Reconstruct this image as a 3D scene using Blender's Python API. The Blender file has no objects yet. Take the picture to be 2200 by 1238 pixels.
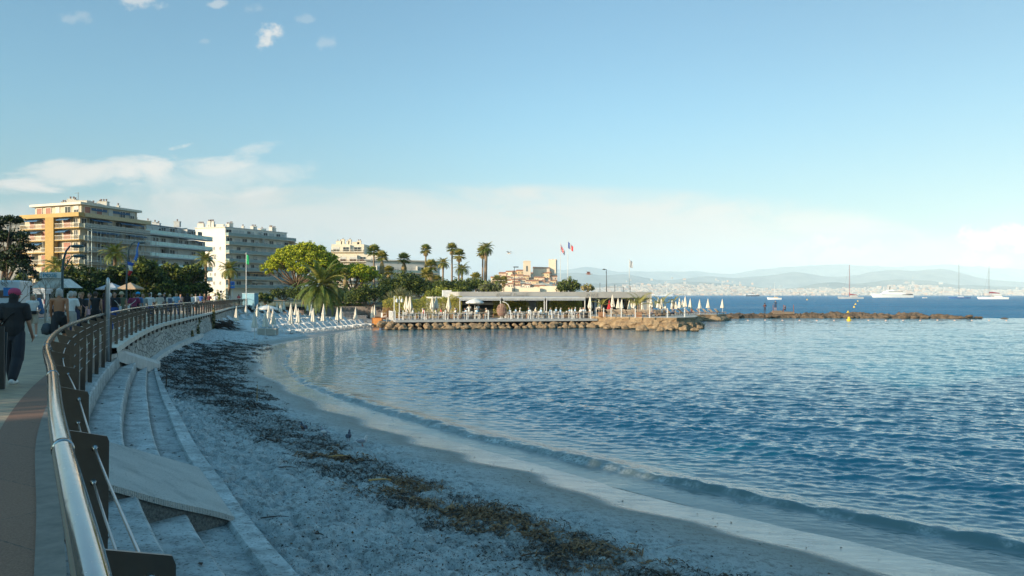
import bpy, bmesh, math, random
import numpy as np
from mathutils import Vector, Matrix, noise
random.seed(7); RNG = np.random.default_rng(7)
R = math.radians
scn = bpy.context.scene
COL = scn.collection
# ---------------------------------------------------------------- camera
F = 1700.0; HZ = 634.0; CZ = 4.0           # focal length in pixels of the 2200 wide photo, horizon row, eye height over the sea
cam = bpy.data.cameras.new('camera'); camo = bpy.data.objects.new('camera', cam); COL.objects.link(camo)
cam.sensor_width = 36; cam.lens = F/2200*36; cam.clip_start = 0.05; cam.clip_end = 60000
cam.shift_y = (HZ-619)/2200
camo.location = (0, 0, CZ); camo.rotation_euler = (R(90), 0, 0)
scn.camera = camo
# ---------------------------------------------------------------- light
SUN_EL = R(14.5); SX, SY = -0.80, -0.60     # horizontal direction towards the sun
sun = bpy.data.lights.new('sun', 'SUN'); suno = bpy.data.objects.new('sun', sun); COL.objects.link(suno)
sun.energy = 3.6; sun.angle = R(0.6); sun.color = (1.0, 0.80, 0.56)
sv = Vector((SX*math.cos(SUN_EL), SY*math.cos(SUN_EL), math.sin(SUN_EL)))
suno.rotation_euler = sv.to_track_quat('Z', 'Y').to_euler()
w = bpy.data.worlds.new("World"); scn.world = w; w.use_nodes = True
scn.view_settings.view_transform = 'Standard'; scn.view_settings.look = 'None'
scn.view_settings.exposure = 1.0; scn.view_settings.gamma = 1.0
scn.cycles.max_bounces = 6; scn.cycles.transparent_max_bounces = 8; scn.cycles.volume_bounces = 1
scn.cycles.sample_clamp_indirect = 4.0
nt = w.node_tree; N = nt.nodes; L = nt.links; N.clear()
def nd(t, **k):
    n = N.new(t)
    for a, b in k.items(): setattr(n, a, b)
    return n
sky = nd('ShaderNodeTexSky', sky_type='NISHITA', sun_disc=False)
sky.sun_elevation = SUN_EL; sky.sun_rotation = math.atan2(SX, SY)
sky.air_density = 1.0; sky.dust_density = 1.2; sky.ozone_density = 1.0; sky.altitude = 0
tc = nd('ShaderNodeTexCoord')
sep = nd('ShaderNodeSeparateXYZ'); L.new(tc.outputs['Generated'], sep.inputs[0])
def mth(op, a, b=None, c=None, clamp=False):
    n = nd('ShaderNodeMath', operation=op); n.use_clamp = clamp
    for i, v in enumerate((a, b, c)):
        if v is None: continue
        if isinstance(v, (int, float)): n.inputs[i].default_value = v
        else: L.new(v, n.inputs[i])
    return n.outputs[0]
def sstep(v, a, b):
    n = nd('ShaderNodeMapRange', interpolation_type='SMOOTHSTEP')
    L.new(v, n.inputs[0]); n.inputs[1].default_value = a; n.inputs[2].default_value = b
    return n.outputs[0]
# direction in plain slopes: gx = x/y, gz = z/y, of the sky ahead of the camera
ysafe = mth('MAXIMUM', sep.outputs[1], 0.08)
gx = mth('DIVIDE', sep.outputs[0], ysafe); gz = mth('DIVIDE', sep.outputs[2], ysafe)
def pn(xs, zs, scale, detail, rough=0.55, off=(0, 0, 0), dist=0.0):
    cb = nd('ShaderNodeCombineXYZ'); L.new(mth('MULTIPLY', gx, xs), cb.inputs[0]); L.new(mth('MULTIPLY', gz, zs), cb.inputs[1]); cb.inputs[2].default_value = off[2]
    n = nd('ShaderNodeTexNoise'); L.new(cb.outputs[0], n.inputs['Vector'])
    n.inputs['Scale'].default_value = scale; n.inputs['Detail'].default_value = detail; n.inputs['Roughness'].default_value = rough; n.inputs['Distortion'].default_value = dist
    return n.outputs[0]
def blob(px, py, wx, wy, rot=0.0):
    """a cloud's place: 1 in its middle, 0 outside an ellipse (given where it stands in the sky)"""
    cx, cz = (px-1100)/F, (HZ-py)/F; a, b = wx/F, wy/F; c, s = math.cos(rot), math.sin(rot)
    dx = mth('SUBTRACT', gx, cx); dz = mth('SUBTRACT', gz, cz)
    u = mth('DIVIDE', mth('ADD', mth('MULTIPLY', dx, c), mth('MULTIPLY', dz, s)), a)
    v = mth('DIVIDE', mth('SUBTRACT', mth('MULTIPLY', dz, c), mth('MULTIPLY', dx, s)), b)
    r2 = mth('ADD', mth('MULTIPLY', u, u), mth('MULTIPLY', v, v))
    return mth('SUBTRACT', 1.0, mth('MINIMUM', r2, 1.0))
n_f = pn(1, 1.3, 34, 6, 0.62, (0, 0, 3.1)); n_w = pn(1, 3.0, 9, 5, 0.6, (0, 0, 7.7), 0.6)
def cloud(bl, nz, lo, hi, amt):
    return mth('MULTIPLY', mth('MULTIPLY', sstep(mth('ADD', mth('MULTIPLY', bl, 0.62), mth('MULTIPLY', mth('SUBTRACT', nz, 0.5), 2.1)), lo, hi), sstep(bl, 0.0, 0.3)), amt)
cl = []
for (px, py, wx, wy, rot, am) in [(570, 78, 52, 34, .45, .75), (305, 6, 70, 24, 0, .5), (700, 92, 40, 20, .2, .2), (160, 38, 60, 22, -.1, .2),
        (465, 8, 30, 14, 0, .35), (540, 18, 50, 16, 0, .15), (655, 40, 28, 16, 0, .16), (440, 90, 16, 9, 0, .16), (392, 314, 34, 8, .25, .6)]:
    cl.append(cloud(blob(px, py, wx, wy, rot), n_f, .25, .75, am))
for (px, py, wx, wy, rot, am) in [(210, 372, 280, 50, .13, .8), (500, 345, 130, 28, .32, .55), (60, 408, 140, 18, 0, .8), (420, 380, 300, 60, .05, .5)]:
    cl.append(cloud(blob(px, py, wx, wy, rot), n_w, .12, .7, am))
# cumulus over the far hills on the right and the pale bank behind the town
for (px, py, wx, wy, rot, am) in [(2150, 512, 130, 40, 0, 1.0), (1760, 548, 130, 52, 0, 1.0), (2110, 568, 80, 40, 0, .9), (1990, 590, 60, 26, 0, .5), (1880, 560, 90, 50, 0, .5)]:
    cl.append(cloud(blob(px, py, wx, wy, rot), n_f, .2, .62, am))
bank = cloud(blob(1350, 556, 820, 130, 0), n_w, -.5, .85, .95); bank2 = cloud(blob(700, 520, 1300, 130, 0.02), n_w, -.45, .7, .85)
tot = cl[0]
for c in cl[1:]: tot = mth('SUBTRACT', mth('ADD', tot, c), mth('MULTIPLY', tot, c))
ahead = sstep(sep.outputs[1], .1, .3); above = sstep(sep.outputs[2], -.01, .02)
tot = mth('MULTIPLY', mth('MULTIPLY', tot, ahead), above)
shade = cloud(blob(1560, 528, 90, 9, 0), n_w, .1, .5, .35); shade2 = cloud(blob(1880, 525, 60, 8, 0), n_w, .1, .5, .45); shade3 = cloud(blob(1240, 556, 110, 14, 0), n_w, .0, .5, .5)
for s_ in (shade, shade2, shade3): tot = mth('MULTIPLY', tot, mth('SUBTRACT', 1.0, s_))
tint = nd('ShaderNodeMix', data_type='RGBA', blend_type='MULTIPLY'); tint.inputs[0].default_value = 1.0
L.new(sky.outputs[0], tint.inputs[6])
tz = nd('ShaderNodeMix', data_type='RGBA'); L.new(sstep(sep.outputs[2], .38, .8), tz.inputs[0]); tl = nd('ShaderNodeMix', data_type='RGBA'); L.new(sstep(sep.outputs[2], .0, .24), tl.inputs[0]); tl.inputs[6].default_value = (0.54, 0.61, 0.63, 1); tl.inputs[7].default_value = (0.50, 0.79, 0.88, 1); L.new(tl.outputs[2], tz.inputs[6]); tz.inputs[7].default_value = (0.76, 1.55, 1.62, 1); L.new(tz.outputs[2], tint.inputs[7])
dim = nd('ShaderNodeVectorMath', operation='SCALE'); L.new(tint.outputs[2], dim.inputs[0]); L.new(mth('SUBTRACT', 1.0, mth('MULTIPLY', sstep(sep.outputs[0], -.05, .6), .27)), dim.inputs[3])
bk = mth('MULTIPLY', mth('MULTIPLY', mth('SUBTRACT', mth('ADD', bank, bank2), mth('MULTIPLY', bank, bank2)), ahead), above)
bkm = nd('ShaderNodeMix', data_type='RGBA'); L.new(bk, bkm.inputs[0]); L.new(dim.outputs[0], bkm.inputs[6]); bkm.inputs[7].default_value = (3.7, 3.38, 3.02, 1)
clc = nd('ShaderNodeMix', data_type='RGBA'); L.new(tot, clc.inputs[0]); L.new(bkm.outputs[2], clc.inputs[6]); clc.inputs[7].default_value = (4.3, 3.95, 3.55, 1)
bg = nd('ShaderNodeBackground'); L.new(clc.outputs[2], bg.inputs[0]); bg.inputs[1].default_value = 0.12
wo = nd('ShaderNodeOutputWorld'); L.new(bg.outputs[0], wo.inputs[0])

# ---------------------------------------------------------------- helpers
def W(px, py, Y):                     # the point of the place, Y metres ahead, that the photo shows at px, py
    return Vector(((px-1100)/F*Y, Y, CZ-(py-HZ)/F*Y))
def G(px, py, z):                     # the point at height z
    Y = (CZ-z)*F/(py-HZ); return Vector(((px-1100)/F*Y, Y, z))
_mc = {}
def mat(name, c, rough=.7, metal=0.0, var=.18, vs=3.0, bump=0.0, bs=30.0, c2=None, spec=.5, trans=0.0, emit=None, alpha=1.0, detail=5.0, coat=0.0, bd=.01):
    key = name
    if key in _mc: return _mc[key]
    m = bpy.data.materials.new(name); m.use_nodes = True; t = m.node_tree; b = t.nodes['Principled BSDF']
    b.inputs['Roughness'].default_value = rough; b.inputs['Metallic'].default_value = metal
    b.inputs['Specular IOR Level'].default_value = spec; b.inputs['Coat Weight'].default_value = coat
    if trans: b.inputs['Transmission Weight'].default_value = trans
    if alpha < 1: b.inputs['Alpha'].default_value = alpha
    co = t.nodes.new('ShaderNodeTexCoord')
    nz = t.nodes.new('ShaderNodeTexNoise'); nz.inputs['Scale'].default_value = vs; nz.inputs['Detail'].default_value = detail; nz.inputs['Roughness'].default_value = .62
    t.links.new(co.outputs['Object'], nz.inputs['Vector'])
    mx = t.nodes.new('ShaderNodeMix'); mx.data_type = 'RGBA'
    rp = t.nodes.new('ShaderNodeMapRange'); rp.inputs[1].default_value = .3; rp.inputs[2].default_value = .7
    t.links.new(nz.outputs[0], rp.inputs[0]); t.links.new(rp.outputs[0], mx.inputs[0])
    a = tuple(x*(1-var) for x in c); d = tuple(min(1, x*(1+var)) for x in (c2 or c))
    mx.inputs[6].default_value = (*a, 1); mx.inputs[7].default_value = (*d, 1)
    t.links.new(mx.outputs[2], b.inputs['Base Color'])
    if emit: b.inputs['Emission Color'].default_value = (*emit[:3], 1); b.inputs['Emission Strength'].default_value = emit[3]
    if bump:
        n2 = t.nodes.new('ShaderNodeTexNoise'); n2.inputs['Scale'].default_value = bs; n2.inputs['Detail'].default_value = 6
        t.links.new(co.outputs['Object'], n2.inputs['Vector'])
        bp = t.nodes.new('ShaderNodeBump'); bp.inputs['Strength'].default_value = bump; bp.inputs['Distance'].default_value = bd
        t.links.new(n2.outputs[0], bp.inputs['Height']); t.links.new(bp.outputs[0], b.inputs['Normal'])
    _mc[key] = m
    return m
def tag(o, label=None, cat=None, group=None, kind=None):
    if label: o['label'] = label
    if cat: o['category'] = cat
    if group: o['group'] = group
    if kind: o['kind'] = kind
    return o
def thing(name, label, cat, loc=(0, 0, 0), rz=0, group=None):
    o = bpy.data.objects.new(name, None); COL.objects.link(o); o.empty_display_size = .3
    o.location = loc; o.rotation_euler = (0, 0, rz); return tag(o, label, cat, group)
def link(name, me, parent=None, loc=None, rz=0):
    o = bpy.data.objects.new(name, me); COL.objects.link(o)
    if parent: o.parent = parent
    if loc is not None: o.location = loc; o.rotation_euler = (0, 0, rz)
    return o
class MB:
    def __init__(s): s.v = []; s.f = []; s.mi = []; s.M = None
    def add(s, vs, fs, m=0):
        b = len(s.v)
        if s.M is not None: vs = [tuple(s.M @ Vector(v)) for v in vs]
        s.v.extend([tuple(v) for v in vs]); s.f.extend([tuple(i+b for i in f) for f in fs]); s.mi.extend([m]*len(fs)); return s
    def box(s, c, d, rz=0, m=0, taper=1.0, ry=0, rx=0):
        x, y, z = d[0]/2, d[1]/2, d[2]/2; t = taper
        vs = [(-x, -y, -z), (x, -y, -z), (x, y, -z), (-x, y, -z), (-x*t, -y*t, z), (x*t, -y*t, z), (x*t, y*t, z), (-x*t, y*t, z)]
        if rz or ry or rx:
            Q = Matrix.Rotation(rz, 3, 'Z') @ Matrix.Rotation(ry, 3, 'Y') @ Matrix.Rotation(rx, 3, 'X'); vs = [tuple(Q @ Vector(v)) for v in vs]
        vs = [(v[0]+c[0], v[1]+c[1], v[2]+c[2]) for v in vs]
        return s.add(vs, [(0, 3, 2, 1), (4, 5, 6, 7), (0, 1, 5, 4), (1, 2, 6, 5), (2, 3, 7, 6), (3, 0, 4, 7)], m)
    def bar(s, a, b, w, h=None, m=0):            # square bar from a to b
        return s.tube([a, b], [w/2*1.2, (h or w)/2*1.2], 4, m)
    def tube(s, pts, r, n=8, m=0, cap=True, sy=1.0):
        pts = [Vector(p) for p in pts]
        if not hasattr(r, '__len__'): r = [r]*len(pts)
        vs = []; k = len(pts); prev = None
        for i, p in enumerate(pts):
            t = (pts[min(i+1, k-1)]-pts[max(i-1, 0)]);
            t = t.normalized() if t.length > 1e-9 else Vector((0, 0, 1))
            if prev is None:
                up = Vector((0, 0, 1)) if abs(t.z) < .9 else Vector((0, 1, 0)); x = up.cross(t).normalized()
            else: x = (prev-t*prev.dot(t)).normalized()
            prev = x; y = t.cross(x)
            for j in range(n):
                a = 2*math.pi*(j+.5)/n; vs.append(p+x*(math.cos(a)*r[i])+y*(math.sin(a)*r[i]*sy))
        fs = [(i*n+j, i*n+(j+1) % n, (i+1)*n+(j+1) % n, (i+1)*n+j) for i in range(k-1) for j in range(n)]
        if cap: fs += [tuple(range(n-1, -1, -1)), tuple((k-1)*n+j for j in range(n))]
        return s.add(vs, fs, m)
    def lathe(s, prof, c=(0, 0, 0), n=16, m=0, fold=0.0, nf=8, cap=True):
        vs = []
        for r, z in prof:
            for j in range(n):
                a = 2*math.pi*j/n; q = r*(1+fold*math.cos(a*nf)); vs.append((c[0]+q*math.cos(a), c[1]+q*math.sin(a), c[2]+z))
        k = len(prof); fs = [(i*n+j, i*n+(j+1) % n, (i+1)*n+(j+1) % n, (i+1)*n+j) for i in range(k-1) for j in range(n)]
        if cap: fs += [tuple(range(n-1, -1, -1)), tuple((k-1)*n+j for j in range(n))]
        return s.add(vs, fs, m)
    def ball(s, c, r, n=10, m=0, k=6):
        if not hasattr(r, '__len__'): r = (r, r, r)
        vs = []; fs = []
        for i in range(k+1):
            th = math.pi*i/k
            for j in range(n):
                a = 2*math.pi*j/n; q = max(math.sin(th), 1e-3); vs.append((c[0]+r[0]*q*math.cos(a), c[1]+r[1]*q*math.sin(a), c[2]-r[2]*math.cos(th)))
        fs = [(i*n+j, i*n+(j+1) % n, (i+1)*n+(j+1) % n, (i+1)*n+j) for i in range(k) for j in range(n)]
        return s.add(vs, fs, m)
    def prism(s, poly, z0, z1, m=0):             # poly: (x, y) counter-clockwise
        n = len(poly); z0 = z0 if hasattr(z0, '__len__') else [z0]*n; z1 = z1 if hasattr(z1, '__len__') else [z1]*n
        vs = [(p[0], p[1], z0[i]) for i, p in enumerate(poly)]+[(p[0], p[1], z1[i]) for i, p in enumerate(poly)]
        return s.add(vs, [tuple(range(n-1, -1, -1)), tuple(range(n, 2*n))]+[(i, (i+1) % n, n+(i+1) % n, n+i) for i in range(n)], m)
    def mesh(s, name, mats, smooth=False):
        me = bpy.data.meshes.new(name); me.from_pydata(s.v, [], s.f)
        for m in (mats if isinstance(mats, (list, tuple)) else [mats]): me.materials.append(m)
        if any(s.mi): me.polygons.foreach_set('material_index', s.mi)
        if smooth: me.polygons.foreach_set('use_smooth', [True]*len(s.f))
        me.update(); return me
    def build(s, name, mats, parent=None, smooth=False, loc=None, rz=0):
        return link(name, s.mesh(name, mats, smooth), parent, loc, rz)
def npmesh(name, V, Fq, mats, smooth=True, mi=None, attrs=None):
    me = bpy.data.meshes.new(name); V = np.asarray(V, np.float32); Fq = np.asarray(Fq, np.int32); k = Fq.shape[1]
    me.vertices.add(len(V)); me.vertices.foreach_set('co', V.ravel())
    me.loops.add(Fq.size); me.loops.foreach_set('vertex_index', Fq.ravel())
    me.polygons.add(len(Fq)); me.polygons.foreach_set('loop_start', np.arange(0, Fq.size, k, dtype=np.int32)); me.polygons.foreach_set('loop_total', np.full(len(Fq), k, np.int32))
    for m in (mats if isinstance(mats, (list, tuple)) else [mats]): me.materials.append(m)
    if mi is not None: me.polygons.foreach_set('material_index', np.asarray(mi, np.int32))
    me.polygons.foreach_set('use_smooth', np.full(len(Fq), smooth))
    me.update(calc_edges=True)
    for a, val in (attrs or {}).items():
        at = me.attributes.new(a, 'FLOAT', 'POINT'); at.data.foreach_set('value', np.asarray(val, np.float32).ravel())
    return me
def gridf(nr, nc):
    i = np.arange(nr-1)[:, None]*nc+np.arange(nc-1)[None, :]
    return np.stack([i, i+1, i+nc+1, i+nc], -1).reshape(-1, 4)
def copy_tree(o, parent=None):
    c = o.copy(); COL.objects.link(c)
    if parent is not None: c.parent = parent
    for ch in list(o.children): copy_tree(ch, c)
    return c
def place(o, loc, rz=0, label=None, group=None, sc=None):
    o.location = loc; o.rotation_euler = (0, 0, rz)
    if label: o['label'] = label
    if group: o['group'] = group
    if sc: o.scale = (sc, sc, sc) if not hasattr(sc, '__len__') else sc
    return o
def recolor(o, m):
    for s in o.material_slots: s.link = 'OBJECT'; s.material = m
ORD = ['first', 'second', 'third', 'fourth', 'fifth', 'sixth', 'seventh', 'eighth', 'ninth', 'tenth', 'eleventh', 'twelfth', 'thirteenth', 'fourteenth', 'fifteenth', 'sixteenth', 'seventeenth', 'eighteenth', 'nineteenth', 'twentieth', 'twenty-first', 'twenty-second', 'twenty-third', 'twenty-fourth', 'twenty-fifth', 'twenty-sixth', 'twenty-seventh', 'twenty-eighth', 'twenty-ninth', 'thirtieth']+['%dth' % i for i in range(31, 120)]
for _i in (31, 41, 51, 61, 71, 81, 91): ORD[_i-1] = '%dst' % _i; ORD[_i] = '%dnd' % (_i+1); ORD[_i+1] = '%drd' % (_i+2)
def nwave(X, Y, lam, seed, n=7, ang=0.0, spread=.5, lspread=.35):
    """sum of n plane waves around wavelength lam, crest normal near ang"""
    r = np.random.default_rng(seed); z = np.zeros_like(X)
    for _ in range(n):
        l = lam*math.exp(r.normal(0, lspread)); a = ang+r.normal(0, spread); k = 2*math.pi/l
        z += np.sin(k*(X*math.cos(a)+Y*math.sin(a))+r.uniform(0, 6.28))/math.sqrt(n)
    return z
def vnoise(X, Y, s, seed=0, oct=4):
    """smooth value noise, -1..1"""
    out = np.zeros_like(X); amp = 1.0; tot_ = 0
    r = np.random.default_rng(seed); P = r.uniform(-1, 1, (256, 256))
    for o in range(oct):
        x = X*s+o*17.3; y = Y*s+o*9.1; xi = np.floor(x).astype(int); yi = np.floor(y).astype(int); fx = x-xi; fy = y-yi
        fx = fx*fx*(3-2*fx); fy = fy*fy*(3-2*fy)
        a = P[xi % 256, yi % 256]; b = P[(xi+1) % 256, yi % 256]; c = P[xi % 256, (yi+1) % 256]; d = P[(xi+1) % 256, (yi+1) % 256]
        out += amp*((a*(1-fx)+b*fx)*(1-fy)+(c*(1-fx)+d*fx)*fy); tot_ += amp; amp *= .5; s *= 2.03
    return out/tot_
def curve(pts):
    """smooth X(Y) through points (Y, X) (monotone cubic)"""
    pts = sorted(pts); y = np.array([p[0] for p in pts], float); x = np.array([p[1] for p in pts], float)
    h = np.diff(y); d = np.diff(x)/h; m = np.concatenate([[d[0]], (d[:-1]*h[1:]+d[1:]*h[:-1])/(h[1:]+h[:-1]), [d[-1]]])
    def f(q):
        q = np.asarray(q, float); i = np.clip(np.searchsorted(y, q)-1, 0, len(h)-1); t = (q-y[i])/h[i]
        lo = q < y[0]; hi = q > y[-1]; t = np.clip(t, 0, 1)
        v = (2*t**3-3*t**2+1)*x[i]+(t**3-2*t**2+t)*h[i]*m[i]+(-2*t**3+3*t**2)*x[i+1]+(t**3-t**2)*h[i]*m[i+1]
        v = np.where(lo, x[0]+(q-y[0])*m[0], v); return np.where(hi, x[-1]+(q-y[-1])*m[-1], v)
    return f
# ================================================================ SETTING: shore lines in plan
PZ = 2.4                                               # promenade level
prom = curve([(-40, 30), (-14, 11.2), (-5, 3.6), (0, .12), (1.5, -.79), (3.4, -1.95), (5.8, -3.37), (8.5, -5.0), (12, -6.9), (19, -10.2), (27, -13.5), (41, -18.7), (59, -24), (80, -30), (105, -37.3), (140, -45.5)])
def pt(Y, d=0.0):                                      # plan point d metres seaward of the promenade edge
    e = .01; s = (float(prom(Y+e))-float(prom(Y-e)))/(2*e); q = math.hypot(1, s); return (float(prom(Y))+d/q, Y-s*d/q)
def tang(Y):
    e = .01; s = (float(prom(Y+e))-float(prom(Y-e)))/(2*e); return math.atan2(1, s)
shore_px = [(820, 706), (760, 712), (700, 722), (640, 738), (595, 760), (583, 785), (600, 812), (650, 842), (720, 868), (800, 894), (900, 926), (1000, 954), (1100, 980), (1300, 1036), (1500, 1086), (1800, 1154), (2200, 1245)]
SP = [(G(a, b, 0).y, G(a, b, 0).x) for a, b in shore_px]
shore = curve(SP+[(4, 17.5), (-10, 38), (110, -13.5), (150, -12)])
toe = curve([(-30, 25), (-5, 6.1), (4, .6), (9.3, -2.65), (13.2, -4.85), (19.7, -8.4), (24.1, -10.8), (30, -13.6), (38.6, -17.3), (41, -18.2), (59, -23.5), (80, -29.6), (105, -37), (145, -46.5)])
wet_px = [(700, 716), (600, 735), (546, 748), (533, 765), (552, 782), (546, 800), (600, 822), (612, 838), (668, 858), (690, 880), (762, 894), (778, 914), (868, 934), (892, 956), (975, 968), (1010, 992), (1128, 1008), (1165, 1036), (1262, 1062), (1325, 1090), (1475, 1116), (1575, 1150), (1720, 1180), (1820, 1212), (1990, 1260)]
wetc = curve([(G(a, b, .13).y, G(a, b, .13).x) for a, b in wet_px]+[(3, 14), (-8, 30), (110, -17), (150, -16)])

# ---------------------------------------------------------------- sand
Yr = np.concatenate([np.linspace(-8, 7, 40, endpoint=False), 7*np.exp(np.linspace(0, math.log(150/7), 620))])
uc = np.linspace(-.02, 1.45, 340)                        # 0 at the wall toe, 1 at the shoreline, then under water
XS = shore(Yr); XT = toe(Yr)-.35
U, YY = np.meshgrid(uc, Yr); wd = (XS-XT)[:, None]
XX = XT[:, None]+wd*U+np.where(U > 1, (U-1)*8, 0)
u1 = np.clip(1-U, 0, 2)
top = np.interp(Yr, [0, 60, 90, 130], [.86, .8, 1.0, 1.25])[:, None]
u2 = np.clip(u1, 0, 1.1); ZZ = top*(.33*u2+.67*u2**1.5)
dsea = (XX-shore(Yr)[:, None])*.8
ZZ = np.where(U > 1, -.06*np.clip(dsea, 0, 30), ZZ)
dryf = np.clip((u1-.28)*5, 0, 1)*np.clip((62-YY)/20, .35, 1)
bump_ = .035*vnoise(XX, YY, 1.1, 1, 3)+.105*np.minimum(vnoise(XX, YY, 5.6, 2, 2), .12)+.03*vnoise(XX, YY, 10, 3, 2)
ZZ = ZZ+dryf*bump_*1.9
# wetness
dw = (XX-wetc(Yr)[:, None])*.75
wetA = 1/(1+np.exp(-dw/(.02+.0018*np.abs(YY))))
damp = np.clip(1-np.clip(-dw, 0, None)/(1.6+.5*vnoise(XX, YY, .35, 5, 2)), 0, 1)
# the line of sea wrack
wr_px = [(560, 728, .35), (480, 745, .75), (440, 768, .9), (420, 795, .95), (450, 830, 1.0), (520, 880, 1.0), (620, 935, .95), (720, 985, .75), (850, 1040, .7), (980, 1085, .8), (1090, 1120, .85), (1250, 1180, .8), (1450, 1238, .75), (1700, 1320, .8)]
WL = [(G(a, b, .55), k) for a, b, k in wr_px]
def polyd(X, Y, P):
    best = np.full(X.shape, 1e9); par = np.zeros(X.shape)
    for i in range(len(P)-1):
        ax, ay = P[i]; bx, by = P[i+1]; dx, dy = bx-ax, by-ay; t = np.clip(((X-ax)*dx+(Y-ay)*dy)/(dx*dx+dy*dy), 0, 1)
        d = np.hypot(X-ax-t*dx, Y-ay-t*dy); m = d < best; best = np.where(m, d, best); par = np.where(m, i+t, par)
    return best, par
wd_, wp_ = polyd(XX, YY, [(p.x, p.y) for p, k in WL]); wk = np.interp(wp_, range(len(WL)), [k for p, k in WL])
halfw = .8+.018*YY+.5*np.clip((YY-25)/10, 0, 1)*(YY < 60)
def wrackf(X, Y, d, k, hw): 
    cl = vnoise(X, Y, .9, 11, 4)*1.0+vnoise(X, Y, 4, 12, 3)*.5
    return np.clip(k*1.5*np.exp(-(d/hw)**2*.8)+cl*.75*np.exp(-(d/(hw*2.2))**2)-.42, 0, 1)
wrk = np.where(YY > 24, 1.2, .7)*wrackf(XX, YY, wd_, wk, halfw)*np.clip((u1-.12)*8, 0, 1)
ZZ = ZZ+np.clip(wrk, 0, .8)*.05
V = np.stack([XX, YY, ZZ], -1).reshape(-1, 3)
def nodes(m): return m.node_tree.nodes, m.node_tree.links
def mk(name):
    m = bpy.data.materials.new(name); m.use_nodes = True; return m, m.node_tree.nodes, m.node_tree.links, m.node_tree.nodes['Principled BSDF']
def att(n, name):
    a = n.new('ShaderNodeAttribute'); a.attribute_name = name; return a.outputs['Fac']
def mixc(n, l, fac, a, b):
    x = n.new('ShaderNodeMix'); x.data_type = 'RGBA'
    if isinstance(fac, (int, float)): x.inputs[0].default_value = fac
    else: l.new(fac, x.inputs[0])
    for i, v in ((6, a), (7, b)):
        if isinstance(v, tuple): x.inputs[i].default_value = (*v, 1)
        else: l.new(v, x.inputs[i])
    return x.outputs[2]
def mf(n, l, op, a, b=None, clamp=False):
    x = n.new('ShaderNodeMath'); x.operation = op; x.use_clamp = clamp
    for i, v in ((0, a), (1, b)):
        if v is None: continue
        if isinstance(v, (int, float)): x.inputs[i].default_value = v
        else: l.new(v, x.inputs[i])
    return x.outputs[0]
def nz(n, l, scale, detail=5, vec=None, rough=.6, dist=0.0, sc=None):
    co = n.new('ShaderNodeTexCoord'); v = co.outputs['Object']
    if sc:
        mp = n.new('ShaderNodeMapping'); mp.inputs['Scale'].default_value = sc; l.new(v, mp.inputs[0]); v = mp.outputs[0]
    t = n.new('ShaderNodeTexNoise'); l.new(v, t.inputs['Vector']); t.inputs['Scale'].default_value = scale; t.inputs['Detail'].default_value = detail
    t.inputs['Roughness'].default_value = rough; t.inputs['Distortion'].default_value = dist; return t.outputs[0]
def mr(n, l, v, a, b, c=0.0, d=1.0):
    x = n.new('ShaderNodeMapRange'); l.new(v, x.inputs[0])
    for i, k in enumerate((a, b, c, d)): x.inputs[i+1].default_value = k
    return x.outputs[0]
def bumpn(n, l, h, s, d, b, prev=None):
    x = n.new('ShaderNodeBump'); x.inputs['Strength'].default_value = s; x.inputs['Distance'].default_value = d; l.new(h, x.inputs['Height'])
    if prev is not None: l.new(prev, x.inputs['Normal'])
    if b is not None: l.new(x.outputs[0], b.inputs['Normal'])
    return x.outputs[0]
m, n, l, b = mk('sand')
c = mixc(n, l, mr(n, l, nz(n, l, 1.3, 6), .3, .7), (.60, .65, .65), (.80, .84, .83))
c = mixc(n, l, mr(n, l, nz(n, l, 7, 6, rough=.7), .48, .64, 0, .75), c, (.23, .24, .235)); c = mixc(n, l, mr(n, l, nz(n, l, 40, 3), .60, .66), c, (.15, .14, .13))        # dark patches stand in for shaded hollows; specks of dry weed and shell grit
c = mixc(n, l, mf(n, l, 'MULTIPLY', att(n, 'damp'), .88), c, (.27, .225, .18))
c = mixc(n, l, mf(n, l, 'MULTIPLY', att(n, 'wet'), .85), c, (.20, .185, .165))
wt = mf(n, l, 'MULTIPLY', att(n, 'wrack'), mr(n, l, nz(n, l, 14, 6), .35, .6))
c = mixc(n, l, mf(n, l, 'MULTIPLY', wt, .9), c, (.045, .034, .022))
l.new(c, b.inputs['Base Color'])
l.new(mf(n, l, 'ADD', mr(n, l, att(n, 'wet'), 0, 1, .90, .05), mr(n, l, nz(n, l, 2.0, 7, rough=.7, sc=(.5, 1.4, 1)), .40, .72, 0, .30)), b.inputs['Roughness'])
l.new(mf(n, l, 'SUBTRACT', mr(n, l, att(n, 'wet'), 0, 1, 1.35, 2.45), mf(n, l, 'MULTIPLY', att(n, 'wet'), mr(n, l, nz(n, l, .9, 7, rough=.7, sc=(.5, 1.6, 1)), .40, .75, 0, .9))), b.inputs['IOR'])
h = mf(n, l, 'MULTIPLY', nz(n, l, 9, 8, rough=.7), mf(n, l, 'SUBTRACT', 1.0, mf(n, l, 'MAXIMUM', att(n, 'wet'), mf(n, l, 'MULTIPLY', att(n, 'damp'), .75))))
bumpn(n, l, h, 1.0, .22, b, bumpn(n, l, nz(n, l, 3, 6, rough=.7, sc=(.5, 1.5, 1)), .25, .03, None))
SAND = m
me = npmesh('sand', V, gridf(len(Yr), len(uc)), m, True, attrs={'wet': wetA, 'damp': damp, 'wrack': wrk})
tag(link('sand', me), kind='structure')
def sandz(x, y):
    """height of the smooth beach at a place"""
    xs = float(shore(y)); xt = float(toe(y))-.35; u = (x-xt)/(xs-xt)
    v = max(0, min(1.1, 1-u)); return float(np.interp(y, [0, 60, 90, 130], [.86, .8, 1.0, 1.25]))*(.33*v+.67*v**1.5) if u < 1 else -.06*(x-xs)*.8

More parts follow.
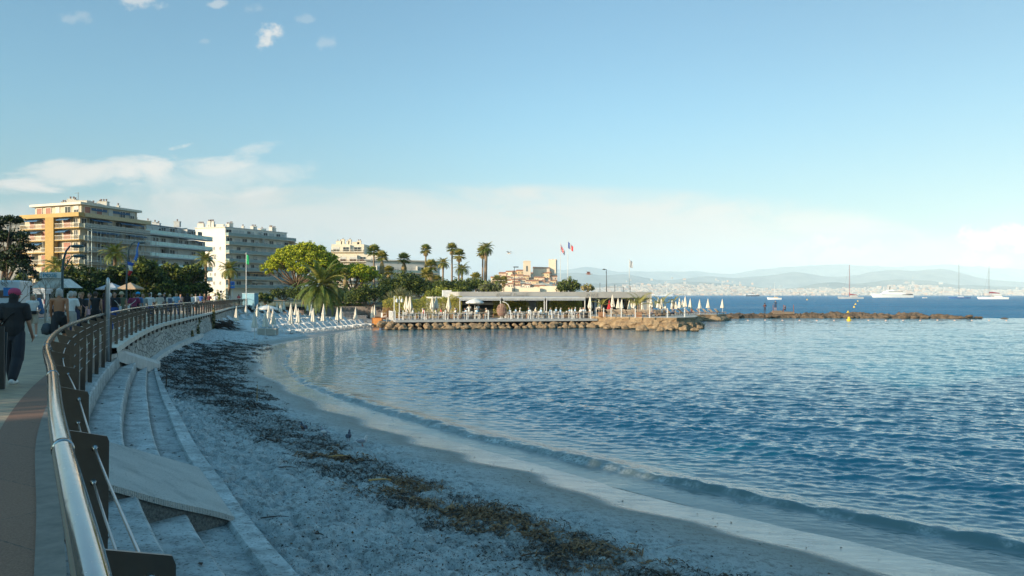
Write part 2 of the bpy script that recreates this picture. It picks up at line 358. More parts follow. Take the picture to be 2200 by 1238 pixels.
# ---------------------------------------------------------------- sea
Yw = np.concatenate([np.linspace(-8, 9, 60, endpoint=False), 9*np.exp(np.linspace(0, math.log(160/9), 900, endpoint=False)), 160*np.exp(np.linspace(0, math.log(16000/160), 200))])
vc = np.linspace(0, 1, 520)**1.25
xl = shore(Yw)-.3; xl = np.where(Yw > 89, -14+(Yw-89)*-.02, xl); xl = np.where(Yw > 112, np.interp(Yw, [112, 135, 900, 1000, 3000, 16000], [5, 15, 40, -100, -2500, -18000]), xl)
xr = 24+Yw*np.interp(Yw, [0, 200], [1.0, 1.1]); 
XX = xl[:, None]+(xr-xl)[:, None]*vc[None, :]; YY = np.repeat(Yw[:, None], len(vc), 1)
D = (XX-shore(np.minimum(YY, 92)))*.80; D = np.where(YY > 92, np.clip(D, 6, 60), D)
dy = np.gradient(Yw)[:, None]; dx = np.gradient(XX, axis=1)
Z = np.zeros_like(XX); calm = np.clip((D-.9)/5, 0, 1)
lee = .70+.30*np.clip((26-np.abs(YY-10))/10, 0, 1); lee = np.where(YY > 40, np.interp(YY, [40, 62, 80, 135, 150], [.70, .42, .20, .35, 1.0]), lee); lee = lee+(1.0-lee)*np.clip((XX-14)/35, 0, .85)
for lam, amp, seed, ang, sp in ((.32, .0105, 1, 1.25, .8), (.52, .0155, 2, 1.15, .65), (.88, .0165, 3, 1.2, .55), (1.8, .013, 4, 1.1, .45), (4.5, .013, 5, .9, .3), (9, .016, 6, .8, .25)):
    att_ = np.clip(lam/(2.6*np.maximum(dy, dx*.6))-.5, 0, 1)
    ed = 1 if lam < 3 else np.where(YY > 139, 1, .35)
    wv = nwave(XX, YY, lam, seed, 9, ang, sp)
    wv = wv+.35*(np.abs(wv)-.7)                      # sharper crests
    Z += amp*att_*calm*lee*ed*wv*(1+.5*vnoise(XX, YY, .08, seed+40, 2))
    del wv
wob = .5*vnoise(XX, YY, .12, 21, 3)+.14*vnoise(XX, YY, .9, 22, 3)+.06*vnoise(XX, YY, 3.5, 27, 3)
sw = .075*np.exp(-((D-6.2-wob*2)/.9)**2)+.055*np.exp(-((D-10.5-wob*2.5)/1.1)**2)
near = np.clip((50-YY)/25, 0, 1)
rd = D-np.interp(YY, [11, 15, 19, 30, 60], [1.7, 1.25, .85, .75, .9])-wob*.45
rid = .115*np.where(rd > 0, np.exp(-(rd/.55)**2), np.exp(-(rd/.16)**2))
Z += (sw+rid*(1+.6*vnoise(XX, YY, 1.8, 24, 4)))*np.clip(near+.12, 0, 1)
fn = vnoise(XX, YY, 3.2, 23, 4)
foam = np.exp(-((rd+.13)/.12)**2)*np.clip(np.interp(YY, [12, 15, 19, 26, 40], [.0, .05, .42, .40, .2])+.7*fn, 0, 1)*np.clip((70-YY)/30, 0, 1)
foam += .25*np.exp(-((rd+.55)/.3)**2)*np.clip(fn*2-.2, 0, 1)*near
edge = D+.25+.30*vnoise(XX, YY, .5, 25, 3)
Z = np.where(D < 1.6, Z*np.clip(.2+D, 0, 1), Z)+.004+.022*np.clip(vnoise(XX, YY, .5, 25, 3)+.2, 0, 1)*np.exp(-(D/1.2)**2)+.002*nwave(XX, YY, .30, 77, 9, .6, .9)*np.clip(D*2, 0, 1)*near
m, n, l, b = mk('sea_water')
dp = att(n, 'shallow')
big = mr(n, l, nz(n, l, .05, 4, sc=(.4, 1.3, 1)), .35, .65)
deep = mixc(n, l, big, (.002, .125, .175), (.004, .155, .22))
c = mixc(n, l, dp, deep, (.15, .17, .155))
c = mixc(n, l, mf(n, l, 'MULTIPLY', att(n, 'foam'), mr(n, l, nz(n, l, 14, 5, rough=.7), .38, .62, .0, 1.3), True), c, (.62, .66, .67))
l.new(c, b.inputs['Base Color'])
l.new(mr(n, l, att(n, 'foam'), 0, .5, .045, .7), b.inputs['Roughness']); b.inputs['IOR'].default_value = 1.333; b.inputs['Specular Tint'].default_value = (.80, .96, 1, 1); l.new(mr(n, l, att(n, 'farness'), 0, 1, .5, .07), b.inputs['Specular IOR Level'])
h1 = nz(n, l, 1.0, 5, rough=.65, sc=(.45, 1.0, 1)); h2 = nz(n, l, 5.0, 4, rough=.6, sc=(.5, 1.0, 1))
fr = att(n, 'farness'); nb = bumpn(n, l, h2, .35, .03, None)
x = n.new('ShaderNodeBump'); x.inputs['Distance'].default_value = 1.3; l.new(mf(n, l, 'MULTIPLY', fr, 1.0), x.inputs['Strength']); l.new(h1, x.inputs['Height']); l.new(nb, x.inputs['Normal'])
l.new(x.outputs[0], b.inputs['Normal'])
# open sea: steep small waves seen edge-on show their own blue more than the sky
df = n.new('ShaderNodeBsdfDiffuse'); l.new(mixc(n, l, big, (.008, .165, .33), (.012, .215, .42)), df.inputs[0]); l.new(x.outputs[0], df.inputs['Normal'])
gl = n.new('ShaderNodeBsdfGlossy'); gl.inputs['Roughness'].default_value = .25; l.new(x.outputs[0], gl.inputs['Normal']); m1 = n.new('ShaderNodeMixShader'); l.new(mf(n, l, 'ADD', mr(n, l, nz(n, l, .9, 5, rough=.7, sc=(.25, 1, 1)), .45, .75, .0, .35), mr(n, l, nz(n, l, .035, 6, rough=.65, sc=(.25, 1.6, 1)), .40, .66, .0, .28), True), m1.inputs[0]); l.new(df.outputs[0], m1.inputs[1]); l.new(gl.outputs[0], m1.inputs[2])
m2 = n.new('ShaderNodeMixShader'); l.new(att(n, 'open'), m2.inputs[0]); l.new(b.outputs[0], m2.inputs[1]); l.new(m1.outputs[0], m2.inputs[2]); l.new(m2.outputs[0], n['Material Output'].inputs['Surface'])
opn = np.where(YY > 137, .9, 0)
shal = np.clip(1-(D-.2)/4.2, 0, 1)**1.4*np.clip((70-YY)/30, .25, 1); far = np.clip((YY-20)/90, 0, 1)*np.where(YY < 138, .18, 1)
far = np.where(YY > 132, np.clip((YY-132)/8, .18, 1), far)
V = np.stack([XX, YY, Z], -1).reshape(-1, 3)
me = npmesh('sea', V, gridf(len(Yw), len(vc)), m, True, attrs={'foam': foam, 'shallow': shal, 'farness': far, 'open': opn})
tag(link('sea', me), kind='structure'); del XX, YY, Z, V, D, foam, shal, far, fn, wob, rd, rid, sw

# ---------------------------------------------------------------- promenade, land
m, n, l, b = mk('paving'); br = n.new('ShaderNodeTexBrick'); co = n.new('ShaderNodeTexCoord'); mp = n.new('ShaderNodeMapping'); mp.inputs['Rotation'].default_value[2] = R(28)
l.new(co.outputs['Object'], mp.inputs[0]); l.new(mp.outputs[0], br.inputs[0]); br.inputs['Scale'].default_value = 1.0
br.inputs['Color1'].default_value = (.44, .315, .20, 1); br.inputs['Color2'].default_value = (.36, .26, .165, 1); br.inputs['Mortar'].default_value = (.12, .11, .1, 1)
br.inputs['Mortar Size'].default_value = .008; br.inputs['Brick Width'].default_value = .6; br.inputs['Row Height'].default_value = .3
l.new(mixc(n, l, mf(n, l, 'MULTIPLY', mr(n, l, nz(n, l, .9, 6), .4, .7), .45), br.outputs[0], (.17, .145, .12)), b.inputs['Base Color']); b.inputs['Roughness'].default_value = .8
bumpn(n, l, nz(n, l, 60, 3), .3, .004, b); PAVE = m
m, n, l, b = mk('brown_resin'); br = n.new('ShaderNodeTexBrick'); co = n.new('ShaderNodeTexCoord'); mp = n.new('ShaderNodeMapping'); mp.inputs['Rotation'].default_value[2] = R(31)
l.new(co.outputs['Object'], mp.inputs[0]); l.new(mp.outputs[0], br.inputs[0]); br.inputs['Scale'].default_value = 1.0; br.offset = 0
br.inputs['Color1'].default_value = (.20, .092, .050, 1); br.inputs['Color2'].default_value = (.155, .074, .042, 1); br.inputs['Mortar'].default_value = (.03, .025, .02, 1)
br.inputs['Mortar Size'].default_value = .006; br.inputs['Brick Width'].default_value = 6; br.inputs['Row Height'].default_value = .9
c = mixc(n, l, mr(n, l, nz(n, l, 90, 3), .4, .65), br.outputs[0], (.26, .14, .085)); l.new(c, b.inputs['Base Color']); b.inputs['Roughness'].default_value = .75
bumpn(n, l, nz(n, l, 110, 2), .5, .004, b); BROWN = m
CONC = mat('pale_concrete', (.50, .49, .46), .85, var=.22, vs=1.6, bump=.5, bs=60)
CONCD = mat('step_concrete', (.44, .43, .41), .88, var=.35, vs=1.1, bump=.8, bs=45)
def strip(name, d0, d1, z, Y0, Y1, m, n_=160, dn=1, thick=None):
    Ys = np.linspace(Y0, Y1, n_); vs = []
    for Y in Ys:
        for d in (d0, d1): p = pt(Y, d); vs.append((p[0], p[1], z))
    return link(name, npmesh(name, vs, [(2*i, 2*i+2, 2*i+3, 2*i+1)[::-1] for i in range(len(Ys)-1)], m, False))
tag(strip('promenade', -9.0, -.50, PZ, -14, 146, PAVE), kind='structure')
tag(strip('promenade_border', -.50, -.10, PZ+.004, -14, 146, BROWN, 240), kind='structure')
# the edge slab that carries the rail
Ys = np.linspace(-14, 146, 320); vs = []
for Y in Ys:
    for d, z in ((-.10, PZ-.5), (-.10, PZ+.012), (.06, PZ+.012), (.06, PZ-.5)): p = pt(Y, d); vs.append((*p, z))
fs = [(4*i+j, 4*i+j+1, 4*i+5+j, 4*i+4+j)[::-1] for i in range(len(Ys)-1) for j in range(3)]
tag(link('promenade_edge', npmesh('promenade_edge', vs, fs, mat('dark_kerb', (.20, .17, .14), .8, var=.25, vs=5, bump=.4), False)), kind='structure')
ROAD = mat('road_asphalt', (.06, .06, .06), .9, var=.25, vs=.6, bump=.4, bs=80)
tag(strip('road', -17.0, -9.0, PZ-.11, -14, 146, ROAD), kind='structure')
tag(strip('pavement', -30.0, -17.0, PZ-.02, -14, 146, mat('far_paving', (.28, .26, .23), .85, var=.2), 120), kind='structure')
kb = MB()
for i in range(120):
    a, b_ = pt(-14+i*160/120, -9.14), pt(-14+(i+1)*160/120, -9.14); c_, d_ = pt(-14+(i+1)*160/120, -9.0), pt(-14+i*160/120, -9.0)
    kb.prism([a, d_, c_, b_], PZ-.2, PZ+.02)
tag(kb.build('kerb', CONC), kind='structure')
# land behind: rises towards the road over the restaurant
gx_ = np.linspace(0, 1, 60); gy_ = np.concatenate([np.linspace(-300, 108, 30, endpoint=False), [108, 126.0], np.linspace(126.05, 200, 40, endpoint=False), np.linspace(200, 1100, 40)])
xl_ = np.full(len(gy_), -1500.0); xr_ = np.where(gy_ <= 126.0, prom(np.clip(gy_, -300, 140))-1.0, np.interp(gy_, [126, 170, 250, 900, 1000, 1100], [13, 20, 28, 62, 40, -250])); xr_ = np.where(gy_ < -14, 9, xr_)
XX = xl_[:, None]+(xr_-xl_)[:, None]*gx_[None, :]**.35; YY = np.repeat(gy_[:, None], 60, 1)
ZZ = PZ-.25+1.3*np.clip((XX+40)/25, 0, 1)*np.clip((YY-126)/10, 0, 1)
GRD = mat('park_ground', (.16, .14, .09), .95, var=.35, vs=.2, c2=(.13, .14, .06), bump=.4)
tag(link('ground', npmesh('ground', np.stack([XX, YY, ZZ], -1).reshape(-1, 3), gridf(len(gy_), 60), GRD, True)), kind='structure')

# ---------------------------------------------------------------- concrete steps down to the beach
def wid(Y): return float(np.interp(Y, [-20, 12, 20, 26, 34], [2.4, 2.4, 2.05, 1.55, .85]))
PROF = [(0.03, 2.36), (.03, 2.03), (.10, 2.027), (.30, 2.01), (.335, 1.98), (.345, 1.70), (.36, 1.655), (.50, 1.64), (.895, 1.625), (.93, 1.59), (.945, 1.30), (.96, 1.255), (1.10, 1.24), (1.495, 1.225), (1.53, 1.19), (1.545, 1.0), (1.56, .95), (1.70, .93), (2.06, .90), (2.11, .95), (2.38, .93), (2.42, .87), (2.44, .2)]
FOOT_DARK = [0, 1, .1, 0, 0, .5, 1, .12, 0, 0, .5, 1, .12, 0, 0, .5, 1, .15, .5, 0, 0, .3, 1]  # per profile point: darker towards the foot of each riser
steps = thing('stair_flight', 'long curved flight of pale concrete seating steps between railing and sand', 'steps', (0, 0, 0))
m, n, l, b = mk('weathered_steps')
c = mixc(n, l, mr(n, l, nz(n, l, .8, 7, rough=.7), .35, .65), (.36, .39, .385), (.62, .65, .64))
c = mixc(n, l, mr(n, l, nz(n, l, 22, 3), .56, .68), c, (.12, .12, .105))
c = mixc(n, l, mf(n, l, 'MULTIPLY', mr(n, l, nz(n, l, 2.2, 6, rough=.75), .44, .68), .85), c, (.13, .14, .135))
c = mixc(n, l, mf(n, l, 'MULTIPLY', att(n, 'foot_dark'), mr(n, l, nz(n, l, 1.6, 6, rough=.7), .25, .6, .35, .95)), c, (.085, .10, .10))
l.new(c, b.inputs['Base Color']); b.inputs['Roughness'].default_value = .9
bumpn(n, l, nz(n, l, 35, 7, rough=.75), .9, .015, b); STEPM = m
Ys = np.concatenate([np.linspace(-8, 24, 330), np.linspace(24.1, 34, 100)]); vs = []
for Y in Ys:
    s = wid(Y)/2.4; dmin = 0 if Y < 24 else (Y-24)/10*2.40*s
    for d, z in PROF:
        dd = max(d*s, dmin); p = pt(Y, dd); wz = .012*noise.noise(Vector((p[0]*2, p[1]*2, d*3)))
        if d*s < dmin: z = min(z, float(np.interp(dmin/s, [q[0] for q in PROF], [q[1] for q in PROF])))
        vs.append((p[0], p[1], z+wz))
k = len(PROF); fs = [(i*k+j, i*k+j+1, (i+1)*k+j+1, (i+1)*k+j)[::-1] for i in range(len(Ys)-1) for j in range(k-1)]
link('steps', npmesh('steps', vs, fs, STEPM, False, attrs={'foot_dark': FOOT_DARK*len(Ys)}), steps)
# sloping stringer slab at the far end
sb = MB(); a = pt(23.6, .02); e = pt(34.2, 2.4*wid(34)/2.4+.1); a2 = pt(24.6, -.02); e2 = pt(35.6, wid(34)+.05)
sb.add([(*a, 2.43), (*a2, 2.43), (*e2, .98), (*e, .98), (*a, 2.15), (*a2, 2.15), (*e2, .5), (*e, .5)], [(0, 3, 2, 1), (4, 5, 6, 7), (0, 4, 7, 3), (1, 2, 6, 5), (3, 7, 6, 2), (0, 1, 5, 4)])
sb.build('stringer', CONC, steps)
# ribbed boarding ramp laid over the steps
rm = thing('access_ramp', 'ribbed concrete ramp crossing the steps diagonally beside the railing', 'ramp', (0, 0, 0))
rb = MB(); A0 = (*pt(8.35, .04), 2.16); A1 = (*pt(11.0, .04), 2.16); B1 = (*pt(12.9, 2.10), .99); B0 = (*pt(9.7, 2.16), .985)
nv = 14
top_, bot_ = [], []
for i in range(nv+1):
    t = i/nv; p = Vector(A0).lerp(Vector(B0), t); q = Vector(A1).lerp(Vector(B1), t); rg = .03*math.sin(t*9)*t; p = p+Vector((rg, rg, 0))
    top_ += [p, q]; bot_ += [p-Vector((0, 0, .075)), q-Vector((0, 0, .075))]
vs = top_+bot_; o_ = len(top_); fs = []
for i in range(nv):
    a_, b_, c_, d_ = 2*i, 2*i+1, 2*i+3, 2*i+2
    fs += [(a_, d_, c_, b_), (o_+a_, o_+b_, o_+c_, o_+d_), (a_, o_+a_, o_+d_, d_), (b_, c_, o_+c_, o_+b_)]
fs += [(0, 1, o_+1, o_), (2*nv, o_+2*nv, o_+2*nv+1, 2*nv+1)]
rb.add(vs, fs)
m, n, l, b = mk('ribbed_concrete'); wv = n.new('ShaderNodeTexWave'); co = n.new('ShaderNodeTexCoord'); mp = n.new('ShaderNodeMapping'); mp.inputs['Rotation'].default_value[2] = R(-60)
l.new(co.outputs['Object'], mp.inputs[0]); l.new(mp.outputs[0], wv.inputs[0]); wv.inputs['Scale'].default_value = 12; wv.inputs['Distortion'].default_value = .6; wv.inputs['Detail'].default_value = 2
c = mixc(n, l, mr(n, l, nz(n, l, 1.5, 6), .35, .7), (.62, .60, .55), (.50, .49, .45)); c = mixc(n, l, mf(n, l, 'MULTIPLY', wv.outputs[0], .35), c, (.30, .29, .27)); c = mixc(n, l, mr(n, l, nz(n, l, 1.1, 7, rough=.7), .5, .8), c, (.22, .23, .22)); c = mixc(n, l, mr(n, l, nz(n, l, 55, 3), .60, .66), c, (.15, .15, .14)); l.new(c, b.inputs['Base Color']); b.inputs['Roughness'].default_value = .85
bumpn(n, l, nz(n, l, 40, 6, rough=.75), .8, .012, b, bumpn(n, l, wv.outputs[0], .9, .012, None))
rb.build('slab', m, rm)
ub = MB(); vs = []; 
for i in range(nv+1):
    p, q = top_[2*i], top_[2*i+1]; e = (q-p).normalized(); jg = .03*noise.noise(Vector((i*1.7, 0, 0))); vs += [p+e*(.05+jg)-Vector((0, 0, .07)), q-e*.05-Vector((0, 0, .07)), q-e*.05-Vector((0, 0, .50)), p+e*(.05+jg)-Vector((0, 0, .50+.1*jg))]
fs = [(4*i+j, 4*i+(j+1) % 4, 4*i+4+(j+1) % 4, 4*i+4+j) for i in range(nv) for j in range(4)]+[(3, 2, 1, 0), (4*nv, 4*nv+1, 4*nv+2, 4*nv+3)]
ub.add(vs, fs); ub.build('base', mat('rough_aggregate', (.13, .13, .12), .95, var=.5, vs=30, bump=1.0, bs=40), rm)

# ---------------------------------------------------------------- stone retaining wall of the promenade
wall = thing('retaining_wall', 'curved rubble stone retaining wall with pale coping under the far promenade railing', 'wall', (0, 0, 0))
m, n, l, b = mk('rubble_stone'); co = n.new('ShaderNodeTexCoord'); vo = n.new('ShaderNodeTexVoronoi'); vo.feature = 'DISTANCE_TO_EDGE'; vo2 = n.new('ShaderNodeTexVoronoi'); mp = n.new('ShaderNodeMapping'); mp.inputs['Scale'].default_value = (1, .55, 1.5)
ds = n.new('ShaderNodeMix'); ds.data_type = 'RGBA'; ds.blend_type = 'LINEAR_LIGHT'; ds.inputs[0].default_value = .12
nn = n.new('ShaderNodeTexNoise'); nn.inputs['Scale'].default_value = 1.4; l.new(co.outputs['Object'], nn.inputs[0]); l.new(co.outputs['Object'], ds.inputs[6]); l.new(nn.outputs['Color'], ds.inputs[7])
l.new(ds.outputs[2], mp.inputs[0])
for v in (vo, vo2): l.new(mp.outputs[0], v.inputs['Vector']); v.inputs['Scale'].default_value = 2.2
c = mixc(n, l, vo2.outputs['Color'], (.52, .50, .45), (.38, .36, .32)); c = mixc(n, l, mr(n, l, nz(n, l, .5, 5), .45, .75), c, (.27, .27, .24))
e_ = mr(n, l, vo.outputs['Distance'], .015, .05); c = mixc(n, l, e_, (.12, .115, .10), c); l.new(c, b.inputs['Base Color']); b.inputs['Roughness'].default_value = .9
bumpn(n, l, mr(n, l, vo.outputs['Distance'], .0, .12), 1.0, .06, b); RUB = m
Ys = np.linspace(23.5, 146, 260); vs = []; prof = [(.03, 2.3), (.06, 2.28), (.2, 1.5), (.36, .9), (.46, -.2)]
for Y in Ys:
    for d, z in prof: p = pt(Y, d); vs.append((*p, z))
k = 5; fs = [(i*k+j, i*k+j+1, (i+1)*k+j+1, (i+1)*k+j)[::-1] for i in range(len(Ys)-1) for j in range(k-1)]
link('stonework', npmesh('stonework', vs, fs, RUB, True), wall)
vs = []; prof = [(.03, 2.425), (.32, 2.425), (.34, 2.26), (.05, 2.2)]
for Y in Ys:
    for d, z in prof: p = pt(Y, d); vs.append((*p, z+.01*noise.noise(Vector((p[0]*.8, p[1]*.8, 0)))))
k = 4; fs = [(i*k+j, i*k+j+1, (i+1)*k+j+1, (i+1)*k+j)[::-1] for i in range(len(Ys)-1) for j in range(k-1)]
link('coping', npmesh('coping', vs, fs, mat('coping_stone', (.56, .50, .42), .85, var=.2, vs=1.2, bump=.5), False), wall)
# footing ledge at the bottom of the wall
vs = []; Y2 = np.linspace(34, 62, 90)
for Y in Y2:
    for d, z in ((.30, 1.02), (.62, .98), (.70, .5)): p = pt(Y, d); vs.append((*p, z))
link('footing', npmesh('footing', vs, [(i*3+j, i*3+j+1, (i+1)*3+j+1, (i+1)*3+j)[::-1] for i in range(89) for j in range(2)], CONC, False), wall)

# ---------------------------------------------------------------- railing
STEEL = mat('polished_steel', (.40, .40, .40), .09, 1.0, var=.10, vs=2)
_t = STEEL.node_tree; _n = _t.nodes.new('ShaderNodeTexNoise'); _n.inputs['Scale'].default_value = 55; _n.inputs['Detail'].default_value = 8; _n.inputs['Roughness'].default_value = .75; _c = _t.nodes.new('ShaderNodeTexCoord'); _t.links.new(_c.outputs['Object'], _n.inputs[0]); _r = _t.nodes.new('ShaderNodeMapRange'); _r.inputs[1].default_value = .5; _r.inputs[2].default_value = .75; _r.inputs[3].default_value = .07; _r.inputs[4].default_value = .42; _t.links.new(_n.outputs[0], _r.inputs[0]); _t.links.new(_r.outputs[0], _t.nodes['Principled BSDF'].inputs['Roughness'])
STEELB = mat('brushed_steel', (.17, .145, .125), .30, 1.0, var=.15, vs=4, bump=.15, bs=12)
rail = thing('railing', 'stainless steel railing with polished tube handrail, plate posts and wire cables along the promenade', 'railing', (0, 0, 0))
RZ = 3.47
def rpts(d, z, Y0, Y1, n_):
    out = []
    for Y in np.concatenate([np.linspace(Y0, 12, n_//3, endpoint=False), np.linspace(12, 40, n_//3, endpoint=False), np.linspace(40, Y1, n_//3)]): p = pt(Y, d); out.append((*p, z))
    return out
MB().tube(rpts(0, RZ-.035, -6, 142, 240), .036, 20).build('handrail', STEEL, rail, True)
for z, d in ((3.28, .155), (3.12, .15), (2.92, .145), (2.72, .14), (2.52, .14)):
    MB().tube(rpts(d, z, -6, 142, 150), .0055, 5).build('cable', mat('wire_cable', (.5, .5, .5), .3, .9), rail, True)
def plate():
    # in the plane across the rail: x seaward, z up; thin in y
    out = [(-.035, RZ-.06-PZ), (.00, RZ-.085-PZ), (.207, RZ-.140-PZ), (.216, RZ-.165-PZ), (.212, .50), (.19, -.385), (.10, -.385), (.108, .50), (.085, .64), (-.012, .93)]
    return out
PL = plate(); pm = MB(); nP = len(PL); tk = .006
vs = [(x, -tk, z) for x, z in PL]+[(x, tk, z) for x, z in PL]
pm.add(vs, [tuple(range(nP)), tuple(range(2*nP-1, nP-1, -1))]+[(i, i+nP, (i+1) % nP+nP, (i+1) % nP) for i in range(nP)])
pme = pm.mesh('post', STEELB)
bmx = bmesh.new(); bmx.from_mesh(pme); bmesh.ops.recalc_face_normals(bmx, faces=bmx.faces); bmesh.ops.triangulate(bmx, faces=bmx.faces); bmx.to_mesh(pme); bmx.free()
fm = MB(); fm.lathe([(.004, -.045), (.009, -.045), (.009, -.028), (.015, -.024), (.017, -.014), (.012, -.006), (.004, -.004)], n=8)
fme = fm.mesh('cable_fitting', STEEL, True); fme.transform(Matrix.Rotation(R(-90), 4, 'X'))
s_acc = 0; Yq = .21; posts = []
while Yq < 141 and len(posts) < 98:
    posts.append(Yq); e = .01; sl = (float(prom(Yq+e))-float(prom(Yq-e)))/(2*e); Yq += 2.02/math.hypot(1, sl)
for i, Y in enumerate(posts):
    p = pt(Y, 0); th = tang(Y)-math.pi/2
    o = link('post', pme, rail, (p[0], p[1], PZ), th)
    if i < 12:
        for z, x in ((3.28, .155), (3.12, .15), (2.92, .145), (2.72, .14), (2.52, .14)): link('cable_fitting', fme, o, (x, 0, z-PZ))
# collars on the tube near the camera
for Y in (2.9, 5.55, 8.6): 
    p0, p1 = pt(Y-.02), pt(Y+.02); MB().tube([(*p0, RZ-.035), (*p1, RZ-.035)], .0385, 20).build('collar', STEEL, rail, True)
# gate post standing at the end of the steps
gp = thing('gate_post', 'tall rounded steel post rising above the railing where the steps end', 'post', (*pt(23.4, .1), PZ))
MB().tube([(0, 0, -.35), (0, 0, 1.95), (0, 0, 2.06), (0, 0, 2.12)], [.06, .06, .05, .02], 12).build('pole', mat('grey_steel', (.5, .5, .5), .35, .7), gp, True)
MB().box((-.075, 0, .9), (.03, .03, 1.9)).build('hinge_bar', STEELB, gp)
# ================================================================ FAR SHORE, HILLS, HAZE
def hills(name, pts, Yd, depth, seed, m, base=0.0):
    xs = np.linspace(pts[0][0], pts[-1][0], 240); ys = np.interp(xs, [p[0] for p in pts], [p[1] for p in pts])
    k = np.ones(9)/9; ys = np.convolve(np.pad(ys, 4, mode='edge'), k, 'valid')
    X = (xs-1100)/F*(Yd+depth*.5); H = CZ-(ys-HZ)/F*(Yd+depth*.5)
    t = np.linspace(0, 1, 40); sh = np.sin(np.clip(t*1.0, 0, 1)*math.pi)**.9
    XX = np.repeat(X[None], 40, 0); YY = np.repeat((Yd+depth*t)[:, None], 240, 1)
    rg = 1-np.abs(vnoise(XX, YY, 1/900, seed, 5)); ZZ = H[None]*sh[:, None]*(1-.28*(1-rg)*(4*t*(1-t))[:, None]*0.6)+vnoise(XX, YY, 1/260, seed+1, 4)*14*sh[:, None]+base
    XX = XX*(YY/(Yd+depth*.5))
    tag(link(name, npmesh(name, np.stack([XX, YY, ZZ-3], -1).reshape(-1, 3), gridf(40, 240), m, True)), kind='structure')
HILL = mat('hill_scrub', (.09, .11, .07), .95, var=.5, vs=.003, c2=(.20, .19, .15))
hills('far_mountains', [(1000, 600), (1150, 578), (1260, 572), (1330, 584), (1398, 580), (1484, 581), (1560, 588), (1640, 577), (1740, 570), (1850, 566), (1960, 571), (2060, 567), (2160, 575), (2330, 578), (2500, 590)], 15500, 2600, 1, HILL)
hills('mountains', [(1060, 600), (1150, 590), (1250, 585), (1300, 593), (1345, 585), (1394, 597), (1435, 603), (1484, 595), (1529, 592), (1566, 597), (1586, 593), (1627, 589), (1689, 585), (1721, 583), (1750, 589), (1783, 595), (1832, 591), (1881, 580), (1955, 579), (1996, 574), (2020, 573), (2049, 578), (2077, 588), (2118, 597), (2159, 601), (2220, 604), (2400, 612)], 10500, 2500, 3, HILL)
hills('foothills', [(1100, 612), (1250, 610), (1330, 606), (1400, 609), (1520, 604), (1600, 612), (1680, 622), (1713, 619), (1750, 608), (1791, 605), (1830, 611), (1870, 606), (1930, 599), (2000, 604), (2060, 612), (2120, 615), (2250, 616), (2420, 622)], 7600, 1500, 6, HILL)
# the built-up coast: one mass of thousands of pale houses
cb = MB()
for i in range(4200):
    px = random.uniform(1255, 2420)
    if px > 1690 and random.random() < .35: continue
    t = random.random()**1.5; hmax = np.interp(px, [1255, 1380, 1560, 1650, 1740, 1850, 1960, 2080, 2200, 2420], [12, 25, 23, 13, 13, 16, 26, 12, 10, 8])
    if random.random() < .05: t *= 1.6
    Y = 5600+t*1500; z = t*hmax*Y/F*.95; x = (px-1100)/F*Y; s_ = random.uniform(8, 22)*(1.5 if random.random() < .2 else 1); h_ = random.uniform(6, 17)
    cb.box((x, Y, z+h_/2-3), (s_*random.uniform(.8, 2.2), s_, h_+6), rz=random.uniform(-.5, .5), m=0 if random.random() < .72 else (1 if random.random() < .6 else 2))
cme = cb.mesh('coastal_town', [mat('town_white', (.48, .42, .36), .9, var=.12, vs=.01), mat('town_ochre', (.55, .36, .24), .9, var=.2, vs=.01), mat('town_grey', (.35, .34, .33), .9, var=.2, vs=.01)])
tag(link('coastal_town', cme), 'dense pale houses of the far town along the opposite shore below the hills', 'town', kind='stuff')
# low coastal shelf that the houses stand on
sx = np.linspace(900, 2600, 60); tt = np.linspace(0, 1, 8); XX = (sx[None]-1100)/F*(5500+tt*2300)[:, None]; YY = np.repeat((5500+tt*2300)[:, None], 60, 1)
ZZ = np.interp(np.repeat(sx[None], 8, 0), [900, 1380, 1560, 1650, 1850, 1960, 2080, 2600], [30, 75, 75, 40, 50, 80, 40, 30])*tt[:, None]**.9+1-4*(tt[:, None] == 0)
tag(link('coastal_plain', npmesh('coastal_plain', np.stack([XX, YY, ZZ], -1).reshape(-1, 3), gridf(8, 60), HILL, True)), kind='structure')
# haze
hz = MB(); hz.box((4000, 9800, 400), (44000, 20400, 810)); ho = hz.build('haze', []); tag(ho, kind='stuff')
hm = bpy.data.materials.new('haze_air'); hm.use_nodes = True; t_ = hm.node_tree; t_.nodes.clear(); pv = t_.nodes.new('ShaderNodeVolumePrincipled'); om = t_.nodes.new('ShaderNodeOutputMaterial')
pv.inputs['Color'].default_value = (.70, .88, 1, 1); pv.inputs['Density'].default_value = 9.0e-5; pv.inputs['Anisotropy'].default_value = -0.3
t_.links.new(pv.outputs[0], om.inputs['Volume']); ho.data.materials.append(hm)

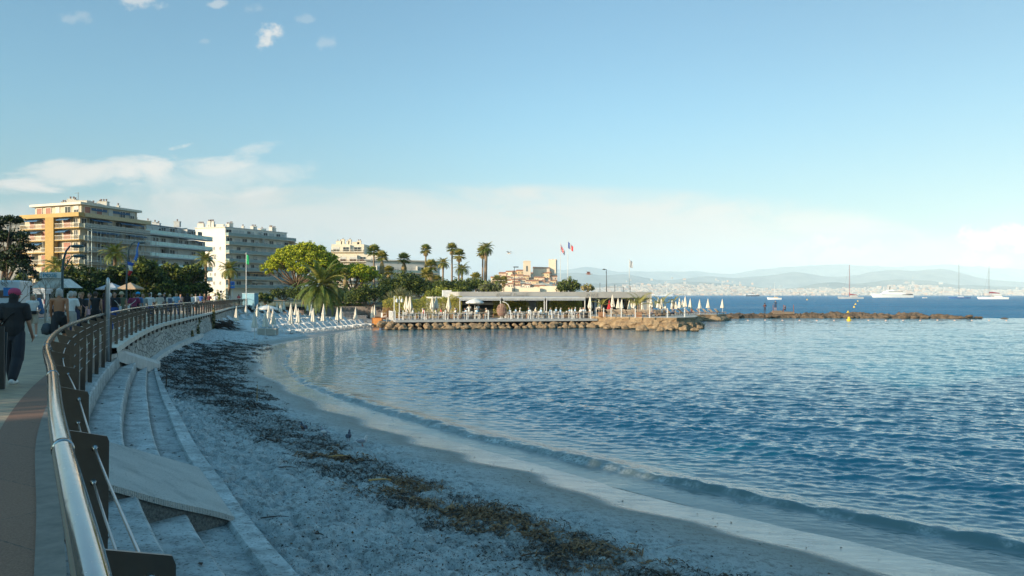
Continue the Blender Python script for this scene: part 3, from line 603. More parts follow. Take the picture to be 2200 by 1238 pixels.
# ================================================================ BUILDINGS
DARKG = mat('window_glass', (.02, .028, .032), .35, var=.3, vs=.5, spec=.25)
FRAMEW = mat('white_frame', (.72, .71, .68), .5, var=.05)
SHUT = mat('red_brown_shutter', (.30, .12, .085), .6, var=.12, vs=2)
SHUTW = mat('white_shutter', (.50, .49, .46), .6, var=.08, vs=2)
GLASSB = mat('balcony_glass', (.20, .29, .29), .3, var=.12, vs=.4, spec=.4)
BARS = mat('balcony_bars', (.50, .42, .30), .5, var=.1)
TEALG = mat('turquoise_glass', (.22, .50, .52), .15, var=.15, vs=.3, spec=.8)
BLUEAW = mat('blue_awning', (.04, .12, .24), .8, var=.15)
ORANW = mat('ochre_awning', (.52, .27, .12), .8, var=.15)
def wmesh(kind, w_, h_):
    key = ('w', kind, w_, h_)
    if key in _mc: return _mc[key]
    b = MB(); fr = .09
    b.box((0, 0, h_/2), (w_, .10, h_), m=1)
    for s in (-1, 1): b.box((s*(w_/2-fr/2), -.07, h_/2), (fr, .06, h_), m=0)
    b.box((0, -.07, h_-fr/2), (w_-2*fr, .06, fr), m=0); b.box((0, -.07, fr/2), (w_-2*fr, .06, fr), m=0)
    if kind in ('glass', 'half'): b.box((0, -.07, h_/2), (fr*.8, .055, h_-2*fr), m=0)
    mats = [FRAMEW, {'glass': DARKG, 'half': DARKG, 'red': SHUT, 'white': SHUTW}[kind]]
    if kind == 'half': b.box((0, -.062, h_*.76), (w_-2*fr, .02, h_*.40), m=2); mats.append(SHUTW)
    _mc[key] = b.mesh('window', mats); return _mc[key]
def facade(root, A, B, zs, fh, wins, wall, depth=1.3, rail='glass', slabm=None, railm=None, awn=None, ext=(0, 0), slabt=.22, wh=2.25, side=0.0, skip_slab=()):
    """wins: per floor a list of (u 0..1, width, kind); A to B run left to right seen from outside"""
    A = Vector(A); B = Vector(B); d = (B-A); Ln = d.length; ang = math.atan2(d.y, d.x); loc = Matrix.Translation((A.x-root.location.x, A.y-root.location.y, 0)) @ Matrix.Rotation(ang, 4, 'Z')
    for i, z in enumerate(zs):
        z = z-root.location.z
        if i not in skip_slab and depth > 0:
            b = MB(); b.M = loc; b.box((Ln/2+(ext[1]-ext[0])/2, -depth/2, z-slabt/2), (Ln+ext[0]+ext[1], depth, slabt)); sl = b.build('balcony', slabm, root)
            r = MB(); r.M = loc; x0, x1 = -ext[0]+.08, Ln+ext[1]-.08
            if rail == 'glass':
                npn = max(2, int((x1-x0)/2.2))
                for j in range(npn): q = (x1-x0)/npn; r.box((x0+(j+.5)*q, -depth+.06, z+.5), (q-.06, .03, .95))
                r.box(((x0+x1)/2, -depth+.06, z+1.02), (x1-x0, .06, .05), m=1)
            else:
                r.box(((x0+x1)/2, -depth+.06, z+1.0), (x1-x0, .06, .06), m=1); r.box(((x0+x1)/2, -depth+.06, z+.12), (x1-x0, .05, .05), m=1)
                for j in range(int((x1-x0)/.28)): r.box((x0+j*.28+.1, -depth+.06, z+.55), (.05, .03, .85))
            for sgn, xx in ((0, x0), (1, x1)): r.box((xx, -depth/2, z+.5), (.04, depth-.12, .9))
            r.build('balustrade', [railm, FRAMEW], root)
            for j in range(1, int(Ln/4)):   # partitions between the flats
                if (j*7+i*3) % 4 == 0: q = MB(); q.M = loc; q.box((j*4.0, -depth/2+.05, z+fh/2-.1), (.08, depth-.2, fh-.35)); q.build('partition', SHUTW, root)
        for (u, ww, kd) in wins[i % len(wins)]:
            if kd == 'white' and random.random() < .4: kd = random.choice(['glass', 'glass', 'half'])
            me_ = wmesh(kd, ww, wh if kd != 'small' else 1.2) if kd != 'small' else wmesh('glass', ww, 1.2)
            o = link('window', me_, root); P = loc @ Vector((u*Ln, -.03, z+(.05 if kd != 'small' else .95))); o.location = P; o.rotation_euler = (0, 0, ang)
        if awn and i in awn:
            for (u, ww, amat) in awn[i]:
                b = MB(); x0, x1 = u*Ln-ww/2, u*Ln+ww/2; zt = z+fh-.42; dz = .45; dp = depth+.15
                b.add([(x0, -.06, zt), (x1, -.06, zt), (x1, -dp, zt-dz), (x0, -dp, zt-dz), (x0, -dp, zt-dz-.22), (x1, -dp, zt-dz-.22), (x0, -.06, zt-.05), (x1, -.06, zt-.05)], [(0, 3, 2, 1), (3, 4, 5, 2), (6, 7, 5, 4), (0, 6, 4, 3), (1, 2, 5, 7)])
                b.M = None; b.v = [tuple(loc @ Vector(v)) for v in b.v]; b.build('awning', amat, root)
def core(root, poly, z0, z1, m, name='wall'):
    b = MB(); r = root.location; b.prism([(p[0]-r.x, p[1]-r.y) for p in poly], z0-r.z, z1-r.z); return b.build(name, m, root)
def chimney(root, x, y, z, w_, d_, h_, m, pots=2):
    b = MB(); r = root.location; b.box((x-r.x, y-r.y, z+h_/2-r.z), (w_, d_, h_)); b.box((x-r.x, y-r.y, z+h_+.07-r.z), (w_+.2, d_+.2, .14)); o = b.build('chimney', m, root)
    q = MB()
    for j in range(pots): q.lathe([(.16, 0), (.16, .45), (.24, .47), (.2, .6)], (x-r.x+(j-(pots-1)/2)*w_/max(pots, 1)*.9, y-r.y, z+h_+.14-r.z), 8)
    if pots: q.build('chimney_pot', mat('chimney_pot', (.20, .13, .10), .8), o)
def lerp2(a, b, t): return (a[0]+(b[0]-a[0])*t, a[1]+(b[1]-a[1])*t)
# --- the ochre block on the left
C, Lf, Rt = (-101, 185), (-118.5, 192.5), (-95.5, 206.5); Bk = (Lf[0]+Rt[0]-C[0], Lf[1]+Rt[1]-C[1])
CREAM = mat('cream_render', (.50, .43, .33), .9, var=.10, vs=.4); OCHRE = mat('ochre_band', (.44, .29, .11), .85, var=.10, vs=.5); OCHP = mat('ochre_tiles', (.38, .24, .07), .8, var=.12, vs=2)
b1 = thing('apartment_building', 'ochre and cream apartment block with red brown shutters, scaffolding and penthouse floor', 'building', (*C, 2.2))
core(b1, [Lf, C, Rt, Bk], 2.2, 22.6, CREAM)
zs = [22.6-2.82*k for k in range(1, 7)]
wl = [(.14, 1.9, 'red'), (.36, 1.9, 'red'), (.78, 2.6, 'red'), (.93, 1.2, 'glass')]
wl2 = [(.12, 1.6, 'white'), (.36, 1.9, 'half'), (.78, 2.6, 'red'), (.93, 1.2, 'glass')]
facade(b1, Lf, C, zs, 2.82, [wl, wl, wl2], CREAM, 1.35, 'bars', OCHRE, BARS, awn={0: [(.2, 5, BLUEAW), (.78, 4, BLUEAW)], 1: [(.2, 5, BLUEAW), (.75, 3.4, BLUEAW)], 2: [(.25, 4.6, BLUEAW)]}, ext=(0, 1.35))
wr = [(.05, 1.6, 'glass'), (.16, 1.6, 'white'), (.28, 2.2, 'glass'), (.42, 1.6, 'half'), (.56, 2.4, 'glass'), (.70, 1.6, 'glass'), (.83, 2.0, 'half'), (.94, 1.3, 'glass')]
facade(b1, C, Rt, zs, 2.82, [wr, wr[1:], wr[:-1]+[(.94, 1.3, 'white')]], CREAM, 1.35, 'glass', mat('slab_grey', (.42, .40, .36), .8), mat('dull_glass', (.16, .2, .2), .15), awn={0: [(.25, 6, BLUEAW), (.7, 8, BLUEAW)], 1: [(.3, 9, BLUEAW), (.8, 6, BLUEAW)]}, ext=(0, 0))
b = MB(); b.M = Matrix.Translation((Lf[0]-C[0], Lf[1]-C[1], 0)) @ Matrix.Rotation(math.atan2(C[1]-Lf[1], C[0]-Lf[0]), 4, 'Z'); Ll = math.dist(Lf, C)
b.box((Ll*.56, -1.0, 10.2), (2.9, 1.1, 19.9)); b.build('tiled_panel', OCHP, b1)
for (P0, P1, m_) in ((Lf, C, OCHRE), (C, Rt, mat('band_cream', (.56, .44, .27), .85))):   # parapet band
    b = MB(); d = Vector((P1[0]-P0[0], P1[1]-P0[1], 0)); b.M = Matrix.Translation((P0[0]-C[0], P0[1]-C[1], 0)) @ Matrix.Rotation(math.atan2(d.y, d.x), 4, 'Z')
    b.box((d.length/2+.7*(P0 is Lf), -.72, 20.55), (d.length+1.4*(P0 is Lf), 1.5, .95)); b.build('parapet', m_, b1)
def inset(P, k): 
    cx = sum(p[0] for p in P)/4; cy = sum(p[1] for p in P)/4; return [(p[0]+(cx-p[0])*k, p[1]+(cy-p[1])*k) for p in P]
pq = inset([Lf, C, Rt, Bk], .16); core(b1, pq, 23.1, 25.4, CREAM, 'penthouse'); core(b1, inset([Lf, C, Rt, Bk], .07), 25.4, 25.95, mat('roof_slab', (.62, .58, .50), .8), 'roof')
wp = [[(.1, 2, 'red'), (.3, 2, 'red'), (.5, 1.4, 'white'), (.72, 2, 'glass'), (.9, 1.6, 'half')]]
facade(b1, pq[0], pq[1], [23.1], 2.3, wp, CREAM, 0, wh=2.0); facade(b1, pq[1], pq[2], [23.1], 2.3, wp, CREAM, 0, wh=2.0, awn={0: [(.3, 5, BLUEAW), (.7, 6, BLUEAW)]})
for (u, v, w_, h_, p_) in ((.08, .42, .8, 1.2, 1), (.22, .42, 1.3, 1.9, 2), (.45, .3, 1.6, 3.4, 0), (.5, .52, 4.0, 2.4, 0), (.33, .4, 1.0, 2.0, 1)):
    pass
top = inset([Lf, C, Rt, Bk], .07)
for (px, w_, d_, h_, p_) in ((133, .9, .9, 1.3, 1), (139, 1.2, 1.0, 2.0, 2), (147, .8, .8, 1.9, 0), (155, 1.7, 1.2, 3.6, 2), (162, .9, .9, 3.2, 1), (172, 5.0, 3.0, 2.7, 0), (187, .9, .9, 2.3, 1), (197, 2.0, 1.2, 2.4, 2), (215, 1.1, 1.0, 2.7, 1), (223, 2.2, 1.4, 3.1, 3), (254, .6, .6, 1.2, 1)):
    Y = 198 if px < 180 else 201; chimney(b1, (px-1100)/F*Y, Y, 25.9, w_, d_, h_*.55, mat('chimney_render', (.55, .52, .46), .9, var=.12), p_)
b = MB(); a_ = W(168, 436, 198)-b1.location; b.tube([a_, a_+Vector((0, 0, 2.6))], .06, 5); b.tube([a_+Vector((-.9, 0, 2.4)), a_+Vector((.2, 0, 2.5))], .05, 4); b.build('antenna', mat('antenna_metal', (.2, .2, .2), .5, .5), b1)
# scaffolding on its right face
sc_ = thing('scaffolding', 'galvanised tube scaffolding covering the shaded side of the ochre block', 'scaffolding', (*C, 2.2))
b = MB(); d = Vector((Rt[0]-C[0], Rt[1]-C[1], 0)); Ln = d.length; M_ = Matrix.Translation((0, 0, 0)) @ Matrix.Rotation(math.atan2(d.y, d.x), 4, 'Z'); b.M = M_
GAL = mat('scaffold_tube', (.34, .42, .44), .5, .4)
for j in range(9):
    x = .6+j*(Ln+1.5-.6)/8
    for y in (-1.7, -2.7): b.tube([(x, y, 0), (x, y, 17.2)], .05, 4)
for i in range(7):
    for y in (-1.7, -2.7): b.tube([(.5, y, 2.2+i*2.45), (Ln+1.6, y, 2.2+i*2.45)], .045, 4); b.tube([(.5, y, 3.2+i*2.45), (Ln+1.6, y, 3.2+i*2.45)], .03, 4)
    for j in range(9): x = .6+j*(Ln+.9)/8; b.tube([(x, -1.7, 2.2+i*2.45), (x, -2.7, 2.2+i*2.45)], .04, 4)
for i in range(6): b.tube([(2+i, -2.72, 2.2+i*2.45), (4.6+i, -2.72, 4.65+i*2.45)], .04, 4)
b.build('tube_frame', GAL, sc_); b = MB(); b.M = M_
for i in range(6): b.box((Ln/2+.8, -2.2, 2.15+i*2.45), (Ln+1.2, .8, .07))
b.build('deck_boards', mat('scaffold_boards', (.30, .25, .18), .8), sc_)
# --- block with turquoise glass balconies
C2, R2 = (-97.2, 209.5), (-91.5, 236); L2 = (-114, 214.6); B2 = (-108.3, 241)
WHT = mat('grey_white_render', (.55, .55, .53), .9, var=.08, vs=.4)
b2 = thing('apartment_building', 'apartment block with long turquoise glass balconies behind the ochre block', 'building', (*C2, 2.2))
core(b2, [L2, C2, R2, B2], 2.2, 19.8, WHT); zs = [20.3-3.0*k for k in range(0, 6)]
w2 = [(.06, 2.2, 'white'), (.16, 2.2, 'white'), (.28, 2.0, 'glass'), (.42, 2.4, 'white'), (.55, 2.2, 'white'), (.66, 1.8, 'glass'), (.78, 2.2, 'white'), (.9, 2.0, 'glass')]
facade(b2, C2, R2, zs, 3.0, [w2, w2[1:], w2[:5]+w2[6:]], WHT, 1.8, 'glass', mat('slab_bluegrey', (.36, .38, .40), .8), TEALG, ext=(2.5, 1.2), slabt=.3, awn={0: [], 1: [(.8, 3, BLUEAW)]})
facade(b2, L2, C2, zs[1:], 3.0, [[(.5, 2, 'glass')]], WHT, 0)
q = inset([L2, C2, R2, B2], .22); core(b2, q, 20.3, 22.9, WHT, 'penthouse'); facade(b2, q[1], q[2], [20.35], 2.4, [w2], WHT, 0, wh=2.0); core(b2, inset([L2, C2, R2, B2], .19), 22.9, 23.2, mat('roof_bluegrey', (.25, .29, .33), .8), 'roof')
for (px, w_, h_, p_) in ((318, 1.4, 1.7, 1), (333, 1.2, 1.3, 1), (341, .8, 1.0, 1), (381, 1.6, 1.5, 1), (294, 1.4, 2.0, 1)):
    Y = 224; chimney(b2, (px-1100)/F*Y, Y, 23.2, w_, 1.0, h_, mat('chimney_grey', (.45, .46, .46), .9), p_)
# --- white block with the blank lit gable
C3, R3, L3 = (-97.0, 268), (-81.5, 298), (-109.0, 272.5); B3 = (L3[0]+R3[0]-C3[0], L3[1]+R3[1]-C3[1])
WHT3 = mat('white_render', (.74, .68, .60), .9, var=.06, vs=.3)
b3 = thing('apartment_building', 'tall white apartment block with blank lit gable wall and chimney stacks', 'building', (*C3, 2.2))
core(b3, [L3, C3, R3, B3], 2.2, 24.2, WHT3); zs = [24.2-2.95*k for k in range(0, 7)]
w3 = [[(.05, 2.4, 'glass'), (.15, 2.4, 'white'), (.25, 2.2, 'white'), (.36, 1.6, 'glass'), (.42, 1.4, 'half'), (.54, 2.2, 'white'), (.63, 2.0, 'glass'), (.74, 2.2, 'half'), (.85, 2.0, 'glass'), (.94, 1.6, 'white')],
      [(.06, 2.2, 'white'), (.17, 1.7, 'glass'), (.29, 2.2, 'white'), (.40, 2.2, 'white'), (.52, 2.2, 'white'), (.63, 2.2, 'white'), (.75, 1.8, 'glass'), (.88, 2.2, 'white')],
      [(.06, 2.2, 'white'), (.17, 2.2, 'white'), (.29, 2.2, 'white'), (.40, 1.8, 'half'), (.52, 2.2, 'white'), (.63, 1.8, 'glass'), (.75, 2.2, 'white'), (.88, 2.2, 'glass')]]
facade(b3, C3, R3, zs[1:], 2.95, w3, WHT3, 1.7, 'glass', mat('slab_beige', (.52, .44, .34), .8), GLASSB, ext=(0, 1.2), slabt=.26, awn={4: [(.45, 12, ORANW)], 0: [(.93, 3, ORANW)], 5: [(.42, 8, mat('cream_awning', (.55, .45, .35), .8))]})
facade(b3, L3, C3, zs[2:], 2.95, [[(.45, .6, 'small'), (.62, .6, 'small'), (.82, .6, 'small')], [(.5, .6, 'small'), (.65, .6, 'small')]], WHT3, 0)
q = [lerp2(L3, C3, 0), (C3[0]-.2, C3[1]+.3), (R3[0]-2.2, R3[1]-4), (B3[0], B3[1]-4)]
core(b3, q, 24.2, 26.9, WHT3, 'penthouse'); facade(b3, q[1], q[2], [24.2], 2.6, [w3[0]], WHT3, 1.5, 'glass', mat('slab_beige', (.52, .44, .34), .8), GLASSB, ext=(0, 3.5), wh=2.1)
core(b3, [(p[0], p[1]) for p in inset(q, -.02)], 26.9, 27.2, mat('roof_edge', (.6, .56, .5), .8), 'roof')
for (px, w_, h_, p_) in ((432, 2.1, 1.9, 4), (447, .7, 1.4, 1), (450, 1.0, 2.9, 2), (456, 1.4, 3.0, 3), (472, 3.0, 1.6, 0), (490, 1.2, 1.9, 2), (497, 1.0, 2.4, 2), (522, .8, 1.6, 1), (542, 1.0, 1.9, 1), (547, 1.3, 2.0, 2), (563, 2.6, 1.2, 1), (582, 1.2, 2.3, 3), (589, 1.2, 2.1, 2)):
    Y = np.interp(px, [430, 490, 604], [274, 276, 296]); chimney(b3, (px-1100)/F*Y, Y, 27.2, w_, 1.1, h_*.75, WHT3, p_)
# --- cream terraced block above the pines
b4 = thing('apartment_building', 'cream stepped apartment block rising above the umbrella pines', 'building', (-62, 330, 2.5))
CR4 = mat('warm_render', (.66, .58, .46), .9, var=.08, vs=.3)
def bx4(x0, x1, y0, y1, ya, yb, root, wn, dep=1.2, Ys=330, nm='wall', rl=BARS):
    a = W(x0, y1, Ys); c_ = W(x1, y0, Ys); core(root, [(a.x, Ys), (c_.x, Ys), (c_.x+1, Ys+14), (a.x+1, Ys+14)], a.z, c_.z, CR4, nm)
    fl = max(1, round((c_.z-a.z)/3.1)); fh = (c_.z-a.z)/fl
    facade(root, (a.x, Ys), (c_.x, Ys), [a.z+fh*k for k in range(fl)], fh, wn, CR4, dep, 'bars', mat('slab_warm', (.60, .50, .36), .8), rl, wh=2.0)
w4 = [[(.15, 2.6, 'half'), (.45, 2.6, 'glass'), (.8, 3.0, 'glass')], [(.2, 2.6, 'glass'), (.6, 3.0, 'white'), (.85, 2, 'glass')]]
bx4(712, 782, 525, 640, 0, 0, b4, w4); bx4(705, 812, 547, 640, 0, 0, b4, [[(.1, 2.4, 'glass'), (.3, 2.4, 'half'), (.5, 3, 'white'), (.7, 2.4, 'glass'), (.9, 2, 'half')]], Ys=324, rl=ORANW)
for (px, w_, h_, p_) in ((729, 2.6, 2.0, 2), (737, 1.4, 2.7, 1), (748, 1.2, 2.0, 1), (752, 1.2, 2.6, 1), (765, 3, 1.6, 0), (772, 1.6, 2.1, 2)):
    chimney(b4, (px-1100)/F*336, 336, 24.8, w_, 1.2, h_, CR4, p_)
# --- long low blocks behind the palms
b5 = thing('apartment_building', 'long pale apartment block half hidden behind the palm row', 'building', (-56, 300, 2.5))
w5 = [[(i/13+.04, 2.3, random.choice(['white', 'glass', 'half', 'white'])) for i in range(13)] for _ in range(4)]
a = W(786, 630, 300); c_ = W(932, 560, 300); core(b5, [(a.x, 300), (c_.x, 312), (c_.x, 325), (a.x, 315)], 2.5, c_.z, WHT)
facade(b5, (a.x, 300), (c_.x, 312), [3.5+3.0*k for k in range(4)], 3.0, w5, WHT, 1.5, 'glass', mat('slab_beige', (.52, .44, .34), .8), GLASSB)
core(b5, [(a.x-.5, 299), (c_.x+.5, 311), (c_.x, 326), (a.x, 316)], c_.z, c_.z+.45, mat('roof_edge', (.6, .56, .5), .8), 'roof')
# --- dark block edge at far left
b6 = thing('apartment_building', 'dim grey apartment block with flat roof behind the dark tree at the left edge', 'building', (-135, 200, 2.2))
core(b6, [(-150, 188), (-122, 200), (-126, 225), (-152, 215)], 2.2, 22.3, WHT); core(b6, [(-151, 187), (-121, 199.5), (-125, 226), (-153, 216)], 22.3, 22.8, mat('dark_roof', (.12, .13, .15), .8), 'roof')
facade(b6, (-150, 188), (-122, 200), [19.3, 16.3, 13.3], 3.0, [[(i/8+.06, 1.8, 'white') for i in range(8)]], WHT, 1.2, 'bars', WHT, BARS)
# --- blocks that stand left of and behind the camera and shade the beach
def shadeblock(x0, x1, y0, y1, h_, lab):
    o = thing('apartment_building', lab, 'building', ((x0+x1)/2, (y0+y1)/2, 2.2)); cx, cy = (x0+x1)/2, (y0+y1)/2
    core(o, [(x0, y0), (x1, y0), (x1, y1), (x0, y1)], 2.2, 2.2+h_, CREAM)
    facade(o, (x1, y0), (x1, y1), [5.2+3*k for k in range(int(h_/3)-1)], 3, [[(i/6+.08, 2, random.choice(['white', 'glass'])) for i in range(6)]], CREAM, 1.3, 'glass', WHT, GLASSB)
    return o
shadeblock(-54, -46, 16, 47, 16.5, 'cream street block with glass balconies left of the view'); shadeblock(-52, -44, -15, 13.5, 17.5, 'cream street block beside the promenade behind the view')
shadeblock(-52, -44, -90, -24, 20, 'long cream street block well behind the view'); shadeblock(-150, -125, 40, 84, 20, 'inland cream block left of the view')

# ================================================================ OLD TOWN ON ITS POINT
YT = 900
OTW = [mat('town_wall_%s' % a, c, .9, var=.10, vs=.08) for a, c in (('cream', (.66, .55, .42)), ('pink', (.62, .46, .35)), ('pale', (.70, .64, .54)), ('ochre', (.60, .45, .27)))]
TILE = mat('terracotta_tiles', (.46, .18, .08), .85, var=.2, vs=.15); SHG = mat('old_shutter', (.10, .12, .12), .7)
wme = MB().box((0, 0, 0), (1.1, .16, 1.7)).mesh('window', SHG)
rr = random.Random(5)
def house(x, Y, z, w_, d_, h_, wm, label, rz=0.0):
    o = thing('town_house', label, 'house', (x, Y, z), rz, 'houses of the old town')
    MB().box((0, d_/2, h_/2-4), (w_, d_, h_+8)).build('wall', wm, o)
    b = MB(); e = .5; rh = w_*.16; b.add([(-w_/2-e, -e, h_+.05), (w_/2+e, -e, h_+.05), (w_/2+e, d_+e, h_+.05), (-w_/2-e, d_+e, h_+.05), (-w_/2-e, d_/2, h_+rh+.6), (w_/2+e, d_/2, h_+rh+.6)], [(0, 1, 5, 4), (3, 4, 5, 2), (0, 4, 3), (1, 2, 5), (0, 3, 2, 1)])
    b.build('roof', TILE, o)
    for r_ in range(max(1, int(h_/3.4))):
        for c_ in range(max(2, int(w_/3.2))):
            if rr.random() < .85: link('window', wme, o, ((c_+.5)/max(2, int(w_/3.2))*w_-w_/2, -.02, h_-2.0-r_*3.2))
    return o
env = lambda p: np.interp(p, [1040, 1056, 1070, 1083, 1100, 1112, 1125, 1145, 1165, 1185, 1198, 1206, 1212], [606, 597, 591, 584, 581, 578, 583, 586, 584, 590, 598, 604, 606])
rows = [(0, 0), (9, -28), (18, -52), (27, -75), (35, -95)]
hn = 0
for ri, (dyp, dY) in enumerate(rows):
    px = 1036+rr.uniform(0, 6) if ri > 2 else 1052+rr.uniform(0, 8)
    while px < (1214 if ri < 4 else 1208):
        w_px = rr.uniform(9, 17); c = px+w_px/2; ytop = env(c)+dyp+rr.uniform(-1.5, 2.5); Y = YT+dY+rr.uniform(-4, 4)
        if ytop < 621:
            P = W(c, ytop, Y); h_ = rr.uniform(7, 11); kk = rr.randrange(4)
            house(P.x, Y, P.z-h_-1.2, w_px*Y/F*.98, 11, h_, OTW[kk], '%s old town house with terracotta roof, %s from left in the %s row' % (['cream', 'pink', 'pale', 'ochre'][kk], ORD[hn], ['top', 'second', 'middle', 'fourth', 'lowest'][ri]), rr.uniform(-.3, .25)); hn += 1
        px += w_px*rr.uniform(.9, 1.15)
    hn = 0
STN = mat('tower_stone', (.66, .55, .42), .9, var=.10, vs=.1)
o = thing('church_tower', 'square cream bell tower with an arched belfry opening above the old town', 'tower', (*W(1132, 592, YT-10)[:2], 0)); z0, z1 = W(0, 600, YT)[2], W(0, 564, YT)[2]
MB().box((0, 0, (z0+z1)/2-6), (8.2, 8, z1-z0+12)).build('wall', STN, o); MB().box((0, 0, z1+.4), (8.8, 8.6, .7)).box((0, 0, z1+1.0), (6.5, 6.5, .8)).build('parapet', STN, o)
b = MB(); b.box((0, -4.05, z1-8), (2.0, .2, 5.5)).lathe([(.01, -.1), (1, -.1), (1, .1), (.01, .1)], (0, 0, 0), 14); b.v[8:] = [(x, -4.05+z, z1-5.3+y) for x, y, z in b.v[8:]]; b.build('belfry_opening', SHG, o)
o = thing('castle_tower', 'tall square stone tower standing at the seaward end of the castle', 'tower', (*W(1186.5, 590, YT+5)[:2], 0), R(-14)); z1 = W(0, 558, YT)[2]
MB().box((0, 4, z1/2), (8.4, 8, z1)).build('wall', STN, o); b = MB()
for sx_ in (-3.6, 0, 3.6):
    for sy_ in (.4, 4, 7.6): b.box((sx_, sy_, z1+.5), (1.2, .8, 1.0))
b.build('battlement', STN, o)
o = thing('castle_hall', 'long cream castle hall with an orange tiled roof between the two towers', 'castle', (*W(1163, 590, YT)[:2], 0)); z1 = W(0, 577, YT)[2]
MB().box((0, 5, z1/2), (19, 10, z1)).build('wall', STN, o); MB().add([(-9.6, -.5, z1), (9.4, -.5, z1), (9.4, 10.5, z1), (-9.6, 10.5, z1), (-9.6, 5, z1+2.2), (9.4, 5, z1+1.6)], [(0, 1, 5, 4), (3, 4, 5, 2), (0, 4, 3), (1, 2, 5), (0, 3, 2, 1)]).build('roof', TILE, o)
# rampart and the hill it rings
hx = np.linspace(1020, 1222, 40); tt = np.linspace(0, 1, 14); XX = (hx[None]-1100)/F*(YT-110+tt*150)[:, None]; YY = np.repeat((YT-110+tt*150)[:, None], 40, 1)
ZZ = 4+np.array([max(0, (CZ-(env(a)+16-HZ)/F*YT)) for a in hx])[None]*np.sin(np.clip(tt*1.2, 0, 1)*math.pi/2)[:, None]-1.5
tag(link('old_town_hill', npmesh('old_town_hill', np.stack([XX, YY, ZZ], -1).reshape(-1, 3), gridf(14, 40), STN, True)), kind='structure')
o = thing('rampart', 'low stone rampart running along the foot of the old town', 'wall', (0, 0, 0)); b = MB()
for x0, x1, ya in ((1040, 1100, 617), (1100, 1160, 618), (1160, 1216, 615)): A_, B_ = W(x0, ya, YT-115), W(x1, ya, YT-122); b.prism([(A_.x, A_.y), (B_.x, B_.y), (B_.x, B_.y+4), (A_.x, A_.y+4)], 0, [A_.z]*4)
b.build('stonework', STN, o)
# ================================================================ PLANTS
def leafmat(name, c, c2, rough=.55, tr=.25):
    m, n, l, b = mk(name); c_ = mixc(n, l, mr(n, l, nz(n, l, 1.7, 3), .35, .65), c, c2); l.new(c_, b.inputs['Base Color'])
    b.inputs['Roughness'].default_value = rough; b.inputs['Specular IOR Level'].default_value = .3
    ts = n.new('ShaderNodeBsdfTranslucent'); l.new(c_, ts.inputs[0]); ms = n.new('ShaderNodeMixShader'); ms.inputs[0].default_value = tr
    o = n['Material Output']; l.new(b.outputs[0], ms.inputs[1]); l.new(ts.outputs[0], ms.inputs[2]); l.new(ms.outputs[0], o.inputs['Surface']); return m
LD = leafmat('dark_leaves', (.020, .042, .012), (.050, .078, .018)); LM = leafmat('mid_leaves', (.11, .15, .026), (.24, .26, .045))
PND = leafmat('pine_needles_dark', (.07, .12, .012), (.13, .18, .020)); PNL = leafmat('pine_needles_bright', (.42, .46, .02), (.60, .60, .04))
PLM = leafmat('palm_leaves', (.08, .13, .024), (.17, .20, .045)); PLY = leafmat('palm_leaves_pale', (.30, .27, .06), (.42, .36, .10)); DEAD = leafmat('dead_fronds', (.30, .22, .10), (.45, .35, .17), .8, .1)
BAM = leafmat('bamboo_leaves', (.25, .29, .04), (.44, .42, .07)); BAM2 = leafmat('bamboo_leaves_yellow', (.42, .36, .07), (.55, .45, .10))
BARK = mat('bark', (.16, .11, .075), .95, var=.3, vs=3, bump=.8, bs=8); PBARK = mat('palm_bark', (.24, .17, .11), .95, var=.3, vs=4, bump=.9, bs=9)
def quads(P, s, rng, up=.0, asp=.55, nrm=None):
    """one leaf quad at every point P"""
    n = len(P); a = rng.normal(size=(n, 3)); a[:, 2] *= (1-up); a /= np.linalg.norm(a, axis=1)[:, None]
    if nrm is not None: b = np.cross(nrm+rng.normal(size=(n, 3))*.45, a)
    else: b = np.cross(a, rng.normal(size=(n, 3)))
    b /= np.linalg.norm(b, axis=1)[:, None]+1e-9; s = np.asarray(s)*rng.uniform(.6, 1.35, n); a *= s[:, None]*.5; b *= (s*asp)[:, None]*.5
    V = np.stack([P-a, P-b*1.0+a*.15, P+a, P+b*1.0+a*.15], 1).reshape(-1, 3); return V, np.arange(4*n).reshape(-1, 4)
def crown_pts(blobs, n, rng, shell=.55, clumps=24, cr=.22):
    """blobs: (x, y, z, rx, ry, rz); leaf points gathered in clumps near each blob's skin"""
    w_ = np.array([b[3]*b[4]+b[3]*b[5] for b in blobs]); w_ = w_/w_.sum(); out = []; nr = []
    for b, k in zip(blobs, (w_*n).astype(int)):
        nc = max(5, int(clumps)); d = rng.normal(size=(nc, 3)); d /= np.linalg.norm(d, axis=1)[:, None]; d[:, 2] = np.where(d[:, 2] < -.5, -d[:, 2]*.4, d[:, 2])
        c = d*rng.uniform(shell, 1.0, nc)[:, None]; i = rng.integers(0, nc, k); q = rng.normal(size=(k, 3)); q /= np.linalg.norm(q, axis=1)[:, None]
        rad = cr*rng.uniform(.65, 1.5, nc)[i]*rng.uniform(.3, 1.0, k)**.4
        p = c[i]+q*rad[:, None]; out.append(p*np.array(b[3:6])+np.array(b[:3])); nr.append(q)
    return np.concatenate(out), np.concatenate(nr)
def crown(name, blobs, n, size, mats, parent, seed, share=.4, shell=.55, clumps=24, cr=.22, asp=.6):
    rng = np.random.default_rng(seed); P, Q = crown_pts(blobs, n, rng, shell, clumps, cr); V, Fq = quads(P, np.full(len(P), size), rng, asp=asp, nrm=Q)
    mi = (rng.random(len(P)) < share).astype(int); return link(name, npmesh(name, V, Fq, mats, False, mi), parent)
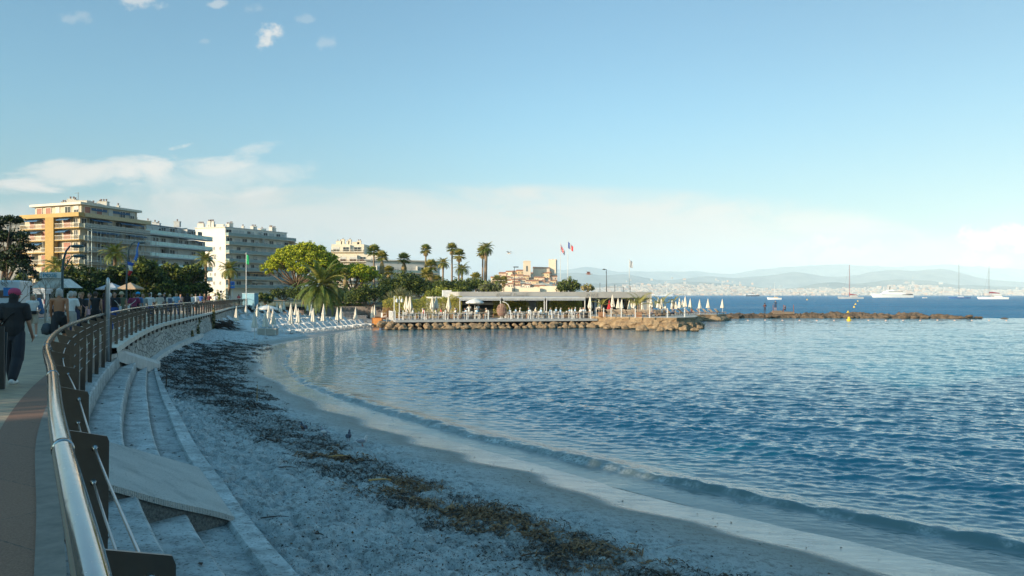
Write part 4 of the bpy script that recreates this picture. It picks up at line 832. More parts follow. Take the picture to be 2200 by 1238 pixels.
def limbs(name, base, blobs, r0, mats, parent, seed=0, split=.45, lean=(0, 0)):
    b = MB(); rnd = random.Random(seed); base = Vector(base); cx = sum(q[0] for q in blobs)/len(blobs); zt = min(q[2]-q[5]*.2 for q in blobs)
    fork = Vector((base.x+lean[0], base.y+lean[1], base.z+(zt-base.z)*split)); b.tube([base, base.lerp(fork, .5)+Vector((rnd.uniform(-.1, .1), 0, 0)), fork], [r0, r0*.85, r0*.75], 9)
    for q in blobs:
        e = Vector((q[0], q[1], q[2]+q[5]*.25)); mdl = fork.lerp(e, .5)+Vector((rnd.uniform(-.2, .2), rnd.uniform(-.2, .2), -(e-fork).length*.06)); rr_ = r0*rnd.uniform(.34, .5)
        b.tube([fork, mdl, e], [rr_*1.15, rr_*.8, rr_*.25], 6)
        for _ in range(3): e2 = e+Vector((rnd.uniform(-1, 1)*q[3], rnd.uniform(-1, 1)*q[4], rnd.uniform(-.1, .8)*q[5])); b.tube([mdl, mdl.lerp(e2, .5)+Vector((0, 0, .1)), e2], [rr_*.5, rr_*.3, .02], 5)
    return b.build(name, mats, parent, True)
def tree(label, loc, blobs, n, size, mats=(LD, LM), share=.3, seed=0, r0=.22, **k):
    o = thing('tree', label, 'tree', loc, 0); limbs('trunk', (0, 0, -.1), blobs, r0, BARK, o, seed); crown('crown', blobs, n, size, list(mats), o, seed, share, **k); return o
def rb(n, rx, ry, rz, r, seed, z0):
    rnd = random.Random(seed); out = []
    for _ in range(n):
        a = rnd.uniform(0, 6.28); q = math.sqrt(rnd.random()); s = r*rnd.uniform(.75, 1.2); z = rnd.uniform(0, 1)
        out.append((math.cos(a)*q*rx*(1-.35*z), math.sin(a)*q*ry, z0+z*rz, s, s, s*.85))
    return out
# dark broadleaf trees along the street (left)
def at(px, Y): return ((px-1100)/F*Y, Y)
for (px, Y, ytop, wpx, n_, lab, sd, ng) in [
    (175, 92, 552, 120, 7000, 'dark broadleaf tree behind the open lamp and the beige café parasols', 1, .15),
    (262, 98, 566, 95, 6000, 'dark broadleaf tree behind the pole with two flags', 2, .25),
    (330, 104, 548, 110, 8000, 'broad dark street tree with yellow green flecks right of the flags', 3, .4),
    (400, 110, 556, 95, 7000, 'dark street tree at the right end of the tree row before the white block', 4, .4),
    (215, 118, 590, 90, 4000, 'low dark tree behind the crowd below the scaffolding', 5, .2),
    (300, 108, 575, 100, 7000, 'dark leafy tree in the gap below the turquoise balconies', 15, .3),
    (368, 112, 560, 100, 7000, 'rounded dark tree between two larger ones left of the white gable', 16, .4),
    (222, 96, 572, 90, 6000, 'dark tree between the street lamp and the flag pole', 17, .2),
    (120, 88, 580, 80, 5000, 'dark tree behind the white sign board with blue letters', 18, .15),
    (425, 116, 575, 60, 4500, 'smaller dark tree at the far right end of the street trees', 19, .4),
    (30, 60, 575, 90, 4500, 'dim olive brown tree behind the white van', 7, .3)]:
    h_ = CZ-(ytop-HZ)/F*Y-PZ; wm = wpx/F*Y/2; z0 = h_*.17
    tree(lab, (*at(px, Y), PZ-.1), rb(12, wm*.72, wm*.6, h_*.62, wm*.44, sd, z0), n_, .42 if Y > 80 else .26, seed=sd, share=ng, clumps=20, cr=.34, r0=.28)
o = thing('tree', 'big dark cedar like tree filling the left edge of the view', 'tree', (*at(14, 78), PZ)); bl = [(-2.6, 0, 4.6, 1.9, 1.6, .9), (.2, .4, 5.4, 1.8, 1.6, .9), (1.2, -.4, 4.5, 1.5, 1.4, .8), (-1.6, .2, 7.0, 2.0, 1.6, .9), (.6, 0, 7.3, 1.5, 1.4, .8), (-1.8, 0, 8.6, 1.7, 1.4, .8), (.3, .2, 8.9, 1.2, 1.2, .55), (1.7, 0, 6.3, 1.1, 1.1, .6), (1.9, .3, 3.6, 1.0, 1, .6)]
limbs('trunk', (-.6, 0, 0), bl, .33, BARK, o, 9); crown('crown', bl, 11000, .26, [LD, leafmat('blue_dark_leaves', (.012, .026, .018), (.02, .04, .026))], o, 9, .6, clumps=30, cr=.3)
tree('tall street tree behind the viewer beside the road', (-27, -3.7, PZ), rb(12, 2.4, 2.4, 5.6, 1.7, 91, 8.8), 9000, .42, seed=91, clumps=20, cr=.34)  # added out of view; its high crown stops a sun streak on the water
# leafless young trees
def bare(label, loc, h_, seed, spread=1.0):
    o = thing('bare_tree', label, 'tree', loc); b = MB(); rnd = random.Random(seed)
    def br(p, d, ln, r, k):
        e = p+d*ln; mdl = p.lerp(e, .5)+Vector((rnd.uniform(-.05, .05), 0, .03))*ln; b.tube([p, mdl, e], [r, r*.8, r*.5], 5)
        if k == 0: return
        for j in range(4 if k > 1 else 3):
            a = rnd.uniform(0, 6.28); nd_ = (d+Vector((math.cos(a), math.sin(a), rnd.uniform(-.05, .4)))*rnd.uniform(.5, .9)*spread).normalized(); br(p.lerp(e, rnd.uniform(.45, 1)), nd_, ln*rnd.uniform(.5, .75), r*.5, k-1)
    br(Vector((0, 0, 0)), Vector((.03, 0, 1)).normalized(), h_*.52, .05, 4); b.build('branches', mat('pale_twigs', (.30, .26, .21), .9), o); return o
bare('leafless spreading young tree behind the white van', (*at(38, 48), PZ), 3.3, 3); bare('leafless slim young tree beside the lamp post near the sign board', (*at(97, 44), PZ), 3.2, 8, .7)
# umbrella pines
def pine(label, loc, puffs, n, size, seed, r0, lean, share=.62):
    o = thing('umbrella_pine', label, 'tree', loc); b = MB(); rnd = random.Random(seed); zt = min(q[2] for q in puffs); base = Vector((0, 0, -.1)); fk = Vector((lean[0], lean[1], zt*.55))
    b.tube([base, Vector((lean[0]*.35, lean[1]*.4, zt*.3)), fk], [r0, r0*.85, r0*.7], 10)
    for i, q in enumerate(puffs):
        if i % 3 == 0: e = Vector(q[:3]); mdl = fk.lerp(e, .55)+Vector((0, 0, -.5)); b.tube([fk, mdl, e], [r0*.45, r0*.3, .04], 6)
    b.build('trunk', BARK, o, True)
    crown('crown', puffs, n, size, [PND, PNL], o, seed, share, shell=.75, clumps=26, cr=.30, asp=.5); return o
def puffs(n, rx, ry, z0, hz_, r, seed, prof=None):
    rnd = random.Random(seed); out = []
    for i in range(n):
        a = i*2.39996; q = math.sqrt((i+.5)/n); x, y = math.cos(a)*q*rx, math.sin(a)*q*ry; s = r*rnd.uniform(.8, 1.25)
        z = z0+hz_*max(0, 1-q**2.2)*(1+rnd.uniform(-.12, .12)); out.append((x, y, z, s, s, s*.72))
        if rnd.random() < .45: out.append((x*.9, y*.9, z-s*.8, s*.8, s*.8, s*.5))
    return out
YP = 150; p = at(655, YP); gz0 = 2.3
pine('large umbrella pine with bright yellow green domed crown in front of the white block', (*p, gz0), [(q[0]-.3, q[1], q[2]-.06*(q[0]+6) if q[0] < 0 else q[2], *q[3:]) for q in puffs(62, 7.0, 5.0, 6.6, 4.2, 1.15, 3)], 42000, .33, 21, .45, (-1.5, 0))
p = at(765, 152)
pine('smaller umbrella pine with bright crown right of the large pine', (*p, gz0), puffs(34, 4.4, 3.6, 5.0, 1.9, 1.0, 5), 20000, .33, 22, .3, (-.6, 0))
p = at(712, 156); pine('umbrella pine between the two bright pines with darker drooping crown', (*p, gz0), puffs(26, 3.6, 3, 5.6, 2.2, 1.0, 8), 13000, .33, 23, .3, (.5, 0), .45)
# feather palms
def frondset(nf, ln, nl, lw, seed, el0=(-.35, 1.35), droop=1.0, wl=.30):
    rng = np.random.default_rng(seed); V = []; Fc = []
    for i in range(nf):
        az = i*2.39996+rng.uniform(-.2, .2); t0 = (i+.5)/nf; el = el0[1]+(el0[0]-el0[1])*t0**.8+rng.uniform(-.1, .1); L_ = ln*rng.uniform(.85, 1.1); p = np.array([0, 0, 0.]); K = 12; pts = [p.copy()]; ang = el
        for k in range(K):
            ang -= droop*(.05+.16*k/K)*(1.1-abs(math.sin(el))*.35); p = p+np.array([math.cos(az)*math.cos(ang), math.sin(az)*math.cos(ang), math.sin(ang)])*L_/K; pts.append(p.copy())
        pts = np.array(pts); side = np.array([-math.sin(az), math.cos(az), 0])
        b0 = len(V)   # rachis
        for k in range(K+1): w_ = .035*ln/3*(1-k/K*.8); V += [pts[k]-side*w_, pts[k]+side*w_]
        Fc += [(b0+2*k, b0+2*k+1, b0+2*k+3, b0+2*k+2) for k in range(K)]
        for j in range(nl):
            t = .12+.88*(j+.5)/nl; q = t*K; k = min(int(q), K-1); P = pts[k]+(pts[k+1]-pts[k])*(q-k); T = pts[k+1]-pts[k]; T /= np.linalg.norm(T); U_ = np.cross(T, side); U_ /= np.linalg.norm(U_)
            lw_ = wl*L_*(math.sin(math.pi*min(1, .12+.88*t))**.6)*(.55+.45*(1-t)); 
            for s in (-1, 1):
                D_ = side*s*.80+T*.55+U_*(-.18 if i % 2 else .22)*(-1); D_[2] -= .18; D_ /= np.linalg.norm(D_); D_ = D_+rng.normal(size=3)*.06; b0 = len(V)
                V += [P-T*lw*.5, P+T*lw*.5, P+D_*lw_*.6+T*lw*.45, P+D_*lw_]; Fc.append((b0, b0+1, b0+2, b0+3))
    return np.array(V), Fc
def palmtrunk(h_, r, seed=0, bulge=1.25, taper=.85):
    b = MB(); K = 14; pts = []; rs = []
    for k in range(K+1): t = k/K; pts.append((math.sin(t*2+seed)*.04*h_*.3, 0, h_*t)); rs.append(r*(1.35 if k == 0 else 1)*(1+(taper-1)*t)*(1+.05*(k % 2))*(bulge if k > K-2 else 1))
    return b.tube(pts, rs, 9)
def featherpalm(label, loc, h_, ln, nf, nl, lw, seed, mats=(PLM, PLY), share=.25, el0=(-.5, 1.4), droop=1.0, dead=0, group=None, wl=.3, r=.22):
    o = thing('palm_tree', label, 'palm tree', loc, 0, group); palmtrunk(h_, r, seed).build('trunk', PBARK, o, True)
    V, Fc = frondset(nf, ln, nl, lw, seed, el0, droop, wl); V = V+np.array([math.sin(2+seed)*.012*h_, 0, h_]); rng = np.random.default_rng(seed); per = 12+2*nl; fm_ = np.repeat((rng.random(nf) < share).astype(int), per)
    link('fronds', npmesh('fronds', V, Fc, list(mats), False, fm_), o)
    if dead: V, Fc = frondset(dead, ln*.7, max(8, nl//2), lw*1.3, seed+1, (-1.4, -.9), 1.0, wl); link('dead_fronds', npmesh('dead_fronds', V+np.array([0, 0, h_-.15]), Fc, [DEAD], False), o)
    return o
featherpalm('huge low date palm with arching green fronds behind the beach fence', (*at(690, 112), 2.2), 3.1, 5.0, 76, 46, .085, 4, share=.22, el0=(-.55, 1.45), droop=.95, wl=.20, r=.42)
featherpalm('feather palm standing alone in front of the white block', (*at(492, 120), 2.3), 5.6, 2.1, 44, 22, .08, 6, share=.4, el0=(-.5, 1.35), dead=6)
featherpalm('feather palm half behind the dark street trees left of the white block', (*at(441, 125), 2.3), 7.3, 2.2, 40, 20, .08, 7, share=.35, el0=(-.3, 1.4), dead=5)
featherpalm('dim feather palm in front of the scaffolding', (*at(247, 112), 2.3), 7.6, 2.4, 42, 22, .08, 8, share=.2, el0=(-.4, 1.4), dead=4)
featherpalm('yellow tipped feather palm behind the sign board at left', (*at(125, 100), 2.3), 5.3, 2.6, 34, 20, .09, 9, share=.6, el0=(-.4, 1.2), dead=6)
featherpalm('small dark palm at the foot of the white gable wall', (*at(472, 135), 2.3), 1.4, 1.8, 28, 18, .08, 10, share=.1)
# fan palms
def fanset(nf, st, rad, seg, seed, el0, mats, droop=.3):
    rng = np.random.default_rng(seed); V = []; Fc = []
    for i in range(nf):
        az = i*2.39996; t = (i+.5)/nf; el = el0[1]+(el0[0]-el0[1])*t+rng.uniform(-.12, .12); s_ = st*rng.uniform(.8, 1.15)
        d = np.array([math.cos(az)*math.cos(el), math.sin(az)*math.cos(el), math.sin(el)]); side = np.array([-math.sin(az), math.cos(az), 0]); up = np.cross(d, side)*-1
        c = d*s_-np.array([0, 0, droop*s_*.25]); b0 = len(V); V += [side*.03, -side*.03, c-side*.03, c+side*.03]; Fc.append((b0, b0+1, b0+2, b0+3))
        for k in range(seg):
            a = (k-(seg-1)/2)/(seg-1)*math.radians(230); dd = d*math.cos(a)+side*math.sin(a); r_ = rad*(.72+.28*math.cos(a))*rng.uniform(.9, 1.1); pw = np.cross(dd, up); w_ = rad*.085
            e = c+dd*r_; e[2] -= droop*r_*.55; mid = c+dd*r_*.55; b0 = len(V); V += [c, mid+pw*w_, e, mid-pw*w_]; Fc.append((b0, b0+1, b0+2, b0+3))
    return np.array(V), Fc
_fp = {}
def fanpalm(label, loc, h_, sz=1.0, skirt=1.0, seed=0, pale=.35, group='fan palms above the restaurant'):
    o = thing('fan_palm', label, 'palm tree', loc, seed*1.3, group); palmtrunk(h_, .19+.004*h_, seed, 1.1, .7).build('trunk', mat('fan_palm_bark', (.22, .16, .11), .9, var=.25, vs=4, bump=.6, bs=9), o, True)
    V, Fc = fanset(42, .85*sz, 1.0*sz, 13, seed, (-.6, 1.4), None); rng = np.random.default_rng(seed); mi = np.repeat((rng.random(42) < pale).astype(int), 14); off = np.array([math.sin(2+seed)*.012*h_, 0, h_])
    link('fronds', npmesh('fronds', V+off, Fc, [PLM, PLY], False, mi), o)
    if skirt:
        V, Fc = fanset(26, .7*sz, .9*sz, 10, seed+9, (-1.5, -.85), None, .5); V[:, :2] *= .75; link('dead_fronds', npmesh('dead_fronds', V*np.array([1, 1, skirt])+off-np.array([0, 0, .2]), Fc, [DEAD], False), o)
    return o
def fp(px, ytop, Y, lab, sz, skirt, sd, zb=2.4, pale=.35):
    sz *= .66 if Y < 250 else .8
    zt = CZ-(ytop-HZ)/F*Y; h_ = zt-zb-1.5*sz; fanpalm(lab, (*at(px, Y), zb), h_, sz, skirt, sd, pale)
fp(803, 524, 165, 'tall fan palm left of a lower one beside the bright pine', 1.6, 0, 1, pale=.2); fp(820, 538, 160, 'fan palm with hanging yellow skirt close behind the leftmost tall palm', 1.35, 2.4, 2, pale=.5)
fp(867, 542, 170, 'stout fan palm with golden skirt between the low blocks', 1.5, 1.7, 3); fp(915, 524, 175, 'slim tall fan palm standing above two golden low ones', 1.3, .9, 4); fp(925, 556, 165, 'low golden fan palm at the foot of the slim tall one', 1.6, 2.0, 5, pale=.6)
fp(971, 520, 180, 'left palm of the tall close pair at centre', 1.4, .9, 6); fp(987, 534, 175, 'right and lower palm of the tall close pair at centre', 1.5, .8, 7, pale=.45)
fp(1037, 528, 180, 'tall fan palm above the dark feather palm nearest the old town', 1.5, .8, 8)
featherpalm('dark feather palm under the last tall fan palm', (*at(1044, 178), 2.4), 12.2, 2.3, 46, 20, .09, 11, share=.15, el0=(-.55, 1.3), r=.4)
featherpalm('pale feather palm in the middle of the palm row', (*at(951, 172), 2.4), 8.6, 2.0, 44, 18, .09, 12, share=.5, el0=(-.5, 1.3), dead=10)
featherpalm('spreading feather palm right of the close pair of tall palms', (*at(992, 168), 2.4), 7.2, 2.3, 44, 18, .09, 13, share=.4, el0=(-.4, 1.2), dead=8)
fp(835, 570, 168, 'fan palm with a dry golden crown against the low block', 1.3, 1.6, 14, pale=.8); fp(917, 575, 150, 'low golden fan palm beside the dark round bush', 1.3, 1.6, 15, pale=.7)
fp(1068, 590, 300, 'small golden palm before the left end of the old town', 1.7, 1.0, 16, pale=.8); fp(1074+8, 592, 300, 'second small golden palm before the old town', 1.6, 1.0, 17, pale=.8)
fp(742, 575, 146, 'golden skirted fan palm under the smaller pine', 1.0, 2.6, 18, pale=.4); fp(1022, 584, 160, 'low fan palm with golden fans left of the dark feather palm', 1.3, 1.0, 19, pale=.7)
fp(940, 590, 150, 'low golden fan palm behind the terrace hedge', 1.1, 1.6, 20, pale=.6)
# bushes and hedges
def bush(label, px, Y, wpx, ytop, ybot, n_, mats=(LD, LM), share=.4, seed=0, size=.3, dep=2.5, nb=7, name='bush', cat='bush'):
    z1 = CZ-(ytop-HZ)/F*Y; z0 = CZ-(ybot-HZ)/F*Y; w_ = wpx/F*Y/2; h_ = z1-z0; rnd = random.Random(seed+50); bl = []
    for i in range(nb): t = (i+.5)/nb*2-1; s = h_*.42*rnd.uniform(.8, 1.1); bl.append((t*(w_-s*.5), rnd.uniform(-.4, .4)*dep*.5, h_*(.44+.08*rnd.uniform(-1, 1))*(1-.2*t*t), max(s, w_/nb*1.3), dep*.5, h_*.54*(1-.25*t*t)))
    o = thing(name, label, cat, (*at(px, Y), z0)); b = MB()
    for q in bl: b.tube([(0, 0, -.3), (q[0]*.5, q[1], q[2]*.3), (q[0]*.98, q[1], q[2])], [.09, .06, .03], 5)
    b.build('stems', BARK, o); crown('leaves', bl, n_, size, list(mats), o, seed, share, clumps=26, cr=.35, shell=.45); return o
bush('clipped dark green hedge mound between the big date palm and the terrace', 795, 122, 120, 610, 655, 9000, share=.35, seed=1, dep=5, size=.26, nb=5, name='hedge', cat='hedge')
bush('dark rounded evergreen above the yuccas on the bank', 872, 128, 110, 586, 640, 8000, share=.3, seed=2, dep=5, nb=5); bush('olive green shrub on the bank behind the terrace hedge', 955, 125, 90, 618, 655, 5000, (LM, BAM), .4, 3, dep=4)
bush('dark round evergreen below the close pair of palms', 968, 140, 80, 598, 635, 5000, seed=4, dep=5); bush('dark round evergreen with yellow tips beside the dark feather palm', 1018, 145, 90, 598, 632, 6000, share=.5, seed=5, dep=5); bush('grey green shrub at the right end of the bank', 1055, 140, 50, 604, 632, 3000, (LM, leafmat('grey_leaves', (.12, .13, .09), (.2, .2, .15))), .5, 6, dep=4)
bush('dark bushy tree right of the old town above the restaurant roof', 1222, 150, 50, 599, 630, 5000, share=.35, seed=7, dep=5, nb=4); bush('small brown shrub beside the roof railing', 1262, 140, 30, 612, 626, 1200, (DEAD, LM), .4, 8, dep=2, nb=4)
bush('dark clipped bush beside the blue kiosk', 570, 132, 34, 628, 655, 2500, seed=9, dep=2, nb=3); bush('dark undergrowth behind the big date palm', 740, 128, 110, 618, 662, 7000, seed=10, dep=4, share=.15)
bush('dark undergrowth under the umbrella pines', 690, 145, 150, 606, 650, 6000, seed=11, dep=5, share=.15); bush('shrub bank below the row of palms', 905, 145, 120, 604, 636, 5000, seed=12, dep=5, share=.4)
bush('dark undergrowth at the foot of the white block', 610, 150, 60, 618, 645, 2500, seed=13, dep=4, share=.2)
# spiky yuccas on the bank
def yucca(label, px, Y, zb, heads, seed):
    o = thing('yucca', label, 'plant', (*at(px, Y), zb)); rng = np.random.default_rng(seed); b = MB(); V = []; Fc = []
    for (hx, hz_, r_) in heads:
        b.tube([(hx*.3, 0, -.3), (hx*.8, 0, hz_*.5), (hx, 0, hz_)], [.12, .09, .07], 6)
        for i in range(60):
            az = i*2.4; el = rng.uniform(-.35, 1.45); d = np.array([math.cos(az)*math.cos(el), math.sin(az)*math.cos(el), math.sin(el)]); sd_ = np.array([-math.sin(az), math.cos(az), 0])*.035*r_; c = np.array([hx, 0, hz_]); b0 = len(V)
            V += [c-sd_, c+sd_, c+d*r_*.6+sd_*1.1, c+d*r_-np.array([0, 0, .04*r_])]; Fc.append((b0, b0+1, b0+2, b0+3))
    b.build('stem', PBARK, o); link('leaves', npmesh('leaves', V, Fc, [leafmat('yucca_leaves', (.20, .21, .10), (.34, .33, .17))], False), o)
yucca('pale spiky yucca at the left end of the terrace bank', 848, 108, 2.7, [(-.6, .7, 1.3), (.5, 1.1, 1.4)], 1); yucca('pale spiky yucca with many heads above the terrace lamps', 868, 108, 2.8, [(0, .9, 1.4), (.9, .6, 1.3), (-.4, 1.3, 1.2)], 2)
# ivy on the retaining wall and dry branches below it
def ivy(label, px, py, w_, h_, Y, n_, seed, mats=(LD, DEAD)):
    P0 = Vector((*pt(Y, .32), CZ-(py-HZ)/F*Y)); th = tang(Y); o = thing('ivy_patch', label, 'ivy', P0, th); rng = np.random.default_rng(seed)
    P = rng.normal(size=(n_, 3))*np.array([w_*.3, .05, h_*.28]); P[:, 1] = -np.abs(P[:, 1])-(.35-P[:, 2])*.02; P[:, 0] += P[:, 2]*.2; V, Fq = quads(P, np.full(n_, .13), rng)
    link('leaves', npmesh('leaves', V, Fq, list(mats), False, (rng.random(n_) < .45).astype(int)), o)
ivy('small browning ivy clump low on the stone wall, left of a taller one', 382, 722, .9, .6, 57, 350, 1); ivy('tall narrow ivy clump hanging on the stone wall', 404, 713, 1.0, .9, 61, 450, 2); ivy('large ivy clump spilling from the wall coping above dry branches', 446, 688, 2.0, 1.6, 74, 1500, 3); ivy('tiny ivy tuft under the wall coping', 410, 690, .6, .35, 62, 120, 4)
o = thing('branch_pile', 'pile of dark dry branches at the foot of the wall below the ivy', 'branches', (*G(470, 702, 1.0)[:2], .8)); b = MB(); rnd = random.Random(4)
for i in range(90):
    a = Vector((rnd.uniform(-1.8, 1.6), rnd.uniform(-.9, .9), rnd.uniform(0, .5))); d = Vector((rnd.uniform(.2, 1.6), rnd.uniform(-.6, .6), rnd.uniform(-.5, .25))); b.tube([a+Vector((-.6, 0, .35)), a+d*.5, a+d], [.04, .03, .01], 4)
b.build('branches', mat('dark_twigs', (.09, .06, .045), .95), o)
# ================================================================ BEACH RESTAURANT
DZ = 1.10; DA = Vector((-13.4, 91.5)); DB = Vector((10.4, 97.0)); DU = (DB-DA).normalized(); DN = Vector((-DU.y, DU.x)); DL = (DB-DA).length; DANG = math.atan2(DU.y, DU.x)
def dk(u, v): p = DA+DU*u+DN*v; return (p.x, p.y)            # place on the deck: u along the front edge, v back from it
def du(px, v=0.0):                                            # the u whose place at depth v shows at column px
    t = (px-1100)/F; q = DA+DN*v; return (t*q.y-q.x)/(DU.x-t*DU.y)
WPAINT = mat('white_paint', (.74, .73, .70), .5, var=.06); WPAINT2 = mat('aged_white_paint', (.62, .59, .53), .6, var=.15, vs=3)
deck = thing('terrace_deck', 'long pale grey timber restaurant deck raised over boulders at the water', 'deck', (DA.x, DA.y, DZ), DANG)
b = MB()
for j in range(78): b.box((DL/2, .09+j*.18, -.025), (DL, .17, .05))
b.build('deck_boards', mat('deck_timber', (.42, .41, .40), .8, var=.2, vs=2), deck)
MB().box((DL/2, -.05, -.13), (DL+.1, .08, .26)).box((-.04, 7, -.13), (.08, 14, .26)).build('fascia_board', mat('fascia_grey', (.34, .36, .37), .7, var=.1), deck)
b = MB()
for j in range(12): 
    for v in (.9, 4, 8): b.box((.6+j*DL/12, v, -.85), (.3, .3, 1.4))
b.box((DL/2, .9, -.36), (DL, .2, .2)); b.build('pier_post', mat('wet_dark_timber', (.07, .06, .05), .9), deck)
MB().box((DL/2, 2.4, -1.0), (DL, .2, 1.9)).build('shade_sheet', mat('under_deck_shade', (.05, .045, .04), .95), deck)  # dark sheet put in for the shade under the deck
rest = thing('beach_restaurant', 'long low white beach restaurant with flat roof, retractable awnings and fascia lettering', 'restaurant', (DA.x, DA.y, DZ), DANG)
GW = mat('roof_fascia', (.38, .37, .35), .8, var=.12, vs=.6); DKI = mat('dark_interior', (.035, .035, .035), .9, var=.3)
u0, u1 = du(985, 9), du(1392, 9)
MB().box(((u0+u1)/2, 13.0, 3.02), (u1-u0, 9.4, .12)).box(((u0+u1)/2, 8.3, 2.92), (u1-u0, .25, .80)).box((u1, 12.9, 2.92), (.2, 9, .8)).box((u0, 12.9, 2.92), (.2, 9, .8)).build('roof', GW, rest)
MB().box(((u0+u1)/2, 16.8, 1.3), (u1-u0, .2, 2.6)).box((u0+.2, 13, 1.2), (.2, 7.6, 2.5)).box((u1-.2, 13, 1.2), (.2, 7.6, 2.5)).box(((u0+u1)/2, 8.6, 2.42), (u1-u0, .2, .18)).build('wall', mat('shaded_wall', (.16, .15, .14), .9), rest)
for px, w_ in ((1140, 1.6), (1180, .4), (1275, .35), (1330, .35), (1375, 1.2)): MB().box((du(px, 10), 9.3, 1.25), (w_, .3, 2.5)).build('pillar', mat('pillar_grey', (.30, .33, .35), .7), rest)
MB().box((du(1033, 11), 10.6, 1.75), (6.3, .25, .35)).box((du(1033, 11), 12.8, .5), (5.6, .7, 1.05)).build('bar_counter', WPAINT2, rest)
b = MB(); rnd = random.Random(3)
for k in range(26): b.lathe([(.05, 0), (.05, .18), (.02, .26), (.02, .32)], (du(1033, 12)-2.6+k*.2, 12.75, 1.04), 6)
b.build('bottle', mat('bar_glass', (.25, .3, .25), .2), rest)
# left low annex and rooftop clutter
ua, ub = du(925, 11), du(985, 11); MB().box(((ua+ub)/2, 13.2, 2.55), (ub-ua, 6, .22)).box(((ua+ub)/2, 15.8, 1.3), (ub-ua, .2, 2.6)).build('annex_roof', WPAINT2, rest)
b = MB(); b.box((du(960, 15), 15, 3.1), (1.2, .8, .9)).box((du(968, 15), 15.2, 3.0), (.8, .7, .7)).build('roof_unit', mat('roof_unit_white', (.6, .6, .6), .6), rest)
# awnings on the front
SAW = mat('awning_cloth', (.42, .43, .44), .8, var=.08); 
for i, (pa, pb) in enumerate(((987, 1076), (1080, 1170), (1173, 1257))):
    a_, c_ = du(pa, 5.2), du(pb, 5.2); w_ = c_-a_; aw = thing('awning', '%s retractable grey awning with white front bar along the restaurant roof' % ['left', 'middle', 'right'][i], 'awning', (*dk(a_, 0), DZ), DANG, 'awnings of the restaurant')
    MB().add([(0, 8.1, 2.72), (w_, 8.1, 2.72), (w_, 5.2, 2.48), (0, 5.2, 2.48), (0, 8.1, 2.69), (w_, 8.1, 2.69), (w_, 5.2, 2.45), (0, 5.2, 2.45)], [(0, 3, 2, 1), (4, 5, 6, 7), (0, 4, 7, 3), (1, 2, 6, 5), (2, 3, 7, 6)]).build('cloth', SAW, aw)
    MB().box((w_/2, 5.12, 2.52), (w_, .14, .12)).build('front_bar', WPAINT, aw)
    b = MB(); nsc = int(w_/.32)
    for k in range(nsc): x = (k+.5)*w_/nsc; q = w_/nsc/2; b.add([(x-q, 5.1, 2.46), (x+q, 5.1, 2.46), (x+q, 5.08, 2.22), (x, 5.08, 2.17), (x-q, 5.08, 2.22)], [(0, 1, 2, 3, 4)])
    b.build('valance', mat('valance_cloth', (.36, .38, .40), .8), aw)
    for x in ((.05, w_-.05) if i != 1 else (w_-.05,)): MB().box((x, 5.15, 1.22), (.09, .09, 2.44)).build('leg', WPAINT, aw)
def text(name, s, size, m, parent, loc, rz=0, ext=.02, sx=1.0, italic=0.0):
    cu = bpy.data.curves.new(name, 'FONT'); cu.body = s; cu.size = size; cu.extrude = ext; cu.align_x = 'CENTER'; cu.shear = italic; cu.resolution_u = 3
    o = bpy.data.objects.new(name, cu); COL.objects.link(o); dg = bpy.context.evaluated_depsgraph_get(); me = bpy.data.meshes.new_from_object(o.evaluated_get(dg)); bpy.data.objects.remove(o); me.materials.clear(); me.materials.append(m)
    me.transform(Matrix.Scale(sx, 4, (1, 0, 0)) @ Matrix.Rotation(R(90), 4, 'X')); q = link(name, me, parent); q.location = loc; q.rotation_euler = (0, 0, rz); return q
LET = mat('fascia_letters', (.34, .32, .29), .6)
text('lettering', 'Royal Beach', .78, LET, rest, (du(1100, 8), 8.15, 2.62), italic=.25, sx=1.15); text('lettering', 'PLAGE', .62, LET, rest, (du(1273, 8), 8.15, 2.68), sx=.95)
text('lettering', 'Royal Beach', .20, WPAINT, rest, (du(1120, 5), 5.04, 2.26))
# people-free furniture helpers
SLATG = mat('seat_weave', (.66, .65, .62), .8, var=.1)
def mkchair(name='chair', label='white framed dining chair', m1=WPAINT, m2=SLATG):
    o = thing(name, label, 'chair'); MB().box((0, 0, .44), (.46, .46, .04)).build('seat', m2, o)
    b = MB().box((0, .22, .66), (.46, .03, .10)).box((0, .23, .80), (.46, .03, .10)).box((-.21, .22, .66), (.035, .035, .42)).box((.21, .22, .66), (.035, .035, .42)); b.build('backrest', m1, o)
    lm = MB().box((0, 0, .21), (.035, .035, .42)).mesh('leg', m1)
    for x in (-.21, .21):
        for y in (-.2, .2): link('leg', lm, o, (x, y, 0))
    MB().box((-.21, 0, .62), (.04, .44, .03)).box((.21, 0, .62), (.04, .44, .03)).build('armrest', m1, o); return o
def mktable():
    o = thing('dining_table', 'small square dining table', 'table'); MB().box((0, 0, .73), (.8, .8, .04)).build('tabletop', mat('table_wood', (.42, .34, .25), .6, var=.15), o)
    lm = MB().box((0, 0, .355), (.05, .05, .71)).mesh('leg', WPAINT)
    for x in (-.34, .34):
        for y in (-.34, .34): link('leg', lm, o, (x, y, 0))
    g = MB(); 
    return o
CH = mkchair(); TB = mktable(); TBU = []; used = {'c': 0, 't': 0}
RFR = mat('rope', (.42, .33, .22), .9)
def inst(proto, key, loc, rz, label, group):
    o = proto if used[key] == 0 else copy_tree(proto); used[key] += 1; return place(o, loc, rz, label, group)
seats = []          # (x, y, facing) for the guests
fr = [(872, 1.6), (898, 1.7), (922, 1.5), (947, 1.7), (968, 1.5), (990, 1.6), (1012, 1.8), (1035, 1.6), (1105, 1.7), (1127, 1.9), (1150, 1.6), (1172, 1.9), (1192, 1.7), (1214, 1.8), (1238, 1.6), (1258, 1.8)]
